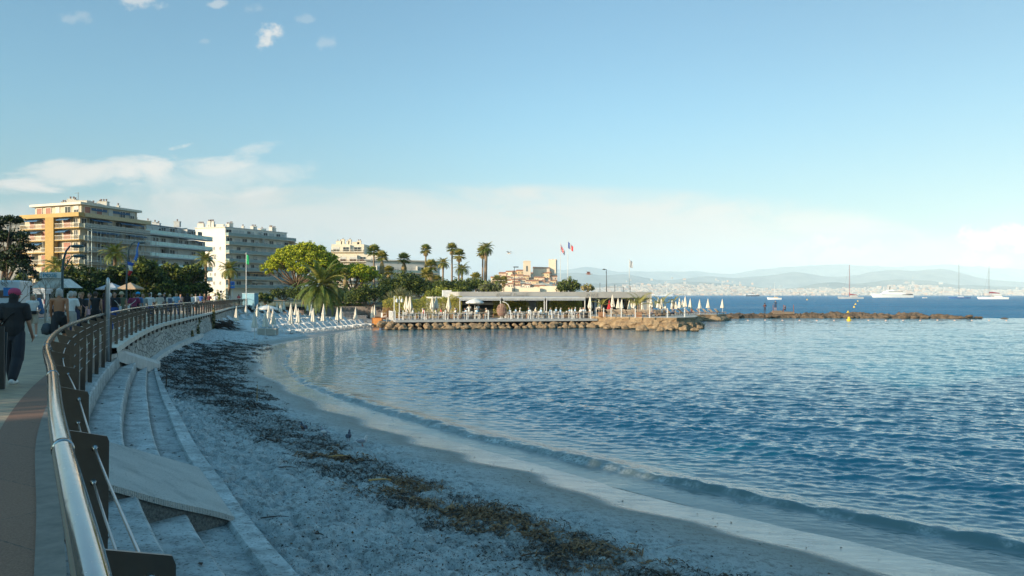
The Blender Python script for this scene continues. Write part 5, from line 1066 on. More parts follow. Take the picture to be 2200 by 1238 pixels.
bk = [(885, 4.2), (915, 4.4), (958, 4.3), (1000, 4.6), (1092, 4.3), (1118, 4.5), (1160, 4.5), (1204, 4.6), (1245, 4.4)]
for r_, lst in ((0, fr), (1, bk)):
    for i, (px, v) in enumerate(lst):
        u = du(px, v); rw = 'front' if r_ == 0 else 'back'
        inst(TB, 't', (*dk(u, v), DZ), DANG, 'square wooden table, %s from left in the %s row on the deck' % (ORD[i], rw), 'tables on the deck')
        for s in (-1, 1):
            q = dk(u+s*.62, v+.05*s); rz = DANG+(R(90) if s < 0 else R(-90))+random.uniform(-.2, .2)
            inst(CH, 'c', (*q, DZ), rz, 'white dining chair on the %s side of the %s table in the %s row' % ('left' if s < 0 else 'right', ORD[i], rw), 'dining chairs on the deck'); seats.append((q[0], q[1], rz, r_, px, s))
        if i % 3 == 0:
            q = dk(u, v+.62); inst(CH, 'c', (*q, DZ), DANG, 'white dining chair behind the %s table in the %s row' % (ORD[i], rw), 'dining chairs on the deck'); seats.append((q[0], q[1], DANG, r_, px, 0))
# white rope posts along the edge
pm_ = MB().box((0, 0, .53), (.10, .10, 1.06), taper=.9).box((0, 0, 1.08), (.12, .12, .04)).mesh('rope_post', WPAINT)
pp = [(866, 'd'), (912, 'd'), (957, 'd'), (1003, 'd'), (1049, 'd'), (1097, 'd'), (1140, 'd'), (1185, 'd'), (1229, 'd'), (1269, 'd')]
PT = []; PT.append(Vector((*dk(-.1, .15), DZ)))
for px, _ in pp: PT.append(Vector((*dk(du(px, .15), .15), DZ)))
SZ = 1.36
for px, Y in ((1281, 97.5), (1297, 95.6), (1313, 94.4), (1335, 93.0), (1365, 92.0), (1396, 91.4), (1434, 91.8), (1471, 94.6)): PT.append(Vector((*at(px, Y), SZ)))
for i, p in enumerate(PT):
    onp = i > 10; tag(link('rope_post', pm_, None, p, DANG), 'white square rope post, %s from the left along the %s edge' % (ORD[i if not onp else i-11], 'stone terrace' if onp else 'deck'), 'post', 'rope posts round the terrace')
for i in range(len(PT)-1):
    b = MB(); a, c = PT[i], PT[i+1]
    for zz, sg in ((.95, .12), (.5, .14)): b.tube([a.lerp(c, t)+Vector((0, 0, zz-sg*4*t*(1-t))) for t in [k/8 for k in range(9)]], .022, 5, cap=False)
    pa_, pb_ = b.v[:45], b.v[45:]
    for q_, (zz, sg) in enumerate(((.95, .12), (.5, .14))):
        r1 = MB().tube([a.lerp(c, t)+Vector((0, 0, zz-sg*4*t*(1-t))) for t in [k/8 for k in range(9)]], .02, 5)
        tag(r1.build('rope', RFR), '%s beige rope right of the %s rope post from the left' % (('upper', 'lower')[q_], ORD[i]), 'rope', 'ropes round the terrace')
# white fence at the deck's left end and two lamp poles
o = thing('picket_fence', 'white slatted gate fence at the left end of the deck', 'fence', (*dk(-.2, .2), DZ), DANG)
for j in range(7): MB().box((-.1-j*.04, .4+j*.5, .5), (.07, .07, 1.05)).build('post', WPAINT, o)
MB().box((-.2, 2.0, .95), (.05, 3.3, .06)).box((-.2, 2.0, .35), (.05, 3.3, .06)).build('rail', WPAINT, o)
for px, lb in ((847, 'white lantern pole, left of the pair at the deck end'), (858, 'white lantern pole, right of the pair at the deck end')):
    o = thing('lantern_pole', lb, 'lamp', (*dk(du(px, .7), .7), DZ)); MB().tube([(0, 0, 0), (0, 0, 2.75)], .05, 8).build('pole', WPAINT, o); MB().tube([(0, 0, 2.6), (.22, 0, 2.72), (.3, 0, 2.5)], .02, 5).build('bracket', WPAINT, o); MB().lathe([(.05, .0), (.15, .06), (.16, .32), (.06, .42), (.02, .5)], (.3, 0, 2.02), 10).build('lantern', mat('lantern_glass', (.75, .75, .72), .3), o)
# hedges of bamboo
def bamboo(label, px0, px1, v, h_, seed, mats=(BAM, BAM2), share=.35, cyl=False, n_=None, z=DZ):
    a, c = du(px0, v), du(px1, v); w_ = c-a; o = thing('bamboo_hedge', label, 'hedge', (*dk((a+c)/2, v), z), DANG); rng = np.random.default_rng(seed); n_ = n_ or int(w_*h_*520); P = rng.uniform(-.5, .5, (n_, 3))*np.array([w_, .7, 1]); P[:, 2] = (rng.random(n_)**.8)*h_*(1+.14*vnoise(P[:, 0]*1.0, P[:, 1], 1.3, seed, 2)); P[:, 1] += .12*rng.normal(size=n_)
    V, Fq = quads(P, np.full(n_, .19), rng, asp=.28); link('leaves', npmesh('leaves', V, Fq, list(mats), False, (rng.random(n_) < share).astype(int)), o); b = MB()
    for k in range(int(w_*4)): x = rng.uniform(-.5, .5)*w_; b.tube([(x, .1, -.02), (x+rng.uniform(-.15, .15), .1, h_*.9)], .018, 4)
    b.build('canes', mat('bamboo_canes', (.40, .33, .12), .6), o); MB().box((0, .1, .2), (w_, .5, .45)).build('planter', mat('planter_brown', (.22, .11, .06), .8), o)
bamboo('tall yellow green bamboo hedge along the left end of the deck', 846, 884, 7.2, 2.7, 1, share=.6); bamboo('long bamboo hedge behind the closed parasols on the deck', 884, 966, 7.4, 2.5, 2, share=.3); bamboo('bright bamboo clump left of the first awning', 966, 992, 7.2, 2.9, 3, share=.6)
bamboo('bamboo clump right of the open bar', 1060, 1074, 8.0, 2.3, 4, share=.3); bamboo('tall yellow bamboo pot beside the hanging egg chair', 1076, 1093, 6.0, 2.1, 5, share=.9); bamboo('bamboo hedge under the middle awning', 1094, 1136, 7.8, 2.1, 6, share=.15)
bamboo('narrow green bamboo under the middle awning post', 1153, 1168, 7.6, 2.1, 7, share=.4); bamboo('bamboo hedge under the right awning', 1178, 1250, 7.8, 2.1, 8, share=.2)
bamboo('low yellow grass clump on the bank at the deck corner', 822, 850, 9.5, 2.3, 9, share=.7, z=1.2)
# hanging egg chair
o = thing('hanging_chair', 'round wicker egg chair hanging from a white curved stand', 'chair', (*dk(du(1078, 1.7), 1.7), DZ), DANG)
MB().tube([(.75, 0, .03), (.95, 0, .5), (1.0, 0, 1.1), (.85, 0, 1.65), (.5, 0, 1.98), (.1, 0, 2.08)], .045, 8).tube([(-.5, -.4, .03), (.75, 0, .03), (-.5, .4, .03)], .04, 6).build('stand', WPAINT, o, True)
b = MB(); rnd = random.Random(2)
for k in range(11): t = -1+2*(k+.5)/11; r_ = .62*math.sqrt(1-t*t); b.tube([(r_*math.cos(a), .5*r_*math.sin(a)/.62*.9, 1.05+t*.78) for a in [j*.35 for j in range(19)]], .03, 4)
for k in range(16): a = k*.393; b.tube([(.62*math.sin(th)*math.cos(a), .45*math.sin(th)*math.sin(a), 1.05-.78*math.cos(th)) for th in [j*.31 for j in range(11)]], .03, 4)
b.ball((0, .05, .95), (.5, .33, .6), 12, 0, 8); b.build('wicker_shell', mat('wicker', (.36, .22, .17), .8, var=.25, vs=10), o); MB().tube([(.05, 0, 1.8), (.1, 0, 2.08)], .015, 4).build('chain', STEELB, o)

# ---------------------------------------------------------------- parasols
CLOTH = mat('cream_canvas', (.66, .60, .50), .85, var=.07, vs=2); CLOTHR = mat('red_canvas', (.45, .03, .03), .8); CLOTHO = mat('white_canvas', (.70, .68, .64), .85, var=.05)
def mkpar(kind, m=CLOTH):
    o = thing('parasol', 'closed cream parasol', 'parasol'); b = MB()
    if kind == 'cone':      # beach: pointed, flaring to the hem
        H = 1.95; MB().tube([(0, 0, 0), (0, 0, H+.04)], .022, 6).build('pole', WPAINT2, o); b.lathe([(.02, H), (.05, H-.12), (.11, H-.45), (.18, H-.85), (.235, H-1.12), (.20, H-1.15), (.03, H-1.0)], n=24, fold=.16, nf=6, cap=False); MB().lathe([(.2, 0), (.2, .05), (.04, .08)], n=10).build('base', mat('grey_base', (.3, .3, .3), .8), o)
    elif kind == 'kite':    # deck: wide in the middle
        H = 2.75; MB().tube([(0, 0, 0), (0, 0, H+.06)], .03, 6).build('pole', mat('pole_wood', (.35, .25, .16), .6), o); b.lathe([(.02, H), (.07, H-.15), (.16, H-.7), (.27, H-1.3), (.24, H-1.45), (.11, H-1.75), (.06, H-1.9)], n=24, fold=.22, nf=6, cap=False); MB().box((0, 0, .04), (.6, .6, .08)).build('base', mat('grey_base', (.3, .3, .3), .8), o)
    else:                   # open
        H = 2.45; MB().tube([(0, 0, 0), (0, 0, H+.08)], .03, 6).build('pole', WPAINT, o); b.lathe([(.02, H), (.7, H-.16), (1.35, H-.42), (1.38, H-.58), (1.33, H-.44), (.6, H-.2)], n=32, fold=.02, nf=8, cap=False)
        q = MB()
        for k in range(8): a = k*math.pi/4; q.tube([(0, 0, H-.45), (.7*math.cos(a), .7*math.sin(a), H-.24)], .012, 4)
        q.build('ribs', WPAINT, o)
    b.build('canopy', m, o); return o
PC, PK, PR, PO = mkpar('cone'), mkpar('kite'), mkpar('cone', CLOTHR), mkpar('open', CLOTHO); used.update(pc=0, pk=0)
bu = [(479, 651), (503, 650), (508, 658), (517, 649), (529, 652), (544, 649), (547, 662), (553, 654), (560.5, 650), (570, 662), (577.5, 655), (586.5, 658), (595, 649), (603, 650), (610, 646), (625, 652), (625, 661), (636, 652), (641, 661), (662, 648), (669, 652), (673, 657), (679, 648), (695.5, 651), (694.5, 660), (725, 657), (733, 653), (764, 659), (800, 652), (805, 650)]
def beachz(x, y): return max(.0, sandz(x, y))
BU = []
for i, (px, yt) in enumerate(bu):
    Y = 1.05*F/(yt-HZ); Y = max(66, min(Y, 121))
    while (px-1100)/F*Y > float(shore(Y))-3.4 and Y < 121: Y += .5
    x = (px-1100)/F*Y; z = beachz(x, Y); BU.append((px, x, Y, z, (CZ-(yt-HZ)/F*Y-z)/1.95))
BU.sort(key=lambda q: q[0])
for i, (px, x, Y, z, ks) in enumerate(BU):
    o = inst(PC, 'pc', (x, Y, z-.03), i, 'closed cream beach parasol among the sun loungers, %s from the left' % ORD[i], 'closed parasols on the beach'); o.scale = (1.12, 1.12, min(1.25, max(.85, ks)))
place(PO, (*G(573, 690, 1.0)[:2], beachz(*G(573, 690, 1.0)[:2])), 0, 'open white parasol amid the closed ones on the beach'); PO.scale = (.92, .92, .90); PO.location = (*at(573, 92), beachz(*at(573, 92)))
o = copy_tree(PO); place(o, (*dk(du(1020, 4.6), 4.6), DZ), 0, 'open white parasol at the restaurant bar'); o.scale = (.8, .8, 1)
for i, (px, v) in enumerate(((873, 3.2), (881, 2.8), (929, 3.0), (937, 3.3), (964, 2.6), (1268, 3.4))):
    inst(PK, 'pk', (*dk(du(px, v), v), DZ), i, 'folded cream parasol with wide middle on the deck, %s from the left' % ORD[i], 'folded parasols on the deck')
# ---------------------------------------------------------------- stone terrace in the water
def pier(name, label, poly, top, seed, rock, floor, amp=.55):
    o = thing(name, label, 'pier', (poly[0][0], poly[0][1], 0)); n = len(poly); pts = []
    for i in range(n):
        a, c = Vector(poly[i]), Vector(poly[(i+1) % n]); k = max(2, int((c-a).length/.28)); pts += [a.lerp(c, j/k) for j in range(k)]
    cx = sum(p.x for p in pts)/len(pts); cy = sum(p.y for p in pts)/len(pts); lv = [(-.6, 1.1), (0, .9), (.25, .75), (.5, .55), (.75, .35), (1.0, .12), (1.15, .05), (1.22, .02), (1.0*top/1.0, .0)]
    V = []; hs = np.linspace(-.5, top, 12)
    for j, h_ in enumerate(hs):
        f = 1-max(0, h_)/top
        for p in pts:
            d = Vector((p.x-cx, p.y-cy)).normalized(); nn = noise.fractal(Vector((p.x*.9, p.y*.9, h_*1.6+seed)), 1.0, 2.2, 5); nb = noise.noise(Vector((p.x*2.6, p.y*2.6, h_*3+seed)))
            off = (f*.75 if h_ < top*.86 else 0)+amp*(nn*.8+.25*nb)*(.15 if h_ > top*.86 else .6+.6*f); off += -.18 if top*.62 < h_ < top*.86 else 0
            V.append((p.x+d.x*off-poly[0][0], p.y+d.y*off-poly[0][1], h_))
    m_ = len(pts); Fq = [(j*m_+i, j*m_+(i+1) % m_, (j+1)*m_+(i+1) % m_, (j+1)*m_+i) for j in range(11) for i in range(m_)]
    link('rock_face', npmesh('rock_face', V, Fq, rock, False), o)
    b = MB(); b.prism([(p.x-poly[0][0]+(cx-p.x)*.004, p.y-poly[0][1]+(cy-p.y)*.004) for p in pts], top-.22, top+.02); b.build('paving', floor, o); return o
m, n, l, b = mk('warm_rock'); c = mixc(n, l, mr(n, l, nz(n, l, .9, 7, rough=.7), .35, .65), (.19, .12, .065), (.40, .29, .17)); c = mixc(n, l, mr(n, l, nz(n, l, 5, 5), .5, .7), c, (.16, .12, .08))
co = n.new('ShaderNodeTexCoord'); ge = n.new('ShaderNodeNewGeometry'); sp = n.new('ShaderNodeSeparateXYZ'); l.new(ge.outputs['Position'], sp.inputs[0]); c = mixc(n, l, mr(n, l, mf(n, l, 'ADD', sp.outputs[2], mf(n, l, 'MULTIPLY', nz(n, l, 2, 3), .25)), .30, .16), c, (.07, .055, .035)); l.new(c, b.inputs['Base Color']); b.inputs['Roughness'].default_value = .9
bumpn(n, l, nz(n, l, 4, 8, rough=.75), 1.0, .12, b); WROCK = m
PAVT = mat('terrace_concrete', (.46, .42, .36), .9, var=.2, vs=1)
pier('stone_terrace', 'rough warm rock terrace standing in the water at the end of the deck', [(9.6, 98.5), (10.6, 96.8), (12.8, 94.6), (16.2, 92.1), (19, 91.4), (21.6, 93.6), (23.2, 98.5), (24, 104), (25.5, 118), (10, 118)], SZ, 1, WROCK, PAVT)
pier('stone_terrace', 'lower rock terrace farther out, beyond the first one', [(22, 117), (27.5, 121.2), (31.5, 121.8), (33.6, 124), (33, 131), (20, 131)], .98, 7, WROCK, PAVT, .45)
# boulders under the deck
def boulder(seed):
    bm_ = bmesh.new(); bmesh.ops.create_icosphere(bm_, subdivisions=3, radius=1)
    for v in bm_.verts:
        q = v.co; k = 1+.28*noise.noise(q*1.1+Vector((seed*7, 0, 0)))+.12*noise.noise(q*2.7+Vector((0, seed*5, 0)))+.05*noise.noise(q*6+Vector((seed, 0, 0)))
        for a in ((.8, .3, .5), (-.5, .7, .5), (.2, -.8, .6), (-.7, -.5, .3)):      # chipped planes
            d = q.dot(Vector(a).normalized()); 
            if d > .78: k *= 1-.5*(d-.78)
        v.co = q*k
    me = bpy.data.meshes.new('boulder'); bm_.to_mesh(me); bm_.free(); me.materials.append(WROCK); return me
BM_ = [boulder(i) for i in range(7)]; rnd = random.Random(12); bl = []
for row, (voff, zz, ss, step) in enumerate(((-.75, .12, .52, 15.5), (-.1, .42, .36, 13), (-1.25, .0, .30, 22))):
    px = 836+row*5 if row < 2 else 860
    while px < 1285:
        Y_ = 91.5+(97-91.5)*np.clip((px-852)/428, -.1, 1); s = ss*rnd.uniform(.65, 1.35); u = du(px, voff); bl.append((px, row, *dk(u, voff+rnd.uniform(-.3, .3)), zz+rnd.uniform(-.1, .1), s, rnd)); px += step*rnd.uniform(.6, 1.35)
for k in range(14): px = 822+rnd.random()*32; v = rnd.uniform(.5, 4.5); bl.append((px, 3, *dk(du(px, v)-.3, v), .45+.12*v*rnd.random(), .42*rnd.uniform(.6, 1.2), rnd))
for (px, y_, s) in ((1306, 708, .5), (1345, 708, .45), (1380, 711, .7), (1441, 711, .55), (1470, 711, .6), (1500, 707, .55), (1325, 707, .4), (1418, 712, .45), (1492, 712, .35)): p_ = G(px, y_, 0); bl.append((px, 4, p_.x, p_.y, .12, s, rnd))
cnt = {}
for (px, row, x, y, z, s, _) in sorted(bl, key=lambda q: (q[1], q[0])):
    i = cnt.get(row, 0); cnt[row] = i+1; o = link('boulder', BM_[rnd.randrange(7)], None, (x, y, z), rnd.uniform(0, 6.28)); o.scale = (s*rnd.uniform(1, 1.45), s, s*rnd.uniform(.65, .9)); o.rotation_euler = (rnd.uniform(-.2, .2), rnd.uniform(-.2, .2), rnd.uniform(0, 6.28))
    tag(o, 'warm boulder, %s from left in the %s' % (ORD[i], ['waterline row under the deck', 'upper row under the deck', 'small stones before the deck', 'heap at the deck end', 'row at the foot of the stone terrace'][row]), 'boulder', 'boulders round the deck')
# parasols on the stone terrace
tu = [(1287, 643, 104), (1316, 634, 101), (1328, 641, 103), (1336, 643, 106), (1344, 638, 112), (1352, 645, 103), (1357, 641, 108), (1363, 643, 104), (1371, 642, 110), (1379, 647, 102), (1399, 640, 106), (1408, 644, 112), (1414, 639, 104), (1421, 642, 99), (1429, 646, 110), (1444, 644, 103), (1452, 648, 108), (1460, 641, 107), (1466, 645, 113), (1483, 642, 113), (1503, 644, 121), (1521, 642, 124), (1552, 643, 125), (1293, 646, 110), (1472, 637, 110), (1367, 643, 115)]
for i, (px, yt, Y) in enumerate(sorted(tu)):
    z = SZ if px < 1480 else .98; o = inst(PC, 'pc', (*at(px, Y), z), i*.7, 'closed cream parasol on the stone terrace, %s from the left' % ORD[i], 'closed parasols on the stone terrace'); zt = CZ-(yt-HZ)/F*Y; k = (zt-z)/1.95; o.scale = (max(1.0, k), max(1.0, k), k)
place(PR, (*at(1309, 100), SZ), 0, 'closed red parasol among the cream ones on the stone terrace')
PR.scale = (1.1, 1.1, (CZ-(645-HZ)/F*100-SZ)/1.95)
# ---------------------------------------------------------------- sun loungers
LG = mat('lounger_mesh', (.55, .55, .54), .8, var=.08); LW = mat('lounger_frame', (.68, .66, .62), .5); LB = mat('lounger_wood', (.26, .15, .08), .7, var=.2); LC = mat('lounger_cushion', (.40, .33, .27), .85, var=.1)
def mklounger(mf_, mc_):
    o = thing('sun_lounger', 'sun lounger', 'sun lounger'); MB().box((.3, -.29, .30), (1.95, .04, .05)).box((.3, .29, .30), (1.95, .04, .05)).box((1.26, 0, .30), (.04, .6, .05)).box((-.66, 0, .30), (.04, .6, .05)).build('frame', mf_, o)
    MB().box((.58, 0, .345), (1.32, .56, .045)).build('seat', mc_, o); MB().box((-.36, 0, .58), (.80, .56, .045), ry=R(40)).build('backrest', mc_, o)
    lm = MB().box((0, 0, .14), (.045, .045, .29)).mesh('leg', mf_)
    for x in (-.5, 1.1):
        for y in (-.27, .27): link('leg', lm, o, (x, y, 0))
    return o
LGR, LBR = mklounger(LW, LG), mklounger(LB, LC); used.update(lg=0, lb=0)
rows = [('front', (612, 704, .80), (783, 691, .70), 15), ('second', (560, 697, .9), (745, 684, .9), 14), ('third', (530, 689, .95), (700, 679, .95), 13), ('back', (500, 680, 1.0), (640, 674, 1.05), 9)]
for nm, a, c, k in rows:
    a = G(*a); c = G(*c)
    for j in range(k):
        p = a.lerp(c, j/(k-1)); x, y = p.x+random.uniform(-.1, .1), p.y+random.uniform(-.1, .1); y = min(y, 123)
        o = inst(LGR, 'lg', (x, y, beachz(x, y)-.02), R(-28)+random.uniform(-.12, .12), 'empty grey sun lounger on the sand, %s from left in the %s row' % (ORD[j], nm), 'sun loungers on the beach')
for j, (px, y_) in enumerate(((481, 703), (492, 699), (500, 694), (486, 690))):
    p = G(px, y_, .9); inst(LGR, 'lg', (p.x, p.y, beachz(p.x, p.y)-.02), R(-18), 'grey lounger beside the white tarpaulin, %s from the water' % ORD[j], 'sun loungers by the wall')
for j in range(12):
    px = 1312+j*10.5; Y = 97+1.2*(j % 2); inst(LBR, 'lb', (*at(px, Y), SZ), R(60)+random.uniform(-.1, .1), 'brown cushioned lounger on the stone terrace, %s from the left' % ORD[j], 'brown loungers on the stone terrace')
for j in range(9): px = 1440+j*13; Y = 103 if px < 1475 else 124; inst(LBR, 'lb', (*at(px, Y), SZ if px < 1475 else .98), R(20), 'brown lounger at the seaward end of the terraces, %s from the left' % ORD[j], 'brown loungers on the outer terraces')
# stacks of grey loungers
SG = mat('stacked_grey', (.22, .22, .23), .8, var=.15); slm = MB().box((0, 0, .07), (1.9, .62, .06)).box((-.7, 0, .05), (.06, .6, .1)).box((.7, 0, .05), (.06, .6, .1)).mesh('lounger', SG)
for s_, (px, Y, k) in enumerate(((748, 112, 9), (775, 106, 7), (790, 101, 5))):
    x, y = at(px, Y); z = beachz(x, y)
    for j in range(k): tag(link('stacked_lounger', slm, None, (x+random.uniform(-.08, .08), y, z+.2+j*.125), R(random.uniform(-6, 6))), 'folded grey lounger, %s from the ground in the %s stack' % (ORD[j], ['left', 'middle', 'right'][s_]), 'sun lounger', 'stacked loungers on the beach')
    tag(MB().box((0, 0, .1), (1.7, .08, .2)).box((0, .5, .1), (1.7, .08, .2)).box((0, .25, .185), (1.7, .6, .03)).build('stack_skid', LW, None, False, (x, y-.2, z)), 'low pale skid under the %s stack of loungers' % ['left', 'middle', 'right'][s_], 'skid')
# tarpaulin heap, plank box, orange crate, blue drum, dark sofa, board
b = MB(); nx_, ny_ = 22, 14; V = []
for i in range(nx_):
    for j in range(ny_):
        s, t = i/(nx_-1)*2-1, j/(ny_-1)*2-1; e = max(abs(s), abs(t)); h_ = .98*(1-max(0, (e-.86)/.14)**1.2)+.10*noise.noise(Vector((s*2.3, t*2, 3)))*(e < .95); kk = min(1, .90+.1*(1-e)); V.append((s*1.05*(1 if e < .86 else .98+.1*(e-.86)), t*.65, max(0, h_)))
o = link('tarpaulin', npmesh('tarpaulin', V, gridf(nx_, ny_), mat('white_tarpaulin', (.72, .73, .73), .5, var=.06, vs=3, bump=.6, bs=5), True)); p = G(524, 706, .82); o.location = (p.x, p.y+.4, beachz(p.x, p.y)-.02); o.rotation_euler = (0, 0, R(-12)); tag(o, 'white tarpaulin draped over a block like pile beside the loungers', 'tarpaulin')
p = G(575, 709, .8); o = thing('plank_box', 'low beige plank windbreak standing in front of the loungers', 'box', (p.x, p.y, beachz(p.x, p.y)), R(-6)); b = MB()
for j in range(5): b.box((0, 0, .07+j*.125), (1.85, .5, .118))
b.build('planks', mat('beige_planks', (.42, .37, .31), .85, var=.12, vs=3), o); MB().box((-.85, -.26, .33), (.06, .04, .66)).box((.85, -.26, .33), (.06, .04, .66)).build('batten', WPAINT2, o)
p = at(811, 99); z = beachz(*p); o = thing('wooden_crate', 'bright orange wooden crate by the beach end of the terrace', 'crate', (*p, z)); MB().box((0, 0, .55), (1.2, .9, 1.1)).build('panel', mat('orange_wood', (.55, .22, .05), .6, var=.12, vs=2), o); MB().box((0, -.46, 1.08), (1.24, .04, .08)).box((0, -.46, .04), (1.24, .04, .08)).box((-.58, -.46, .55), (.08, .035, 1.0)).box((.58, -.46, .55), (.08, .035, 1.0)).build('edge_trim', mat('orange_dark', (.36, .14, .04), .7), o)
p = at(819, 96.5); o = thing('waste_bin', 'dark blue round bin in front of the orange crate', 'bin', (*p, beachz(*p))); MB().lathe([(.22, 0), (.26, .7), (.27, .72), (.02, .74)], n=14).build('drum', mat('blue_plastic', (.03, .08, .20), .4), o); MB().lathe([(.28, .7), (.28, .8), (.05, .86)], n=14).build('lid', mat('black_plastic', (.02, .02, .03), .4), o)
p = at(832, 98); o = thing('covered_pile', 'dark grey covered pile beside the blue bin', 'pile', (*p, beachz(*p))); MB().box((0, 0, .28), (1.5, .9, .55), taper=.8).box((.2, 0, .6), (1.0, .7, .14), taper=.8).build('cover', mat('dark_cover', (.05, .055, .06), .7), o)
p = at(825, 100.5); o = thing('notice_board', 'white slanted board leaning behind the orange crate', 'board', (*p, beachz(*p)+1.1)); MB().box((0, 0, .3), (.75, .05, .62), rx=R(-20)).build('panel', WPAINT, o); MB().box((-.3, .1, -.3), (.05, .05, 1.0)).box((.3, .1, -.3), (.05, .05, 1.0)).build('stand', WPAINT2, o)
o = thing('wattle_fence', 'reddish wooden fence running up the bank at the deck corner', 'fence', (*at(838, 100), 1.0)); b = MB()
for j in range(24): b.box((-.9+j*.09, j*.05, .7), (.05, .03, 1.4+.1*math.sin(j)))
b.build('slats', mat('red_wood', (.32, .14, .08), .8, var=.2), o)
for i, (px, Y, z) in enumerate(((1293, 96.5, SZ), (1371, 94.5, SZ), (1420, 100, SZ))):
    o = thing('planter', 'square wooden planter on the stone terrace, %s from the left' % ORD[i], 'planter', (*at(px, Y), z), 0, 'planters on the stone terrace'); b = MB()
    for j in range(5): b.box((0, 0, .06+j*.115), (.8, .8, .105))
    b.build('box', mat('planter_wood', (.30, .15, .08), .8, var=.15), o); V, Fc = frondset(9, 2.6 if i else 1.6, 20, .06, 30+i, (.5, 1.4), 1.1, .25); MB().tube([(0, 0, .4), (0, 0, 1.4)], .08, 7).build('trunk', PBARK, o); link('fronds', npmesh('fronds', V+np.array([0, 0, 1.35]), Fc, [PLY], False), o)
featherpalm('slender young palm with few sparse fronds on the stone terrace', (*at(1376, 98), SZ), 1.9, 2.3, 9, 22, .05, 41, mats=(PLY, PLM), el0=(.45, 1.3), droop=1.5, r=.1, wl=.14); featherpalm('slender young palm near the seaward end of the terrace', (*at(1448, 102), SZ), 1.8, 1.9, 9, 20, .05, 42, mats=(PLY, PLM), el0=(.45, 1.3), droop=1.4, r=.1, wl=.14)
# ---------------------------------------------------------------- wall and fence behind the beach
o = thing('beach_wall', 'low dark wall with mesh fence and steel rail behind the beach', 'wall', (0, 0, 0)); b = MB(); f = MB(); P_ = [(-44, 131), (-36, 128), (-28, 126.3), (-20.5, 124), (-17.5, 118), (-16.2, 110)]
for i in range(5): a, c = Vector(P_[i]), Vector(P_[i+1]); d = (c-a).normalized(); nn = Vector((-d.y, d.x))*.15; b.prism([tuple(a-nn), tuple(c-nn), tuple(c+nn), tuple(a+nn)], .6, 2.18)
b.build('stonework', mat('dark_stone', (.15, .13, .12), .9, var=.3, vs=1, bump=.6), o)
for i in range(5):
    a, c = Vector(P_[i]), Vector(P_[i+1]); k = int((c-a).length/2.2); za = 3.25-.18*i; zc = 3.25-.18*(i+1)
    MB().tube([(*a, za), (*c, zc)], .035, 6).build('rail', STEELB, o)
    for j in range(k): q = a.lerp(c, j/k); zt = za+(zc-za)*j/k; MB().tube([(*q, 2.15), (*q, zt)], .03, 5).build('post', STEELB, o)
bank = MB(); bank.prism([(-20.5, 124.3), (-17.3, 118), (-15.9, 110), (-14.6, 108), (13, 113), (13, 126), (-20, 126.2)], .8, [2.3, 2.2, 1.7, 1.4, 2.4, 2.6, 2.4]); tag(bank.build('garden_bank', GRD), kind='structure')
# ================================================================ BREAKWATER AND OUTER ROCKS
bwp = [(1556, 136), (1600, 137.5), (1660, 138.5), (1740, 138.5), (1830, 138), (1930, 136.5), (2030, 135), (2112, 133.5)]
bwl = [at(p, y) for p, y in bwp]; nb = 420; nv_ = 22
xs_ = np.interp(np.linspace(0, 1, nb), np.linspace(0, 1, 8), [p[0] for p in bwl]); ys_ = np.interp(np.linspace(0, 1, nb), np.linspace(0, 1, 8), [p[1] for p in bwl])
tv = np.linspace(-1, 1, nv_); XX = np.repeat(xs_[:, None], nv_, 1); YY = ys_[:, None]+tv[None]*2.3*np.interp(np.linspace(0, 1, nb), [0, .8, 1], [1, 1, .5])[:, None]
hh = np.interp(np.linspace(0, 1, nb), [0, .04, .5, .8, .93, 1], [.5, .85, .85, .8, .5, .12])[:, None]
ZZ = hh*(1-np.abs(tv[None])**2.4)*(1.0+.65*vnoise(XX, YY, .55, 31, 4)+.5*vnoise(XX, YY, 1.9, 32, 4))-.12-.1*np.abs(tv[None])
XX += .25*vnoise(XX, YY, 1.2, 33, 3); YY += .45*vnoise(XX, YY, .8, 34, 3)
DRK = mat('weedy_rock', (.055, .04, .026), .85, var=.35, vs=1.2, c2=(.15, .10, .06), bump=1.0, bs=6, bd=.1)
o = thing('breakwater', 'long low breakwater of dark weedy rocks running out to the right', 'breakwater', (0, 0, 0)); link('rocks', npmesh('rocks', np.stack([XX, YY, ZZ], -1).reshape(-1, 3), gridf(nb, nv_), DRK, False), o)
rnd = random.Random(5)
for i in range(34):
    t = (i+.5)/34; k = int(t*(nb-1)); s = rnd.uniform(.35, .8)*(1 if t < .9 else .5); q = link('boulder', BM_[i % 7], None, (xs_[k], ys_[k]-rnd.uniform(.3, 2.0), rnd.uniform(.1, .45)), rnd.uniform(0, 6)); q.scale = (s*1.5, s, s*.6); recolor(q, DRK); tag(q, 'dark weedy boulder on the long breakwater, %s from its landward end' % ORD[i], 'boulder', 'boulders of the breakwater')
q = link('boulder', BM_[3], None, (*at(2158, 133), -.05), 1); q.scale = (.8, .6, .25); recolor(q, DRK); tag(q, 'small dark rock awash beyond the seaward end of the breakwater', 'boulder')
o = thing('landing_stage', 'small concrete landing stage with thin rusty posts on the breakwater', 'platform', (*at(1681, 138.2), .75)); MB().box((0, 0, .12), (3.6, 1.8, .42)).box((-.9, 0, .42), (1.4, 1.2, .2)).build('slab', mat('rusty_concrete', (.20, .15, .11), .9, var=.2), o)
for x in (-1.85, -.05, 1.7): MB().tube([(x, -.7, .2), (x, -.7, 1.55)], .05, 6).build('post', mat('rust', (.22, .08, .05), .8), o)
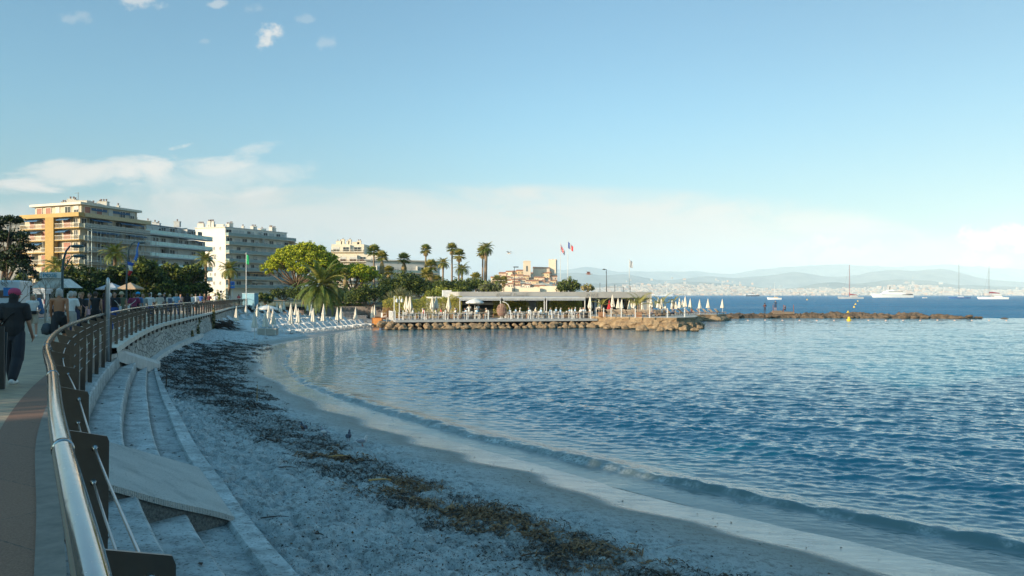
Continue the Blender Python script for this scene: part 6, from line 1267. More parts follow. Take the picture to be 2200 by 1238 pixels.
# ================================================================ BOATS
HW = mat('gelcoat_white', (.78, .78, .77), .3, var=.03); HG = mat('hull_grey', (.40, .43, .46), .35); HB = mat('hull_navy', (.02, .035, .08), .3); HBL = mat('hull_blue', (.03, .12, .35), .3); MAR = mat('maroon_cover', (.28, .02, .04), .7); DGL = mat('boat_window', (.015, .02, .025), .15); ALU = mat('mast_metal', (.16, .17, .19), .4, .3); MARM = mat('maroon_mast', (.22, .03, .05), .5)
def hull(b, L_, B_, H_, x0=0, y0=0, bow=1.0, m=0, z0=-.3):
    K = 12; prof = []
    for i in range(K+1):
        t = i/K; w_ = B_/2*(min(1, (1-t)*2.2)**.6 if t > .5 else .88+.12*min(1, t*4)); w_ = max(w_, .02); sh = H_*(1+.25*t*t*bow); x = L_*(t-.5)+x0; ox = .06*L_*t**3*bow
        prof.append([(x, y0-w_*.55, z0), (x, y0+w_*.55, z0), (x+ox, y0+w_, sh), (x+ox, y0-w_, sh)])
    vs = [v for r in prof for v in r]; fs = [(4*i+j, 4*i+(j+1) % 4, 4*i+4+(j+1) % 4, 4*i+4+j) for i in range(K) for j in range(4)]+[(3, 2, 1, 0), (4*K, 4*K+1, 4*K+2, 4*K+3)]
    return b.add(vs, fs, m)
def boat(name, label, px, Y, rz, cat): return thing(name, label, cat, (*at(px, Y), 0), rz)
def rig(o, x, z, h_, m, boom=None, stays=True, fore=6, aft=5, r=.16):
    MB().tube([(x, 0, z), (x, 0, z+h_)], [r, r*.7], 6).build('mast', m, o)
    if stays:
        for q in (fore, -aft): MB().tube([(x, 0, z+h_*.96), (x+q, 0, z)], .045, 4).build('stay', ALU, o)
Y_ = 820
o = boat('catamaran', 'grey catamaran with tall maroon mast anchored left of the white motor yacht', 1828, Y_, R(180), 'catamaran'); b = MB(); hull(b, 22, 2.4, 2.0, 0, -4.6); o1 = b.build('hull', HG, o); hull(MB_ := MB(), 22, 2.4, 2.0, 0, 4.6); MB_.build('hull', HG, o)
MB().box((-2, 0, 1.9), (11, 10, .5)).build('bridge_deck', HG, o); MB().box((-2.5, 0, 2.9), (7, 6, 1.6), taper=.75).build('cabin', HW, o); MB().box((-2.4, 0, 3.0), (6.4, 6.1, .6), taper=.93).build('window', DGL, o); rig(o, 1.5, 2.2, 33, MARM, fore=8, aft=2, r=.28); MB().tube([(1.5, 0, 7.4), (1.2, 0, 4.6), (-6.5, 0, 4.0)], [.2, .8, .3], 8).build('furled_sail', MAR, o)
o = boat('motor_yacht', 'large white motor yacht with dark window band at the centre of the anchored boats', 1918, 1230, R(180), 'yacht'); b = MB(); hull(b, 62, 10, 5.0, bow=1.2); b.build('hull', HW, o)
MB().box((0, 0, 6.2), (38, 8.6, 2.6), taper=.9).build('main_deck', HW, o); MB().box((1, 0, 8.9), (27, 7.4, 2.4), taper=.86).build('upper_deck', HW, o); MB().box((4, 0, 11.2), (12, 5.5, 1.8), taper=.7).build('bridge', HW, o)
MB().box((-3, 0, 9.1), (22, 7.5, .8), taper=.95).build('window_band', DGL, o); MB().box((-21, 0, 4.7), (16, 9.4, 1.6)).build('stern_opening', DGL, o); MB().tube([(5, 0, 12), (4.4, 0, 16.5)], [.5, .3], 6).box((4.6, 0, 14.4), (1.0, 4, .4)).ball((4.4, 0, 16.5), 1.0, 8).build('radar_mast', DGL, o)
o = boat('sailing_yacht', 'dark blue low hulled sailing yacht with bare thin mast near the right edge', 2062, 900, R(180), 'sailboat'); b = MB(); hull(b, 24, 5, 1.5); b.build('hull', HBL, o); MB().box((-1, 0, 1.9), (7, 3, .8), taper=.7).build('cabin', HW, o); MB().box((-6, 0, 3.2), (5, 3, .15)).tube([(-4, 1, 1.5), (-4, 1, 3.2)], .06, 4).tube([(-8, 1, 1.5), (-8, 1, 3.2)], .06, 4).build('bimini', DGL, o); rig(o, 1, 1.8, 37, ALU, stays=False, r=.26)
o = boat('catamaran', 'white catamaran with maroon sail cover at the right edge', 2134, 760, R(178), 'catamaran')
for s in (-4, 4): b = MB(); hull(b, 24, 2.2, 1.9, 0, s); b.build('hull', HW, o)
MB().box((-2, 0, 1.8), (13, 9, .5)).build('bridge_deck', HW, o); MB().box((-3, 0, 3.0), (8, 6.4, 1.8), taper=.8).build('cabin', HW, o); MB().box((-3, 0, 3.0), (8.2, 6.0, .8), taper=.92).build('window', DGL, o); MB().box((-4.5, 0, 4.6), (8, 6, .2)).build('hard_top', HW, o)
rig(o, 4, 2, 29.5, ALU, fore=5.5, aft=-1.5, r=.22); MB().tube([(3.5, 0, 6.3), (1, 0, 6.3), (-6, 0, 5.6)], [.8, .75, .35], 8).build('furled_sail', MAR, o)
o = boat('sailing_boat', 'small white sailing boat crossing in front of the far town', 1664, 690, R(175), 'sailboat'); b = MB(); hull(b, 11.5, 3.4, 1.5); b.build('hull', HW, o); MB().box((-1, 0, 1.9), (4, 2, .9), taper=.7).build('cabin', mat('tan_canvas', (.5, .35, .2), .8), o); rig(o, 0, 1.5, 13.5, HW, r=.09, fore=4, aft=4)
o = boat('motor_yacht', 'dark hulled motor yacht under the far hills left of centre', 1617, 2300, R(0), 'yacht'); b = MB(); hull(b, 38, 7, 3.8); b.build('hull', HB, o); MB().box((-3, 0, 5), (22, 6, 2.4), taper=.85).build('superstructure', HW, o); MB().box((0, 0, 7.4), (9, 4.6, 1.8), taper=.8).tube([(0, 0, 8), (-1, 0, 12)], [.7, .3], 6).build('bridge', HB, o)
o = boat('sailing_yacht', 'big white sailing yacht with pale mast close under the far town at left', 1431, 2300, R(0), 'sailboat'); b = MB(); hull(b, 40, 8, 3.4); b.build('hull', HW, o); MB().box((-2, 0, 4.4), (14, 5, 1.6), taper=.7).build('cabin', HW, o); rig(o, 2, 3, 42, HW, r=.5, stays=False)
o = boat('motor_yacht', 'long pale motor yacht low on the water behind the terrace parasols', 1402, 2400, R(0), 'yacht'); b = MB(); hull(b, 36, 7, 3.2); b.build('hull', HW, o); MB().box((-2, 0, 4.6), (20, 5.6, 2.4), taper=.8).build('superstructure', HW, o)
o = boat('dinghy', 'tiny white dinghy between the motor yacht and the blue sailing yacht', 1987, 1000, R(0), 'boat'); b = MB(); hull(b, 6, 2, .9); b.build('hull', HW, o); MB().box((0, 0, 1.1), (.8, .8, .7)).build('console', DGL, o)
# buoys
YEL = mat('buoy_yellow', (.75, .50, .02), .5, var=.08)
for i, (px, y_, s, lb) in enumerate(((1824, 689, .36, 'biggest yellow buoy, floating in front of the breakwater'), (1822, 673, .30, 'yellow buoy touching the breakwater from behind'), (1835, 661, .32, 'yellow buoy, lower of a close pair off the breakwater'), (1838, 655, .36, 'yellow buoy, upper of a close pair off the breakwater'), (1843, 648, .42, 'yellow buoy just below the grey catamaran'), (1734, 645, .55, 'lone orange yellow buoy off the middle of the bay'))):
    p = G(px, y_, 0); o = thing('buoy', lb, 'buoy', (p.x, p.y, 0)); MB().lathe([(.2*s, -.5*s), (.95*s, -.2*s), (1.0*s, .5*s), (.6*s, .8*s)], n=14).build('float', YEL, o, True); MB().lathe([(.55*s, .8*s), (.5*s, 1.5*s), (.15*s, 1.7*s)], n=12).build('top_mark', YEL, o)
fm_ = MB().ball((0, 0, .03), (.16, .10, .09), 8).mesh('float', mat('pink_float', (.70, .45, .36), .6), True)
for i in range(17): p = G(1570+i*37, 689-(i % 5 == 2)*.6, 0); tag(link('float', fm_, None, (p.x, p.y, 0)), 'small pale float of the swimming line, %s from the left' % ORD[i], 'float', 'floats of the swimming line')
# ================================================================ BIRDS
def pigeon(label, px, y_, rz, m1, m2):
    p = G(px, y_, .45); z = sandz(p.x, p.y); o = thing('pigeon', label, 'pigeon', (p.x, p.y, z+.01), rz)
    MB().ball((0, 0, .13), (.12, .062, .06), 12, 0, 8).ball((.10, 0, .19), (.04, .035, .05), 8).ball((.125, 0, .245), (.034, .028, .03), 8).tube([(.15, 0, .245), (.18, 0, .235)], [.009, .003], 5).tube([(-.08, 0, .13), (-.2, 0, .115)], [.045, .03], 8, sy=.4).build('body', m1, o, True)
    for s in (-1, 1): MB().ball((-.02, s*.052, .14), (.11, .018, .045), 10).build('wing', m2, o, True); MB().tube([(.01, s*.025, .08), (.015, s*.025, 0), (.045, s*.025, .004)], .006, 5).build('leg', mat('bird_leg', (.35, .10, .08), .7), o)
PGD = mat('pigeon_dark', (.06, .07, .10), .6); PGG = mat('pigeon_grey', (.28, .29, .32), .7); PGW = mat('pigeon_white', (.60, .56, .54), .7)
pigeon('dark pigeon on the weed, leftmost of the four birds', 652, 923, 2.3, PGD, mat('pigeon_brown', (.14, .08, .06), .7)); pigeon('pale grey pigeon, second of the four birds', 697, 930, 2.6, PGG, PGW); pigeon('blue black pigeon facing away, third of the four birds', 749, 935, 1.6, PGD, PGD); pigeon('white and brown pigeon nearest the water', 777, 946, .4, PGW, PGG)
def gull(label, px, py, Y, rz, m1, m2, wup):
    o = thing('gull', label, 'gull', W(px, py, Y), rz); MB().ball((0, 0, 0), (.30, .085, .085), 12, 0, 8).ball((.27, 0, .04), (.075, .06, .06), 8).tube([(.33, 0, .03), (.42, 0, .0)], [.02, .006], 5).tube([(-.2, 0, 0), (-.45, 0, .01)], [.07, .09], 8, sy=.2).build('body', m1, o, True)
    for s in (-1, 1): MB().add([(.16, s*.06, .03), (-.12, s*.06, .03), (-.08, s*.42, .03+wup), (.20, s*.42, .04+wup), (-.06, s*.95, wup*.7), (.0, s*1.0, wup*.7), (-.1, s*.5, .01+wup)], [(0, 1, 2, 3), (3, 2, 4, 5)]).build('wing', m2, o)
gull('pale gull gliding high above the old town', 1094, 545, 120, R(150), PGW, PGG, .3); gull('brownish gull flying beside the roof lamp', 1265, 589, 95, R(165), mat('gull_brown', (.30, .16, .13), .8), mat('gull_wing', (.28, .14, .12), .8), .25)
# ================================================================ FLAGS, LAMPS, SIGNS
POLE = mat('pole_white', (.62, .62, .60), .5); POLD = mat('pole_dark', (.05, .06, .065), .5); 
def cloth(pts, w_, h_, nu=8, nv=8, seed=0, drop=.0, fold=.1):
    """a hanging flag: nu along the fly, nv down the hoist"""
    V = []; 
    for i in range(nu+1):
        for j in range(nv+1):
            s = i/nu; t = j/nv; V.append((w_*s*(1-drop*.55), fold*math.sin(s*9+t*1.5+seed)*s, -h_*t-w_*drop*s*(.9-.25*t)))
    return V, [(i*(nv+1)+j, (i+1)*(nv+1)+j, (i+1)*(nv+1)+j+1, i*(nv+1)+j+1) for i in range(nu) for j in range(nv)]
FB, FW, FR, FG = mat('flag_blue', (.02, .07, .30), .8), mat('flag_white', (.72, .70, .68), .8), mat('flag_red', (.48, .02, .03), .8), mat('flag_green', (.02, .42, .16), .8)
def flagpole(label, px, Y, ybot, ytop, fw, fh, paint, drop, mats, zb=None, r=.04, pm=POLE, nu=9, nv=9, fold=.1):
    x, _ = at(px, Y); z0 = CZ-(ybot-HZ)/F*Y if zb is None else zb; z1 = CZ-(ytop-HZ)/F*Y; o = thing('flagpole', label, 'flagpole', (x, Y, z0)); H = z1-z0; MB().tube([(0, 0, 0), (0, 0, H)], [r*1.2, r*.8], 8).ball((0, 0, H+.04), r*1.5, 8).build('pole', pm, o)
    if paint: V, Fc = cloth(None, fw, fh, nu, nv, px, drop, fold); f_ = link('flag', npmesh('flag', V, Fc, mats, True, [paint((k//nv+.5)/nu, (k % nv+.5)/nv) for k in range(len(Fc))]), o, (.05, 0, H-.1)); m_ = f_.modifiers.new('thick', 'SOLIDIFY'); m_.thickness = .01
    return o
tri = lambda s, t: 0 if s < .34 else (1 if s < .67 else 2)
def union(s, t):
    x, y = s-.5, t-.5
    if abs(x) < .07 or abs(y) < .1: return 2
    if abs(x) < .13 or abs(y) < .18: return 1
    d = min(abs(x-y), abs(x+y)); return 2 if d < .035 else (1 if d < .11 else 0)
flagpole('flagpole with drooping British flag behind the restaurant', 1204, 128, 604, 523, 1.35, 1.05, union, .95, [FB, FW, FR], nu=24, nv=18); flagpole('flagpole with French tricolour, taller of the pair behind the restaurant', 1220, 128, 604, 518, 1.3, 1.05, tri, .7, [FB, FW, FR])
flagpole('thin pole with grey white pennant near the end of the roof terrace', 1352, 125, 623, 558, .6, 1.1, lambda s, t: 0, .4, [mat('pennant_grey', (.38, .40, .43), .8)])
flagpole('white beach flagpole with hanging green flag', 529, 96, 0, 545, .42, 1.15, lambda s, t: 0, .5, [FG], zb=beachz(*at(529, 96)), r=.045)
# street lamp with flags at left
def lamp(label, px, Y, arms, z0=PZ, m=POLD, top=None, r=.06):
    x, _ = at(px, Y); o = thing('street_lamp', label, 'street lamp', (x, Y, z0)); 
    def L3(a, b): p = W(a, b, Y); return Vector((p.x-x, 0, p.z-z0))
    MB().tube([(0, 0, 0)]+[L3(*q) for q in top], [r*1.3]+[r*(1-.4*i/len(top)) for i in range(len(top))], 8).build('pole', m, o, True)
    for pts, hx in arms:
        if len(pts) > 1: MB().tube([L3(*q) for q in pts], r*.5, 6).build('arm', m, o, True)
        e = L3(*pts[-1]); MB().ball((e.x+hx, 0, e.z-.03), (abs(hx)*1.3, .16, .09), 10).build('lamp_head', m, o, True)
    return o, x
LG_ = mat('lamp_green', (.06, .10, .11), .5)
lamp('curved two armed street lamp behind the shirtless man', 134, 40, [([(150, 529), (154, 528)], .28), ([(137, 580), (150, 557), (158, 549)], .25)], m=LG_, top=[(134, 590), (136, 560), (142, 540), (150, 529)])
o, x0_ = lamp('curved street lamp carrying a tricolour and a blue white banner', 272, 62, [([(292, 520), (297, 521)], .25)], m=LG_, top=[(272, 600), (274, 560), (277, 535), (284, 523), (292, 520)])
def hang(name, pts, mats, mi, Y, label, cat):
    P = [W(a, b, Y) for a, b in pts]; o_ = P[0].copy(); n_ = len(P)//2; V = [p-o_ for p in P]; Fc = [(2*i, 2*i+1, 2*i+3, 2*i+2) for i in range(n_-1)]
    for i, v in enumerate(V): v.y += .12*math.sin(i*1.7)
    f_ = link(name, npmesh(name, [tuple(v) for v in V], Fc, mats, True, mi), None, o_); tag(f_, label, cat); m_ = f_.modifiers.new('thick', 'SOLIDIFY'); m_.thickness = .015
hang('banner', [(297, 521), (299, 521), (294, 534), (297.5, 535), (291, 547), (296, 549), (288, 558), (294, 562)], [mat('banner_blue', (.08, .22, .62), .8), FW], [0, 0, 0], 61.8, 'long blue banner hanging slantwise from the curved street lamp', 'banner')
hang('tricolour_flag', [(274, 562), (287, 566), (275, 570), (286, 572), (277, 581), (284, 583), (275, 590), (280, 594)], [FB, FW, FR], [0, 1, 2], 61.8, 'crumpled blue white red flag tied halfway up the curved street lamp', 'flag')
lamp('dark roof terrace lamp with flat T head before the old town', 1105, 128, [([(1102, 574), (1103, 573.5)], .22), ([(1107, 574), (1108, 573.5)], .22)], z0=3.5, top=[(1105, 600), (1105, 575)]); lamp('dark lamp with arm to the left above the restaurant roof', 1303, 122, [([(1303, 579), (1298, 578.5), (1295, 578.5)], .2)], z0=3.5, top=[(1303, 600), (1302.5, 579)])
# roof terrace railing behind the restaurant
o = thing('roof_railing', 'thin dark railing along the road above the restaurant', 'railing', (*at(1290, 122), 3.4)); 
for px, yt in ((1255, 609), (1289, 608), (1321, 611), (1340, 617), (1354, 615)): p = W(px, yt, 122)-o.location; MB().tube([(p.x, 0, 0), (p.x, 0, p.z)], .04, 5).build('post', POLD, o)
p, q = W(1303, 617, 122)-o.location, W(1340, 617, 122)-o.location; MB().tube([(p.x, 0, p.z), (q.x, 0, q.z)], .03, 5).build('rail', POLD, o)
MB().box((-.5, .6, .7), (4, .12, .5)).build('parapet', CONC, o)
o = thing('road_parapet', 'pale parapet wall of the upper road behind the restaurant roof', 'wall', (0, 126.2, 0)); a, c = at(1068, 126)[0], at(1400, 126)[0]; MB().box(((a+c)/2, 0, 2.9), (c-a, .3, 3.2)).build('stonework', mat('road_wall', (.40, .36, .30), .9, var=.15), o)
# signs
o = thing('sign_board', 'white fascia sign with blue letters on the kiosk under the dark tree', 'sign', (*at(109, 47), 0)); zc_ = W(109, 591.5, 47).z; MB().box((0, 0, zc_), (1.25, .12, .36)).build('panel', WPAINT, o); text('lettering', 'POSE', .30, mat('sign_blue', (.05, .30, .42), .6), o, (0, -.075, zc_-.11), sx=1.25)
MB().box((-.95, .1, PZ+.85), (.06, .06, 1.7)).box((.95, .1, PZ+.85), (.06, .06, 1.7)).box((-.95, 1.3, PZ+.85), (.06, .06, 1.7)).box((.95, 1.3, PZ+.85), (.06, .06, 1.7)).add([(-1.1, -.1, zc_-.75), (1.1, -.1, zc_-.75), (.5, .1, zc_-.2), (-.5, .1, zc_-.2), (-1.1, 1.5, zc_-.75), (1.1, 1.5, zc_-.75), (.5, 1.2, zc_-.2), (-.5, 1.2, zc_-.2)], [(0, 1, 2, 3), (1, 5, 6, 2), (5, 4, 7, 6), (4, 0, 3, 7), (3, 2, 6, 7)]).build('kiosk_tent', WPAINT2, o)
o = thing('traffic_sign', 'blue rectangular road sign on a pole left of the green flag', 'sign', (*at(500, 112), PZ)); MB().tube([(0, 0, 0), (0, 0, 1.9)], .03, 6).build('pole', POLE, o); z_ = W(500, 612, 112).z-PZ; MB().box((0, -.04, z_+.2), (.60, .04, .55)).box((0, -.04, z_-.36), (.60, .04, .30)).build('panel', mat('sign_panel_blue', (.02, .16, .50), .5), o); MB().box((0, -.07, z_+.2), (.30, .02, .30)).build('symbol', mat('symbol_dark', (.01, .06, .3), .5), o); MB().tube([(0, 0, 1.9), (0, 0, z_+.4)], .03, 6).build('pole', POLE, o)
o = thing('round_sign', 'round white rimmed traffic mirror on a post', 'sign', (*at(475, 100), PZ)); z_ = W(475, 627, 100).z-PZ; MB().tube([(0, 0, 0), (0, 0, z_)], .03, 6).build('pole', POLE, o); d_ = MB().lathe([(.02, 0), (.26, 0), (.26, .05), (.02, .05)], n=18); d_.v = [(x, z-.1, y+z_) for x, y, z in d_.v]; d_.build('rim', FW, o); d_ = MB().lathe([(.02, 0), (.15, 0), (.15, .02), (.02, .02)], n=16); d_.v = [(x, z-.13, y+z_) for x, y, z in d_.v]; d_.build('mirror', DGL, o)
o = thing('kiosk', 'pale blue box kiosk at the end of the promenade behind the beach flagpole', 'kiosk', (*at(538, 128), PZ-.6), R(-6)); MB().box((0, 0, 1.25), (2.0, 1.6, 2.3)).build('panel', mat('kiosk_blue', (.20, .42, .55), .6, var=.06), o); MB().box((0, 0, 2.45), (2.1, 1.7, .1)).build('roof', mat('kiosk_roof', (.35, .5, .6), .6), o)
for i, (px, Y, w_, m_, lb) in enumerate(((35, 80, 2.5, 'pinkish_canvas', 'pale pink café parasol behind the white van'), (84, 80, 2.7, 'beige_canvas', 'wide beige café parasol left of the street lamp'), (240, 92, 2.9, 'grey_canvas', 'grey slanting café parasol behind the gate post'), (280, 92, 2.6, 'straw_canvas', 'straw coloured café parasol under the flag lamp'))):
    o = thing('cafe_parasol', lb, 'parasol', (*at(px, Y), PZ)); zt = [2.75, 2.9, 2.9, 2.95][i]; b = MB(); h2 = w_/2*.85; b.add([(-h2, -h2, zt-.55), (h2, -h2, zt-.55), (h2, h2, zt-.55), (-h2, h2, zt-.55), (0, 0, zt+.12)]+[(-h2, -h2, zt-.7), (h2, -h2, zt-.7), (h2, h2, zt-.7), (-h2, h2, zt-.7)], [(0, 1, 4), (1, 2, 4), (2, 3, 4), (3, 0, 4), (5, 6, 1, 0), (6, 7, 2, 1), (7, 8, 3, 2), (8, 5, 0, 3)])
    b.build('canopy', mat(m_, {'p': (.50, .36, .30), 'b': (.48, .42, .36), 'g': (.36, .40, .46), 's': (.42, .30, .20)}[m_[0]], .85, var=.06), o); MB().tube([(0, 0, 0), (0, 0, zt+.1)], .05, 6).build('pole', POLD, o)
# bollards and a dark board by the road, big planters
for i, (px, Y) in enumerate(((322, 60), (348, 64))): o = thing('leaning_post', 'white leaning marker post above the crowd, %s of two' % ('left' if i == 0 else 'right'), 'post', (*at(px, Y), PZ)); MB().box((0, 0, .85), (.10, .06, 1.9), ry=R(6+8*i)).build('post', WPAINT, o); MB().box((0, 0, .03), (.3, .3, .06)).build('base', POLD, o)
o = thing('menu_board', 'black low board standing at the left edge of the promenade', 'board', (*at(2, 13.2), PZ), R(20)); MB().box((-.12, 0, .55), (.34, .06, 1.05)).build('panel', mat('black_board', (.015, .015, .015), .5), o); MB().box((-.12, .12, .5), (.34, .04, .95), rx=R(-10)).build('back_panel', POLD, o)
# vans
def van(label, px, Y, rz, L_, Wd, H_, m, truck=False):
    o = thing('van' if not truck else 'truck', label, 'van' if not truck else 'truck', (*at(px, Y), PZ-.11), rz); prof = [(-L_/2, .35), (L_/2, .35), (L_/2+.05, .95), (L_/2-.55, 1.15), (L_/2-1.15, H_-.12), (L_/2-1.4, H_), (-L_/2+.05, H_), (-L_/2, H_-.1)]
    b = MB(); n_ = len(prof); b.add([(x, -Wd/2, z) for x, z in prof]+[(x, Wd/2, z) for x, z in prof], [tuple(range(n_)), tuple(range(2*n_-1, n_-1, -1))]+[(i, (i+n_), (i+1) % n_+n_, (i+1) % n_) for i in range(n_)]); ob = b.build('body', m, o); bv = ob.modifiers.new('bevel', 'BEVEL'); bv.width = .06; bv.segments = 2
    G_ = mat('vehicle_glass', (.02, .035, .05), .08, spec=.8)
    for s in (-1, 1):
        b = MB(); b.add([(L_/2-.75, s*(Wd/2+.004), 1.2), (L_/2-1.2, s*(Wd/2+.004), H_-.28), (L_/2-2.0, s*(Wd/2+.004), H_-.28), (L_/2-2.0, s*(Wd/2+.004), 1.2)], [(0, 1, 2, 3)]); b.build('side_window', G_, o)
        if truck: MB().box((-.3, s*(Wd/2+.004), H_*.66), (1.6, .02, .6)).build('side_window', G_, o)
        for x in (-L_/2+.9, L_/2-.9):
            wv_ = MB().lathe([(.02, -.1), (.33, -.1), (.36, -.06), (.36, .06), (.33, .1), (.02, .1)], n=18); wv_.v = [(a+x, c+s*(Wd/2-.08), b_+.36) for a, b_, c in wv_.v]; w_o = wv_.build('wheel', mat('tyre', (.02, .02, .02), .8), o); rm_ = MB().lathe([(.02, 0), (.2, 0), (.2, .02), (.02, .02)], n=14); rm_.v = [(a+x, s*(Wd/2+.025+c), b_+.36) for a, b_, c in rm_.v]; rm_.build('rim', ALU, w_o)
        MB().box((-L_/2-.01, s*(Wd/2-.14), 1.1), (.03, .14, .4)).build('tail_light', FR, o); MB().box((L_/2+.03, s*(Wd/2-.25), .85), (.04, .3, .16)).build('headlight', FW, o)
    b = MB(); b.add([(L_/2-.57, -Wd/2+.12, 1.2), (L_/2-.57, Wd/2-.12, 1.2), (L_/2-1.13, Wd/2-.16, H_-.2), (L_/2-1.13, -Wd/2+.16, H_-.2)], [(0, 1, 2, 3)]); b.v = [(x+.03, y, z+.02) for x, y, z in b.v]; b.build('windscreen', G_, o)
    MB().box((-L_/2-.012, 0, H_*.68), (.02, Wd*.7, .45)).build('rear_window', G_, o); return o
VWH = mat('van_white', (.66, .68, .70), .3, var=.03)
v = van('white van with blue panel parked at the left edge behind the pink capped walker', 20, 50, R(112), 5.2, 2.05, 2.6, VWH); MB().box((-2.62, -.45, 1.9), (.02, .55, .5)).build('blue_panel', mat('van_blue', (.04, .2, .5), .5), v)
van('white box truck with dark side window beside the white van', 84, 76, R(112), 5.0, 1.95, 2.3, VWH, True)
# ================================================================ PEOPLE
SKN = mat('skin', (.42, .22, .14), .6, var=.06, vs=6); SKD = mat('skin_tanned', (.40, .17, .085), .55, var=.08, vs=6)
EYE = mat('eye_dark', (.02, .015, .01), .3); LIP = mat('lips', (.35, .10, .08), .5)
def remesh(b, vox, sm=3):
    me = b.mesh('t', []); o = bpy.data.objects.new('t', me); COL.objects.link(o); m1 = o.modifiers.new('r', 'REMESH'); m1.mode = 'VOXEL'; m1.voxel_size = vox; m1.use_smooth_shade = True
    m2 = o.modifiers.new('s', 'SMOOTH'); m2.iterations = sm; m2.factor = .5; dg = bpy.context.evaluated_depsgraph_get(); r = bpy.data.meshes.new_from_object(o.evaluated_get(dg)); bpy.data.objects.remove(o); bpy.data.meshes.remove(me); return r
def capsule(b, p0, p1, r0, r1, sy=1.0, n=12):
    p0, p1 = Vector(p0), Vector(p1); d = (p1-p0).normalized(); k = 4; pts = [p0-d*r0*math.cos(i/k*1.45) for i in range(k)]+[p0.lerp(p1, .5)]+[p1+d*r1*math.sin((i+1)/k*1.45) for i in range(k)]
    rs = [r0*math.sin(i/k*1.45)+.002 for i in range(k)]+[(r0+r1)/2]+[r1*math.cos((i+1)/k*1.45) for i in range(k)]; rs[0] = r0*.15; b.tube(pts, rs, n, sy=sy)
def ell(b, c, r): b.ball(c, r, 14, 0, 10)
def pose(kind, ph=0.0, arms='swing', lean=0.0, H=1.72):
    """joints of a figure facing +y, feet on z = 0"""
    J = {}; s = H/1.72
    if kind == 'sit':
        hz_ = .53; J['hip'] = Vector((0, 0, hz_)); J['chest'] = Vector((0, -.02+lean, hz_+.42)); J['neck'] = Vector((0, .0+lean*1.3, hz_+.56)); J['head'] = Vector((0, .04+lean*1.6, hz_+.70))
        for i, sx_ in enumerate((-1, 1)):
            J['h%d' % i] = Vector((sx_*.09, 0, hz_)); J['k%d' % i] = Vector((sx_*.13, .42, hz_+.01)); J['a%d' % i] = Vector((sx_*.12, .42+.06*sx_*math.sin(ph), .09))
    else:
        J['hip'] = Vector((0, 0, .93)); J['chest'] = Vector((0, .01+lean*.7, 1.30)); J['neck'] = Vector((0, .01+lean, 1.46)); J['head'] = Vector((0, .04+lean*1.2, 1.60))
        for i, sx_ in enumerate((-1, 1)):
            a = (.42 if kind == 'walk' else .03)*(1 if i == 0 else -1)*math.cos(ph); th = Vector((sx_*.02, math.sin(a), -math.cos(a)))*.43; J['h%d' % i] = Vector((sx_*.09, 0, .92)); J['k%d' % i] = J['h%d' % i]+th
            kb_ = max(0, -a)*.9+.06 if kind == 'walk' else .03; a2 = a-kb_; J['a%d' % i] = J['k%d' % i]+Vector((0, math.sin(a2), -math.cos(a2)))*.42
        dz = min(J['a0'].z, J['a1'].z)-.085
        for q in list(J): J[q].z -= dz
    for i, sx_ in enumerate((-1, 1)):
        sh = J['chest']+Vector((sx_*.185, -.01, .105)); J['s%d' % i] = sh
        if arms == 'swing': a = -.35*(1 if i == 0 else -1)*math.cos(ph)*(1 if kind == 'walk' else .2); J['e%d' % i] = sh+Vector((sx_*.03, math.sin(a)*.28, -.27)); J['w%d' % i] = J['e%d' % i]+Vector((sx_*.01, math.sin(a+.35)*.25, -.23))
        elif arms == 'table': J['e%d' % i] = sh+Vector((sx_*.07, .10, -.25)); J['w%d' % i] = J['e%d' % i]+Vector((-sx_*.10, .22, .03))
        elif arms == 'rod': J['e%d' % i] = sh+Vector((sx_*.08, .12, -.22)); J['w%d' % i] = J['e%d' % i]+Vector((-sx_*.12, .2, .08))
        else: J['e%d' % i] = sh+Vector((sx_*.08, .02, -.27)); J['w%d' % i] = J['e%d' % i]+Vector((-sx_*.05, .22, -.06+.02*i))
    for q in J: J[q] = J[q]*s
    J['S'] = s; return J
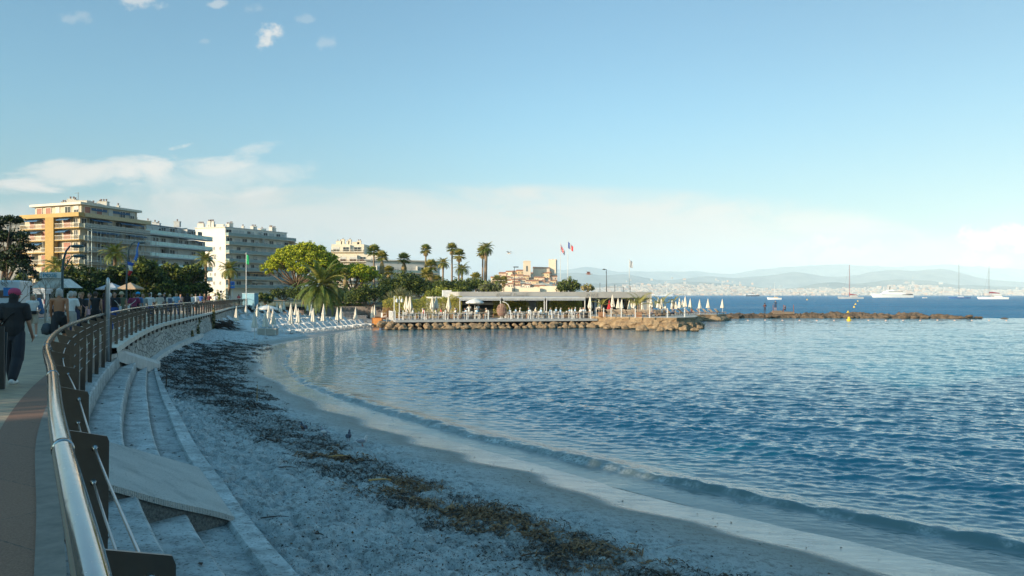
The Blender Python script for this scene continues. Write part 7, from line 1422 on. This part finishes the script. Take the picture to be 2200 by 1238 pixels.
def body(J, vox, hands=False):
    b = MB(); s = J['S']; v = Vector
    capsule(b, J['hip']+v((0, 0, .0)), J['hip']+v((0, 0, .10)), .135*s, .125*s, .74); capsule(b, J['hip']+v((0, 0, .12)), J['chest']+v((0, 0, .02)), .120*s, .145*s, .68); capsule(b, J['s0'].lerp(J['s1'], .12), J['s0'].lerp(J['s1'], .88), .062*s, .062*s)
    capsule(b, J['chest']+v((0, 0, .07)), J['neck']+v((0, 0, .04)), .07*s, .052*s); capsule(b, J['neck'], J['head']+v((0, 0, -.04)), .052*s, .05*s)
    h = J['head']; ell(b, h+v((0, -.005, .015*s)), (.076*s, .096*s, .108*s)); ell(b, h+v((0, .03*s, -.055*s)), (.052*s, .058*s, .05*s)); capsule(b, h+v((0, .085*s, .005)), h+v((0, .108*s, -.025*s)), .010*s, .017*s)
    for sx_ in (-1, 1): ell(b, h+v((sx_*.079*s, -.005, -.005)), (.014*s, .022*s, .032*s)); ell(b, h+v((sx_*.032*s, .075*s, .03*s)), (.024*s, .016*s, .012*s))
    for i in (0, 1):
        capsule(b, J['h%d' % i], J['k%d' % i], .086*s, .056*s); m_ = J['k%d' % i].lerp(J['a%d' % i], .32)+v((0, -.012, 0)); capsule(b, J['k%d' % i], m_, .053*s, .056*s); capsule(b, m_, J['a%d' % i], .054*s, .034*s)
        f = J['a%d' % i]; capsule(b, f+v((0, -.04, -.045))*1, f+v((0, .15*s, -.055)), .036*s, .030*s); capsule(b, f, f+v((0, -.02, -.045)), .034*s, .036*s)
        capsule(b, J['s%d' % i], J['e%d' % i], .050*s, .038*s); capsule(b, J['e%d' % i], J['w%d' % i], .038*s, .026*s)
        d = (J['w%d' % i]-J['e%d' % i]).normalized(); w_ = J['w%d' % i]; pal = w_+d*.06*s; sx_ = -1 if i == 0 else 1; side = v((0, 1, 0)) if abs(d.y) < .8 else v((1, 0, 0)); side = (side-d*side.dot(d)).normalized(); nn = d.cross(side)
        capsule(b, w_+d*.02*s, pal, .028*s, .036*s, .6)
        if hands:
            for k, (o_, L_) in enumerate(((-.030, .062), (-.010, .075), (.010, .07), (.029, .055))): q0 = pal+side*o_*s+d*.015; q1 = q0+d*L_*.55*s+nn*.010*-sx_; q2 = q1+d*L_*.45*s+nn*.022*-sx_; capsule(b, q0, q1, .0095*s, .009*s, n=8); capsule(b, q1, q2, .009*s, .0075*s, n=8)
            q0 = w_+d*.03*s+side*.03*s; q1 = q0+side*.028*s+d*.03*s; capsule(b, q0, q1, .011*s, .010*s, n=8); capsule(b, q1, q1+d*.03*s, .010*s, .008*s, n=8)
        else: capsule(b, pal, pal+d*.075*s, .030*s, .018*s, .6)
    return remesh(b, vox)
def garment_top(J, sleeve, vox, loose=.0, hem=.0):
    b = MB(); s = J['S']; v = Vector; k = loose
    capsule(b, J['hip']+v((0, 0, .06-hem)), J['hip']+v((0, 0, .2)), (.142+k+hem*.15)*s, (.135+k)*s, .76); capsule(b, J['hip']+v((0, 0, .16)), J['chest']+v((0, 0, .03)), (.137+k)*s, (.162+k)*s, .70); capsule(b, J['s0'].lerp(J['s1'], .13), J['s0'].lerp(J['s1'], .87), (.074+k*.4)*s, (.074+k*.4)*s)
    capsule(b, J['chest']+v((0, 0, .06)), J['neck']+v((0, 0, -.03)), .088*s, .066*s)
    for i in (0, 1):
        if sleeve != 'none': capsule(b, J['s%d' % i], J['s%d' % i].lerp(J['e%d' % i], .62 if sleeve == 'short' else 1), (.068+k*.4)*s, (.062+k*.5)*s if sleeve == 'short' else .053*s)
        if sleeve == 'long': capsule(b, J['e%d' % i], J['e%d' % i].lerp(J['w%d' % i], .93), .053*s, .040*s)
    return remesh(b, vox)
def garment_bottom(J, kind, vox, wide=0.0):
    b = MB(); s = J['S']; v = Vector; capsule(b, J['hip']+v((0, 0, -.03)), J['hip']+v((0, 0, .10)), .152*s, .138*s, .78)
    for i in (0, 1):
        h, kk, a = J['h%d' % i], J['k%d' % i], J['a%d' % i]
        if kind == 'short': capsule(b, h, h.lerp(kk, .80), .103*s, .092*s)
        elif kind == 'skirt': capsule(b, h.lerp(J['h%d' % (1-i)], .25), kk.lerp(J['k%d' % (1-i)], .2)+v((0, 0, .04)), .12*s, .135*s)
        else: capsule(b, h, kk, .10*s, (.074+wide)*s); capsule(b, kk, kk.lerp(a, .92), (.073+wide)*s, (.056+wide*.6)*s)
    return remesh(b, vox)
def shoes(J, vox):
    out = []
    for i in (0, 1): b = MB(); f = J['a%d' % i]; s = J['S']; capsule(b, f+Vector((0, -.045, -.042)), f+Vector((0, .165*s, -.052)), .046*s, .038*s); capsule(b, f+Vector((0, -.015, -.01)), f+Vector((0, -.02, -.045)), .044*s, .046*s); out.append(remesh(b, vox))
    return out
def hair(J, kind, vox):
    b = MB(); s = J['S']; h = J['head']; v = Vector; ell(b, h+v((0, -.018, .032*s)), (.086*s, .098*s, .098*s)); ell(b, h+v((0, -.045, -.0)), (.080*s, .07*s, .085*s))
    if kind == 'long': capsule(b, h+v((0, -.06, -.02)), h+v((0, -.085, -.28*s)), .078*s, .085*s, .55)
    if kind == 'bob': capsule(b, h+v((-.05, -.04, -.02)), h+v((-.055, -.035, -.09)), .045*s, .04*s); capsule(b, h+v((.05, -.04, -.02)), h+v((.055, -.035, -.09)), .045*s, .04*s)
    if kind == 'curly': 
        for k in range(16): a = k*2.4; ell(b, h+v((.07*math.cos(a), -.03+.07*math.sin(a)*(1 if math.sin(a) < 0 else .5), .03+.006*k)), (.035, .035, .035))
    return remesh(b, vox, 2)
_m = {}
def cm(c, r=.8): 
    k = 'cloth_%d_%d_%d' % tuple(int(x*100) for x in c); return mat(k, c, r, var=.10, vs=5, bump=.5, bs=9, bd=.02)
def person(label, loc, rz, kind='walk', ph=.6, arms='swing', top=None, sleeve='short', bottom=(.03, .03, .04), bkind='long', shoe=(.7, .7, .7), hc=(.05, .03, .02), hk='short', hat=None, bag=None, H=1.72, vox=.022, skin=SKN, wide=0, lean=0.0, hands=False, cache=None, group=None, loose=0.0, face=False):
    o = thing('person', label, 'person', loc, rz, group); key = cache
    if key and key in _m: Jm = _m[key]
    else:
        J = pose(kind, ph, arms, lean, H); Jm = {'J': J, 'body': body(J, vox, hands), 'shoes': shoes(J, vox*.8), 'hair': hair(J, hk, vox*.8)}
        if top is not None: Jm['top'] = garment_top(J, sleeve, vox, loose)
        Jm['bottom'] = garment_bottom(J, bkind, vox, wide)
        if key: _m[key] = Jm
    J = Jm['J']; s = J['S']
    def put(nm, me, m):
        q = link(nm, me, o)
        if not me.materials: me.materials.append(m)
        recolor(q, m); return q
    put('body', Jm['body'], skin)
    for q in Jm['shoes']: put('shoe', q, cm(shoe, .6))
    put('hair', Jm['hair'], cm(hc, .7)); put({'long': 'trousers', 'short': 'shorts', 'skirt': 'skirt'}[bkind], Jm['bottom'], cm(bottom))
    if 'top' in Jm and top is not None: put('shirt' if sleeve != 'none' else 'vest', Jm['top'], cm(top))
    h = J['head']
    if face:
        for sx_ in (-1, 1): MB().ball((h.x+sx_*.03, h.y+.083*s, h.z+.008), (.012, .008, .007), 8).build('eye', EYE, o, True)
        MB().ball((h.x, h.y+.084*s, h.z-.06), (.022, .009, .006), 8).build('mouth', LIP, o, True)
    if hat:
        hk2, hcol = hat; b = MB(); b.lathe([(.098*s, -.0), (.102*s, .05), (.085*s, .10), (.04*s, .125), (.005, .13)], (h.x, h.y-.01, h.z+.025*s), 16)
        if hk2 == 'cap': b.prism([(h.x-.075, h.y+.07), (h.x+.075, h.y+.07), (h.x+.06, h.y+.17), (h.x, h.y+.185), (h.x-.06, h.y+.17)], h.z+.035*s, h.z+.048*s)
        else: b.lathe([(.09, .0), (.17, -.02), (.175, -.012), (.09, .012)], (h.x, h.y-.01, h.z+.035*s), 18)
        b.build('cap' if hk2 == 'cap' else 'hat', cm(hcol), o, True)
    if bag:
        bk_, bc = bag; b = MB(); S0 = J['s0']; 
        if bk_ == 'pack': b.box((0, J['chest'].y-.19, J['chest'].z-.07), (.28, .15, .40), taper=.85); nm = 'backpack'
        elif bk_ == 'waist': b.box((0, J['hip'].y+.14, J['hip'].z+.06), (.24, .08, .13)); nm = 'waist_bag'
        else: b.box((-.23, .02, J['hip'].z+.06), (.09, .28, .20)); b.tube([(-.22, .05, J['hip'].z+.15), (-.05, .14, J['chest'].z), (.14, .02, S_z := J['s1'].z+.06), (.03, -.14, J['chest'].z), (-.22, -.08, J['hip'].z+.15)], .012, 5); nm = 'shoulder_bag'
        q = b.build(nm, cm(bc), o); m_ = q.modifiers.new('bevel', 'BEVEL'); m_.width = .025; m_.segments = 2
    return o
def onprom(px, Y, gap=.45):
    while (px-1100)/F*Y > float(prom(Y))-gap: Y += .5
    return (*at(px, Y), PZ), Y
away = lambda Y: tang(Y)-math.pi/2       # facing along the promenade, away from the camera
toward = lambda Y: tang(Y)+math.pi/2
BLK, NAV, WH_, BEI, JEA = (.012, .012, .014), (.02, .03, .07), (.68, .68, .66), (.42, .34, .26), (.07, .15, .28)
l_, Y = onprom(30, 14.0); person('person in a pink cap, black top and dark wide trousers walking away at left', l_, away(Y)-.25, 'walk', .9, 'swing', (.012, .012, .014), 'short', (.022, .024, .032), 'long', WH_, BLK, 'long', ('cap', (.42, .05, .12)), ('bag', BLK), 1.70, .011, SKN, .035, hands=True, loose=.035)
l_, Y = onprom(127, 22.2, .55); o = person('shirtless tanned man with grey hair and black shorts walking away', l_, away(Y)-.1, 'walk', 2.3, 'swing', None, 'none', BLK, 'short', (.1, .1, .1), (.42, .40, .38), 'bob', H=1.80, vox=.012, skin=SKD, hands=True, loose=.02)
MB().lathe([(.02, -.34), (.13, -.30), (.15, -.18), (.10, -.03), (.03, .0)], tuple(Vector((-.30, -.02, .82))), 12).build('carried_bag', cm((.05, .06, .07)), o, True)
l_, Y = onprom(71, 30.5); o = person('blond person in white shirt and sunglasses with denim jacket over the shoulder', l_, toward(Y)+.2, 'walk', .5, 'bent', WH_, 'short', BEI, 'short', (.7, .6, .55), (.45, .33, .18), 'bob', None, ('waist', BLK), 1.66, .015, hands=True, face=True); b = MB(); J_ = pose('walk', .5, 'bent'); h = J_['head']; b.box((0, .085, 1.57), (.13, .02, .035)); b.build('sunglasses', EYE, o); b = MB(); capsule(b, J_['s0']+Vector((-.02, -.02, .03)), J_['s0']+Vector((-.10, .02, -.42)), .09, .11, .8); link('denim_jacket', remesh(b, .02), o).data.materials.append(cm(JEA))
crowd = [(152, 27, 0, WH_, 'short', (.35, .33, .3), 'short', 'grey haired person in white T-shirt right of the shirtless man', (.4, .38, .36), 'short', None, None, 'w1'),
 (160, 29, 0, BLK, 'short', NAV, 'long', 'person in black just behind the white T-shirt near the lamp', (.4, .35, .3), 'short', None, ('bag', BLK), 'w2'),
 (175, 30, 1, BLK, 'short', BLK, 'skirt', 'curly haired woman in a black dress with a pink shoulder bag coming forward', (.25, .13, .06), 'curly', None, ('bag', (.5, .3, .33)), 'w3'),
 (193, 33, 1, JEA, 'long', (.1, .1, .12), 'long', 'person in a denim shirt left of the gate post', (.06, .04, .03), 'bob', None, None, 'w4'),
 (205, 31, 0, BLK, 'none', BLK, 'short', 'dark vest wearer with bare arms beside the gate post', (.05, .03, .02), 'short', None, None, 'w5'),
 (225, 33, 0, (.05, .02, .04), 'short', BLK, 'long', 'person in dark plum top just right of the gate post', BLK, 'long', None, None, 'w2'),
 (236, 37, 0, WH_, 'short', (.2, .2, .22), 'long', 'white haired person in white shirt behind the dark group', (.6, .6, .58), 'short', None, ('pack', NAV), 'w1'),
 (246, 35, 1, BLK, 'short', (.03, .09, .35), 'long', 'person in black top and bright blue trousers', (.07, .04, .03), 'bob', None, ('bag', WH_), 'w4b'),
 (261, 37, 1, (.10, .12, .07), 'none', (.12, .12, .1), 'short', 'person in a straw hat with bare shoulders', (.2, .15, .1), 'short', ('brim', (.45, .38, .25)), None, 'w5'),
 (288, 39, 0, (.20, .03, .08), 'short', BLK, 'short', 'person in maroon top left of the blue cap', (.1, .06, .04), 'short', None, ('bag', WH_), 'w6'),
 (296, 38, 0, (.10, .20, .38), 'short', (.02, .02, .03), 'short', 'man in bright blue cap with blue shirt and dark backpack', (.1, .08, .06), 'short', ('cap', (.02, .32, .62)), ('pack', NAV), 'w7'),
 (307, 44, 1, (.3, .32, .3), 'short', BEI, 'skirt', 'person in grey green top right of the blue cap', (.2, .14, .08), 'bob', None, None, 'w4'),
 (322, 45, 0, WH_, 'short', (.05, .10, .3), 'short', 'person in white T-shirt with blue bag at the hip', (.08, .05, .04), 'short', None, ('waist', (.03, .1, .4)), 'w6'),
 (343, 50, 0, (.55, .5, .42), 'short', (.45, .42, .38), 'long', 'person in cream clothes and pale sun hat', (.4, .35, .3), 'short', ('brim', (.6, .56, .48)), None, 'w1'),
 (365, 55, 0, WH_, 'short', NAV, 'skirt', 'person in white shirt and navy skirt with crossed bag strap', (.45, .35, .2), 'bob', None, ('pack', (.1, .12, .18)), 'w8'),
 (379, 58, 1, (.25, .42, .55), 'short', (.05, .12, .3), 'long', 'person in light blue top and blue jeans', (.4, .28, .14), 'bob', None, None, 'w4'),
 (403, 63, 0, BLK, 'long', (.06, .06, .07), 'long', 'slim person all in black at the middle of the rail', BLK, 'long', None, None, 'w2'),
 (412, 67, 1, WH_, 'long', WH_, 'long', 'person dressed all in white leaning at the rail', (.4, .28, .15), 'bob', None, None, 'w9'),
 (421, 70, 0, WH_, 'short', BLK, 'short', 'person in white top and black shorts right of the white clad one', (.1, .07, .05), 'short', None, None, 'w6'),
 (430, 74, 0, (.08, .2, .5), 'short', (.3, .3, .3), 'short', 'person in royal blue top far along the rail', (.1, .07, .05), 'short', None, ('pack', (.05, .15, .5)), 'w7'),
 (440, 78, 1, BLK, 'short', (.2, .1, .08), 'long', 'dark dressed person far along the rail', (.3, .2, .1), 'bob', None, None, 'w4'),
 (449, 82, 0, (.1, .02, .03), 'short', BLK, 'long', 'person in dark red top far along the rail', BLK, 'bob', None, None, 'w1'),
 (462, 86, 0, WH_, 'short', (.25, .25, .25), 'short', 'person in bright white T-shirt and grey shorts walking far ahead', (.08, .05, .04), 'short', None, None, 'w6'),
 (388, 75, 1, (.4, .3, .28), 'short', NAV, 'long', 'person in dusty pink top behind the rail crowd', (.1, .07, .05), 'bob', None, None, 'w8'),
 (353, 62, 1, (.03, .03, .04), 'short', (.1, .1, .12), 'long', 'person in black behind the white shirted walkers', (.06, .04, .03), 'short', None, None, 'w9'),
 (513, 112, 1, (.60, .12, .12), 'short', BLK, 'long', 'person in red and white top beside the blue kiosk', BLK, 'bob', None, None, 'w8'),
 (493, 118, 0, (.55, .45, .4), 'short', WH_, 'long', 'pale dressed person near the blue road sign', (.2, .15, .1), 'short', None, None, 'w9')]
for i, (px, Y, tw, tp, slv, bt, bk_, lb, hc, hk, hat, bag, key) in enumerate(crowd):
    l_, Y = onprom(px, Y); person(lb, l_, (toward(Y) if tw else away(Y))+random.uniform(-.3, .3), 'walk' if i % 4 else 'stand', .4+i*1.1, 'swing' if i % 3 else 'bent', tp, slv, bt, bk_, random.choice([WH_, (.1, .1, .1), (.5, .4, .3)]), hc, hk, hat, bag, 1.72, .02 if Y < 50 else .026, face=bool(tw) and Y < 45, cache=key+hk+bk_+slv, group='walkers on the promenade')
# guests on the deck
shirts = [WH_, (.35, .50, .66), (.55, .62, .68), (.5, .1, .08), (.62, .52, .40), (.05, .08, .16), (.50, .46, .40), BLK, (.25, .40, .55)]; rg = random.Random(9); nd_ = 0
sn = ['white', 'sky blue', 'pale blue', 'red', 'sand coloured', 'navy', 'cream', 'black', 'blue']
want = {872: 1, 898: 2, 922: 1, 947: 1, 968: 2, 990: 2, 1012: 2, 1105: 1, 1127: 2, 1172: 1, 1192: 1, 1214: 2, 1238: 3, 1258: 3, 1035: 2, 1160: 1, 1204: 1, 1245: 2, 1118: 1, 885: 1, 958: 1}; seen_ = {}
for (x, y, rz, r_, px, s) in seats:
    k = seen_.get(px, 0)
    if k >= want.get(px, 0): continue
    seen_[px] = k+1; c = rg.randrange(9)
    if px in (1238, 1258, 1012): c = rg.choice([0, 1, 2])
    person('%s shirted diner %s, %s seated diner along the deck' % (sn[c], ['left of the table', 'behind the table', 'right of the table'][s+1], ORD[nd_]), (x, y, DZ), rz+math.pi, 'sit', nd_, 'table', shirts[c], 'short', rg.choice([NAV, BEI, BLK, JEA]), rg.choice(['long', 'short']), (.3, .25, .2), rg.choice([(.4, .36, .3), (.06, .04, .03), (.3, .2, .1), (.55, .53, .5)]), rg.choice(['short', 'bob']), ('brim', (.55, .5, .4)) if rg.random() < .15 else None, None, 1.70, .026, cache='sit%d' % (nd_ % 3), group='diners on the deck', lean=.03); nd_ += 1
x, y = dk(du(1027, 5.6), 5.6); person('standing waiter in light blue shirt at the open bar', (x, y, DZ), DANG+math.pi+.6, 'stand', .5, 'bent', (.45, .58, .68), 'short', (.1, .25, .35), 'long', BLK, BLK, 'short', ('brim', (.6, .6, .58)), None, 1.75, .024)
x, y = dk(du(1008, 6.2), 6.2); person('person in white behind the bar parasol', (x, y, DZ), DANG, 'stand', .5, 'bent', WH_, 'short', WH_, 'long', BLK, (.3, .2, .1), 'bob', None, None, 1.68, .024)
# sunbathers lying on the terrace loungers
for i, (px, Y, c, sn_) in enumerate(((1402, 96.5, (.5, .4, .38), 'pink'), (1422, 97, WH_, 'white'), (1447, 98.5, (.5, .42, .5), 'lilac'), (1486, 122, (.45, .12, .06), 'rust red'))):
    o = person('person in %s top resting on a lounger on the stone terraces' % sn_, (*at(px, Y), (SZ if px < 1480 else .98)-.14), R(60), 'sit', i, 'bent', c, 'short', NAV, 'short', (.4, .3, .2), (.1, .07, .05), 'bob', None, None, 1.68, .028, cache='sitb')
# anglers on the breakwater
l0 = (*at(1643, 138), .80); o = person('dark clothed angler standing on the breakwater rocks', l0, R(-20), 'stand', .3, 'rod', (.10, .05, .05), 'long', (.02, .04, .08), 'long', BLK, BLK, 'short', ('cap', BLK), ('pack', (.1, .03, .03)), 1.74, .03); MB().tube([(.1, .35, 1.1), (.1, 1.6, 2.7)], [.02, .01], 4).build('fishing_rod', POLD, o)
l1 = (*at(1666, 138.2), 1.27); person('person in dark T-shirt and shorts standing on the landing stage', l1, R(160), 'stand', .4, 'table', (.02, .06, .12), 'short', (.02, .04, .09), 'short', (.5, .4, .3), BLK, 'short', None, None, 1.74, .03)
person('person crouched low on the landing stage', (*at(1687, 138.2), .95), R(90), 'sit', .4, 'table', BLK, 'short', NAV, 'long', BLK, BLK, 'short', None, None, 1.6, .03)
person('person with white shirt crouching among the beach loungers', (*at(727, 100), beachz(*at(727, 100))-.1), R(200), 'sit', .4, 'table', WH_, 'short', BEI, 'short', (.4, .3, .2), BLK, 'bob', None, None, 1.65, .03)

# ================================================================ WRACK, LITTER, DRIFTWOOD
rng = np.random.default_rng(77)
def scatter(n, fn, s, asp, mats, name, lift=.02, tilt=.35, thick=0):
    out = []
    while sum(len(q) for q in out) < n:
        t = rng.random(60000)**1.0; a = rng.random(60000); Yc = 7.5*np.exp(t*math.log(70/7.5)); xs = shore(Yc); xt = toe(Yc)-.1; X = xt+(xs-xt)*a*.93
        wpx = (xs-xt)*Yc/Yc; acc = fn(X, Yc, a)*np.clip((xs-xt)/12, .2, 1)*np.clip(18/Yc, .35, 1); k = rng.random(60000) < acc; out.append(np.stack([X[k], Yc[k], a[k]], 1))
    P = np.concatenate(out)[:n]; xs = shore(P[:, 1]); top_ = np.interp(P[:, 1], [0, 60, 90, 130], [.86, .8, 1.0, 1.25]); xt = toe(P[:, 1])-.35; uu = np.clip(1-(P[:, 0]-xt)/(xs-xt), 0, 1.1); z = top_*(.33*uu+.67*uu**1.5)
    dr = np.clip(((1-(P[:, 0]-xt)/(xs-xt))-.28)*5, 0, 1)*np.clip((62-P[:, 1])/20, .35, 1); z += 1.9*dr*(.035*vnoise(P[:, 0], P[:, 1], 1.1, 1, 3)+.105*np.minimum(vnoise(P[:, 0], P[:, 1], 5.6, 2, 2), .12)+.03*vnoise(P[:, 0], P[:, 1], 10, 3, 2))
    L_ = s*rng.uniform(.5, 1.6, n)*np.clip(P[:, 1]/22, 1, 2.2); az = rng.uniform(0, 6.28, n)+0; el = rng.normal(0, tilt, n); d = np.stack([np.cos(az)*np.cos(el), np.sin(az)*np.cos(el), np.sin(el)], 1); sd_ = np.stack([-np.sin(az), np.cos(az), rng.normal(0, .5, n)], 1); c = np.stack([P[:, 0], P[:, 1], z+lift*rng.random(n)+.006], 1)
    w_ = (L_*asp)[:, None]; h_ = L_[:, None]*.5; V = np.stack([c-d*h_-sd_*w_*.3, c-d*h_+sd_*w_*.3, c+sd_*w_+np.array([0, 0, 1])*h_*.25, c+d*h_+sd_*w_*.2, c+d*h_-sd_*w_*.2, c-sd_*w_+np.array([0, 0, 1])*h_*.25], 1).reshape(-1, 3)
    i = np.arange(n)*6; Fq = np.concatenate([np.stack([i, i+1, i+2, i+5], 1), np.stack([i+5, i+2, i+3, i+4], 1)]); mi = rng.integers(0, len(mats), n); return link(name, npmesh(name, V, Fq, mats, False, np.concatenate([mi, mi])))
WLp = [(p.x, p.y) for p, k in WL]
def fwr(X, Y, a):
    d, pr = polyd(X, Y, WLp); k = np.interp(pr, range(len(WL)), [q for _, q in WL]); w = wrackf(X, Y, d, k, .8+.018*Y+.5*np.clip((Y-25)/10, 0, 1)*(Y < 60)); return w*np.clip(.45+2.2*vnoise(X, Y, 1.7, 71, 4), .03, 1)*np.where(Y > 24, 3.0, 1)
WM = [mat('wrack_dark', (.035, .028, .020), .8), mat('wrack_brown', (.11, .062, .028), .8), mat('wrack_black', (.02, .018, .016), .7), mat('wrack_tan', (.26, .15, .07), .85)]
o = scatter(90000, fwr, .062, .09, WM[:3]+WM[:1], 'seaweed_wrack', .05, .35); tag(o, 'dark brown strand line of dry seagrass and weed along the beach', 'seaweed', kind='stuff')
def fwl(X, Y, a):
    d, pr = polyd(X, Y, WLp); return np.exp(-((d-.1)/.5)**2)*np.clip(vnoise(X, Y, .8, 51, 3)*2.2-.35, 0, 1)*(Y < 19)*(Y > 8)
o = scatter(11000, fwl, .09, .08, [WM[3], WM[1]], 'dry_seagrass', .06, .4); tag(o, 'rusty tan tufts of dry seagrass lying on the dark strand line', 'seagrass', kind='stuff')
def flit(X, Y, a): return np.clip(.30+.9*vnoise(X, Y, .6, 61, 3), 0.02, 1)*np.where(a < .52, .5, .05)*(.2+.8*(a > .0))
o = scatter(6500, flit, .030, .25, [WM[0], WM[1], mat('shell_grit', (.10, .09, .08), .9), WM[2]], 'weed_litter', .01, .3); tag(o, 'loose dark scraps of weed scattered over the dry sand', 'beach litter', kind='stuff')
def stick(label, px, y_, L_, r, az, m, z=.62, el=.05, bend=.1, name='driftwood', cat='driftwood'):
    p = G(px, y_, z); zz = sandz(p.x, p.y)+.04; d = Vector((math.cos(az)*math.cos(el), math.sin(az)*math.cos(el), math.sin(el)))*L_; sd_ = Vector((-math.sin(az), math.cos(az), .2))*bend*L_
    o = link(name, MB().tube([(0, 0, 0), tuple(d*.3+sd_*.6), tuple(d*.65+sd_), tuple(d)], [r, r*.95, r*.7, r*.35], 7).mesh(name, m, True), None, (p.x, p.y, zz+(0 if el < .5 else -.05))); tag(o, label, cat)
DWT, DWD, DWG = mat('driftwood_golden', (.55, .30, .10), .7, var=.2), mat('driftwood_dark', (.07, .05, .04), .9), mat('driftwood_grey', (.36, .33, .30), .85)
stick('golden brown driftwood stick on the weed, farther of two', 705, 970, .42, .018, .05, DWT); stick('golden brown driftwood stick on the weed, nearer of two', 792, 1021, .42, .022, -.05, DWT); stick('long dark stick on the dry sand left of the weed line', 592, 1012, .5, .012, -.35, DWD); stick('bent grey driftwood standing up from the weed', 930, 1066, .22, .014, 1.2, DWG, el=1.0); stick('thin dark stick lying on the sand near the concrete curb', 560, 1146, .40, .010, 0, DWD); stick('short dark stick lower on the sand', 672, 1172, .22, .011, -.6, DWD)
stick('dark stake standing upright in the sand by the steps', 357, 836, .75, .022, 1.3, mat('stake_brown', (.10, .06, .04), .9), el=1.45, bend=.02, name='stake', cat='stake'); stick('ochre stake standing upright in the damp sand', 552, 855, .62, .02, 1.3, mat('stake_ochre', (.34, .22, .10), .9), z=.45, el=1.5, bend=.02, name='stake', cat='stake'); stick('pale curved branch beside the water end of the weed', 1430, 1165, .45, .008, .3, DWG, z=.4); stick('brown branch on the sand at lower right', 1115, 1203, .32, .012, .25, mat('stick_brown', (.16, .08, .04), .9), z=.5)
# dead leaves on the steps
lm_ = bpy.data.meshes.new('leaf'); lm_.from_pydata([(-.05, 0, 0), (-.01, .03, .012), (.05, 0, .006), (-.01, -.028, .014), (0, 0, -.002)], [], [(0, 4, 1), (4, 2, 1), (0, 3, 4), (3, 2, 4)]); lm_.materials.append(mat('dead_leaf', (.07, .035, .02), .8, var=.3)); rnd = random.Random(8); nl = 0
for i in range(56):
    Y = 6+16*rnd.random()**1.1; d = rnd.choice([.5, .75, 1.1, 1.35, 1.7, 1.95, 2.25])*wid(Y)/2.4
    if 8.2 < Y < 13.5 and rnd.random() < .8: continue
    z = float(np.interp(d*2.4/wid(Y), [q[0] for q in PROF], [q[1] for q in PROF])); p = pt(Y, d); o = link('dead_leaf', lm_, None, (*p, z+.014), rnd.uniform(0, 6)); sc_l = rnd.uniform(.35, 1.0); o.scale = (sc_l, sc_l, sc_l); nl += 1
    tag(o, 'small curled brown dead leaf lying on the concrete steps', 'leaf', 'dead leaves on the steps')
o = link('paper_scrap', lm_, None, G(255, 890, 1.62)); o.scale = (1.3, 1.3, 1.3); recolor(o, FW); tag(o, 'white scrap of paper on the middle step', 'paper')
